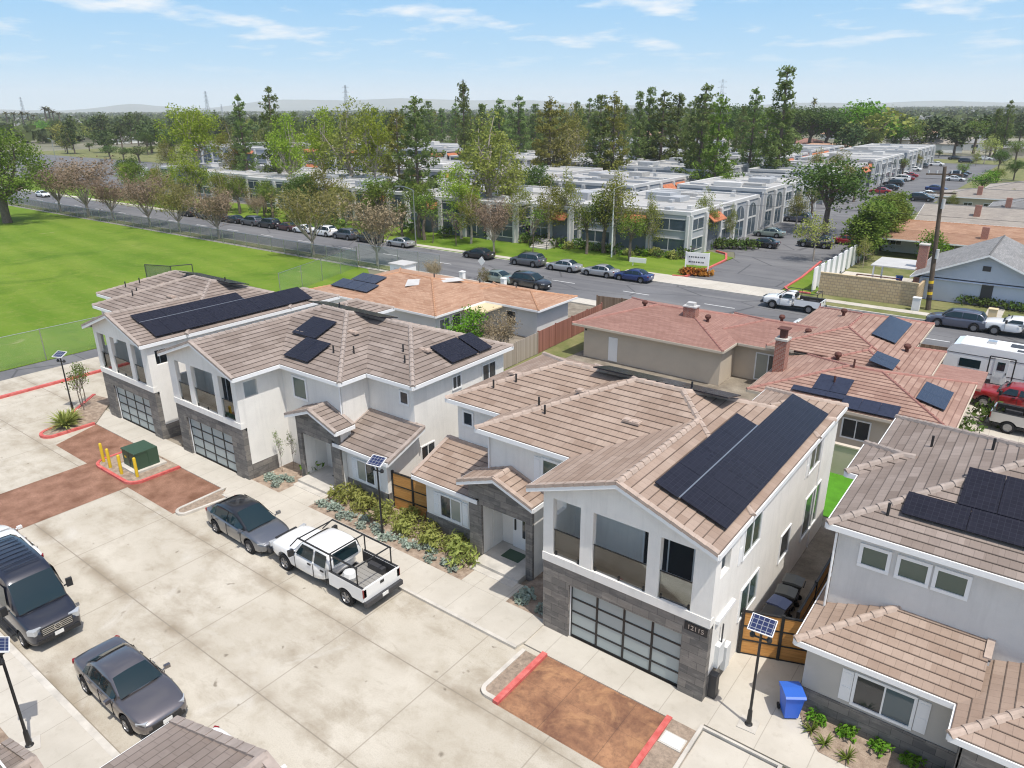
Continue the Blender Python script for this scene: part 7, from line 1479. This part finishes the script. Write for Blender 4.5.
for i, (px, py, mt) in enumerate(((146,182,'paint_white'),(157,184,'terracotta'),(173,183,'paint_white'))): q = at(px, py); m = MB(); m.box(-1,-.3,0,1,.3,3.6); m.box(-1.1,-.35,3.6,1.1,.35,3.9); o = m.build('totem_sign', mt); o.location = (q.x, q.y, 0); o.rotation_euler.z = R(40); tag(o, ('white upright sign panel across the street at far left','orange upright sign panel across the street at far left','white sign panel by the big lime tree across the street')[i], 'sign')
sheet('car_park', [(-420,105),(-195,98),(-195,150),(-420,150)], -0.012, 'asphalt'); sheet('car_park_paving', [(-420,150),(-195,150),(-195,345),(-420,345)], -0.012, 'verge')
# ---------------------------------------------------------------- the suburb beyond
rf = random.Random(77); wallms = ('pale_wall','beige_wall','stucco','yellow_wall'); roofms = ('shingle_brown','shingle_grey','shingle_orange','shingle_red','roof_flat')
protos = []
for i in range(5):
    t = thing('far_house', 'small low house among the trees far behind the business park', 'house', (0,0,0), 0, 'houses far behind the business park'); m = MB(); m.box(-7,-4.5,0,7,4.5,2.9); m.build('wall', wallms[i % 4], t)
    m = MB(); e = .6; a = [(-7-e,-4.5-e,2.8),(7+e,-4.5-e,2.8),(7+e,4.5+e,2.8),(-7-e,4.5+e,2.8)]; r0, r1 = (-3.4,0,4.6),(3.4,0,4.6)
    m.poly([a[0],a[1],r1,r0]); m.poly([a[1],a[2],r1]); m.poly([a[2],a[3],r0,r1]); m.poly([a[3],a[0],r0]); m.poly(a[::-1]); m.build('roof', roofms[i], t)
    m = MB(); m.box(-4.5,-4.56,.9,-2.5,-4.48,2.1); m.build('window', 'biz_glass', t); m = MB(); m.box(1.5,-4.56,.1,4.5,-4.48,2.3); m.build('garage_door', 'white_trim', t); protos.append(t)
def far_xy(r):
    a = YAW + R(rf.uniform(-38, 38)); return (r*math.sin(a), r*math.cos(a))
def blocked(x, y): return (-285 < x < 12 and 60 < y < 300) or (-440 < x < -190 and 95 < y < 146) or (y < 78) or (abs(x+31) < 9 and y < 330) or (-60 < x < 5 and 296 < y < 326)
n = 0
while n < 85:
    r = 260+900*rf.random()**1.3; x, y = far_xy(r)
    if blocked(x, y): continue
    if n < 5: o = protos[n]; o.location = (x, y, -.05); o.rotation_euler.z = rf.choice((0,1.57,.1))
    else: o = dup(rf.choice(protos), (x, y, -.05), rf.choice((0,1.57,3.14,.2)), None, (rf.uniform(.9,1.9), rf.uniform(.9,1.5), rf.uniform(.9,1.3)))
    n += 1
for i, (px, py) in enumerate(((905,146),(945,139),(968,139),(985,150),(925,133),(930,149))): q = at(px, py); dup(protos[(i*2+1) % 5], (q.x, q.y, -.05), .1, ('low shop roof at the end of the lane, left','grey gabled house at the end of the lane, left of two','grey gabled house at the end of the lane, right of two','low roof at the end of the lane, right','long tan roof above the end of the lane','low white roof before the gabled pair')[i], (2.0 if i in (4,) else 1.2, 1.1, 1.1), {'shingle_orange': 'shingle_grey'})
n = 0; keys = ('far','far','far2','far3','dark','far')
lab3 = {'far': 'dark green tree among the far suburb houses', 'far2': 'taller dark tree among the far suburb houses', 'far3': 'olive green tree among the far suburb houses', 'dark': 'dense dark round tree among the far suburb houses'}
while n < 297:
    r = 250+620*rf.random()**1.1; x, y = far_xy(r)
    if blocked(x, y): continue
    k = rf.choice(keys); plant(k, (x, y, -.05), lab3[k], s=rf.uniform(.75,1.4), wide=rf.uniform(1.0,1.5), group='trees of the far suburb, '+k); n += 1
# far woods and roofs that read as one mass
m = MB(); rw = random.Random(5)
for k in range(9000):
    r = 560+4500*rw.random()**1.6; a = YAW+R(rw.uniform(-40,40)); cx, cy_ = r*math.sin(a), r*math.cos(a); s = rw.uniform(3,6.5)*(1+r/6000); h = rw.uniform(5,11)
    for q in range(9):
        nv = Vector((rw.gauss(0,1), rw.gauss(0,1), rw.gauss(0,1)+.3)).normalized(); A = nv.orthogonal().normalized(); Bv = nv.cross(A); c = Vector((cx+rw.gauss(0,.45)*s, cy_+rw.gauss(0,.45)*s, max(.8, h*.55+rw.gauss(0,.3)*h*.6))); z = s*rw.uniform(.35,.6)
        m.poly([tuple(c-A*z), tuple(c+Bv*z*.8), tuple(c+A*z), tuple(c-Bv*z*.8)])
tag(m.build('distant_woods', 'leaf_far', None, False, False), 'hazy dark tree cover of the plain out to the horizon', 'woods', kind='stuff')
m = MB()
for k in range(1500):
    r = 900+3800*rw.random()**1.3; a = YAW+R(rw.uniform(-40,40)); m.obox((r*math.sin(a), r*math.cos(a), 2.2), (rw.uniform(10,40), rw.uniform(9,20), rw.uniform(4,6)), rw.choice((0,1.57,.4)))
tag(m.build('distant_roofs', 'roof_flat', None), 'pale roofs scattered through the far plain', 'roofs', kind='stuff')
# hills
m = MB(); N = 120; pts = []
for k in range(N+1):
    px = -150+1320*k/N; az = YAW+math.atan((px-512)/FPX); D = 11000
    prof = .62*(115*math.exp(-((px-400)/95)**2)+80*math.exp(-((px-300)/55)**2)+60*math.exp(-((px-160)/40)**2)+70*math.exp(-((px-520)/80)**2)+28+rw.uniform(-4,4)+10*math.sin(px*.05)+(30*math.exp(-((px-900)/160)**2)))
    pts.append((az, D, prof))
for k in range(N):
    (a0,D,h0),(a1,_,h1) = pts[k], pts[k+1]
    def q(a, d, z): return (d*math.sin(a), d*math.cos(a), z)
    m.poly([q(a0,D-1500,-1), q(a1,D-1500,-1), q(a1,D-500,h1*.55), q(a0,D-500,h0*.55)]); m.poly([q(a0,D-500,h0*.55), q(a1,D-500,h1*.55), q(a1,D,h1*1.45), q(a0,D,h0*1.45)]); m.poly([q(a0,D,h0*1.45), q(a1,D,h1*1.45), q(a1,D+900,-1), q(a0,D+900,-1)])
struct(m.build('hills', 'hill', None, True))
# lattice power towers
def pylon(px, tp, Y, lab):
    q = up(px, tp, Y); H = q.z; t = thing('power_tower', lab, 'pylon', (q.x, q.y, 0), R(20), 'lattice power towers on the skyline'); m = MB(); b = H*.075
    def leg(s, u): k = b*(1-u*.86); return (s[0]*k, s[1]*k, H*u)
    cs = ((-1,-1),(1,-1),(1,1),(-1,1)); w = .16
    for s in cs: m.tube(leg(s,0), leg(s,1), w*1.3, w, 4, cap=False)
    for k in range(9):
        u0, u1 = k/9, (k+1)/9
        for i in range(4): m.tube(leg(cs[i],u0), leg(cs[(i+1)%4],u1), w*.7, w*.7, 4, cap=False); m.tube(leg(cs[(i+1)%4],u0), leg(cs[i],u1), w*.7, w*.7, 4, cap=False)
    m.build('lattice', 'steel', t, False, False)
    for u in (.66,.8,.93): m = MB(); L = H*.13*(1.1-u*.3); m.tube((-L,0,H*u),(L,0,H*u),w,w,4); m.tube((-L,0,H*u),(0,0,H*(u+.045)),w*.7,w*.7,4); m.tube((L,0,H*u),(0,0,H*(u+.045)),w*.7,w*.7,4); m.build('cross_arm', 'steel', t, False, False)
for px, tp, Y, lab in ((205,91,700,'lattice power tower left of the tall dark pine pair'),(345,85,760,'lattice power tower above the lime tree row'),(463,79,820,'lattice power tower rising behind the slender middle pine'),(723,79,950,'faint lattice power tower over the bright broad pine'),(20,97,640,'lattice power tower over the left palms'),(221,104,1150,'small far lattice tower right of the left tower')): pylon(px, tp, Y, lab)
# air
m, n_, l_, b_ = new_mat('air'); n_.remove(b_); v = n_.new('ShaderNodeVolumePrincipled'); v.inputs['Color'].default_value = (0.93, 0.97, 1.0, 1); v.inputs['Density'].default_value = 0.0001; v.inputs['Anisotropy'].default_value = 0.0
l_.new(v.outputs[0], n_['Material Output'].inputs['Volume'])
m = MB(); m.box(-13800, -5800, -1.1, 13800, 13800, 330); o = m.build('haze', 'air', None, False, False); o['kind'] = 'stuff'

# drop building blocks that were never placed
for k, o in PROTO.items():
    if o.get('label') == 'x':
        for c in list(o.children): bpy.data.objects.remove(c)
        bpy.data.objects.remove(o)
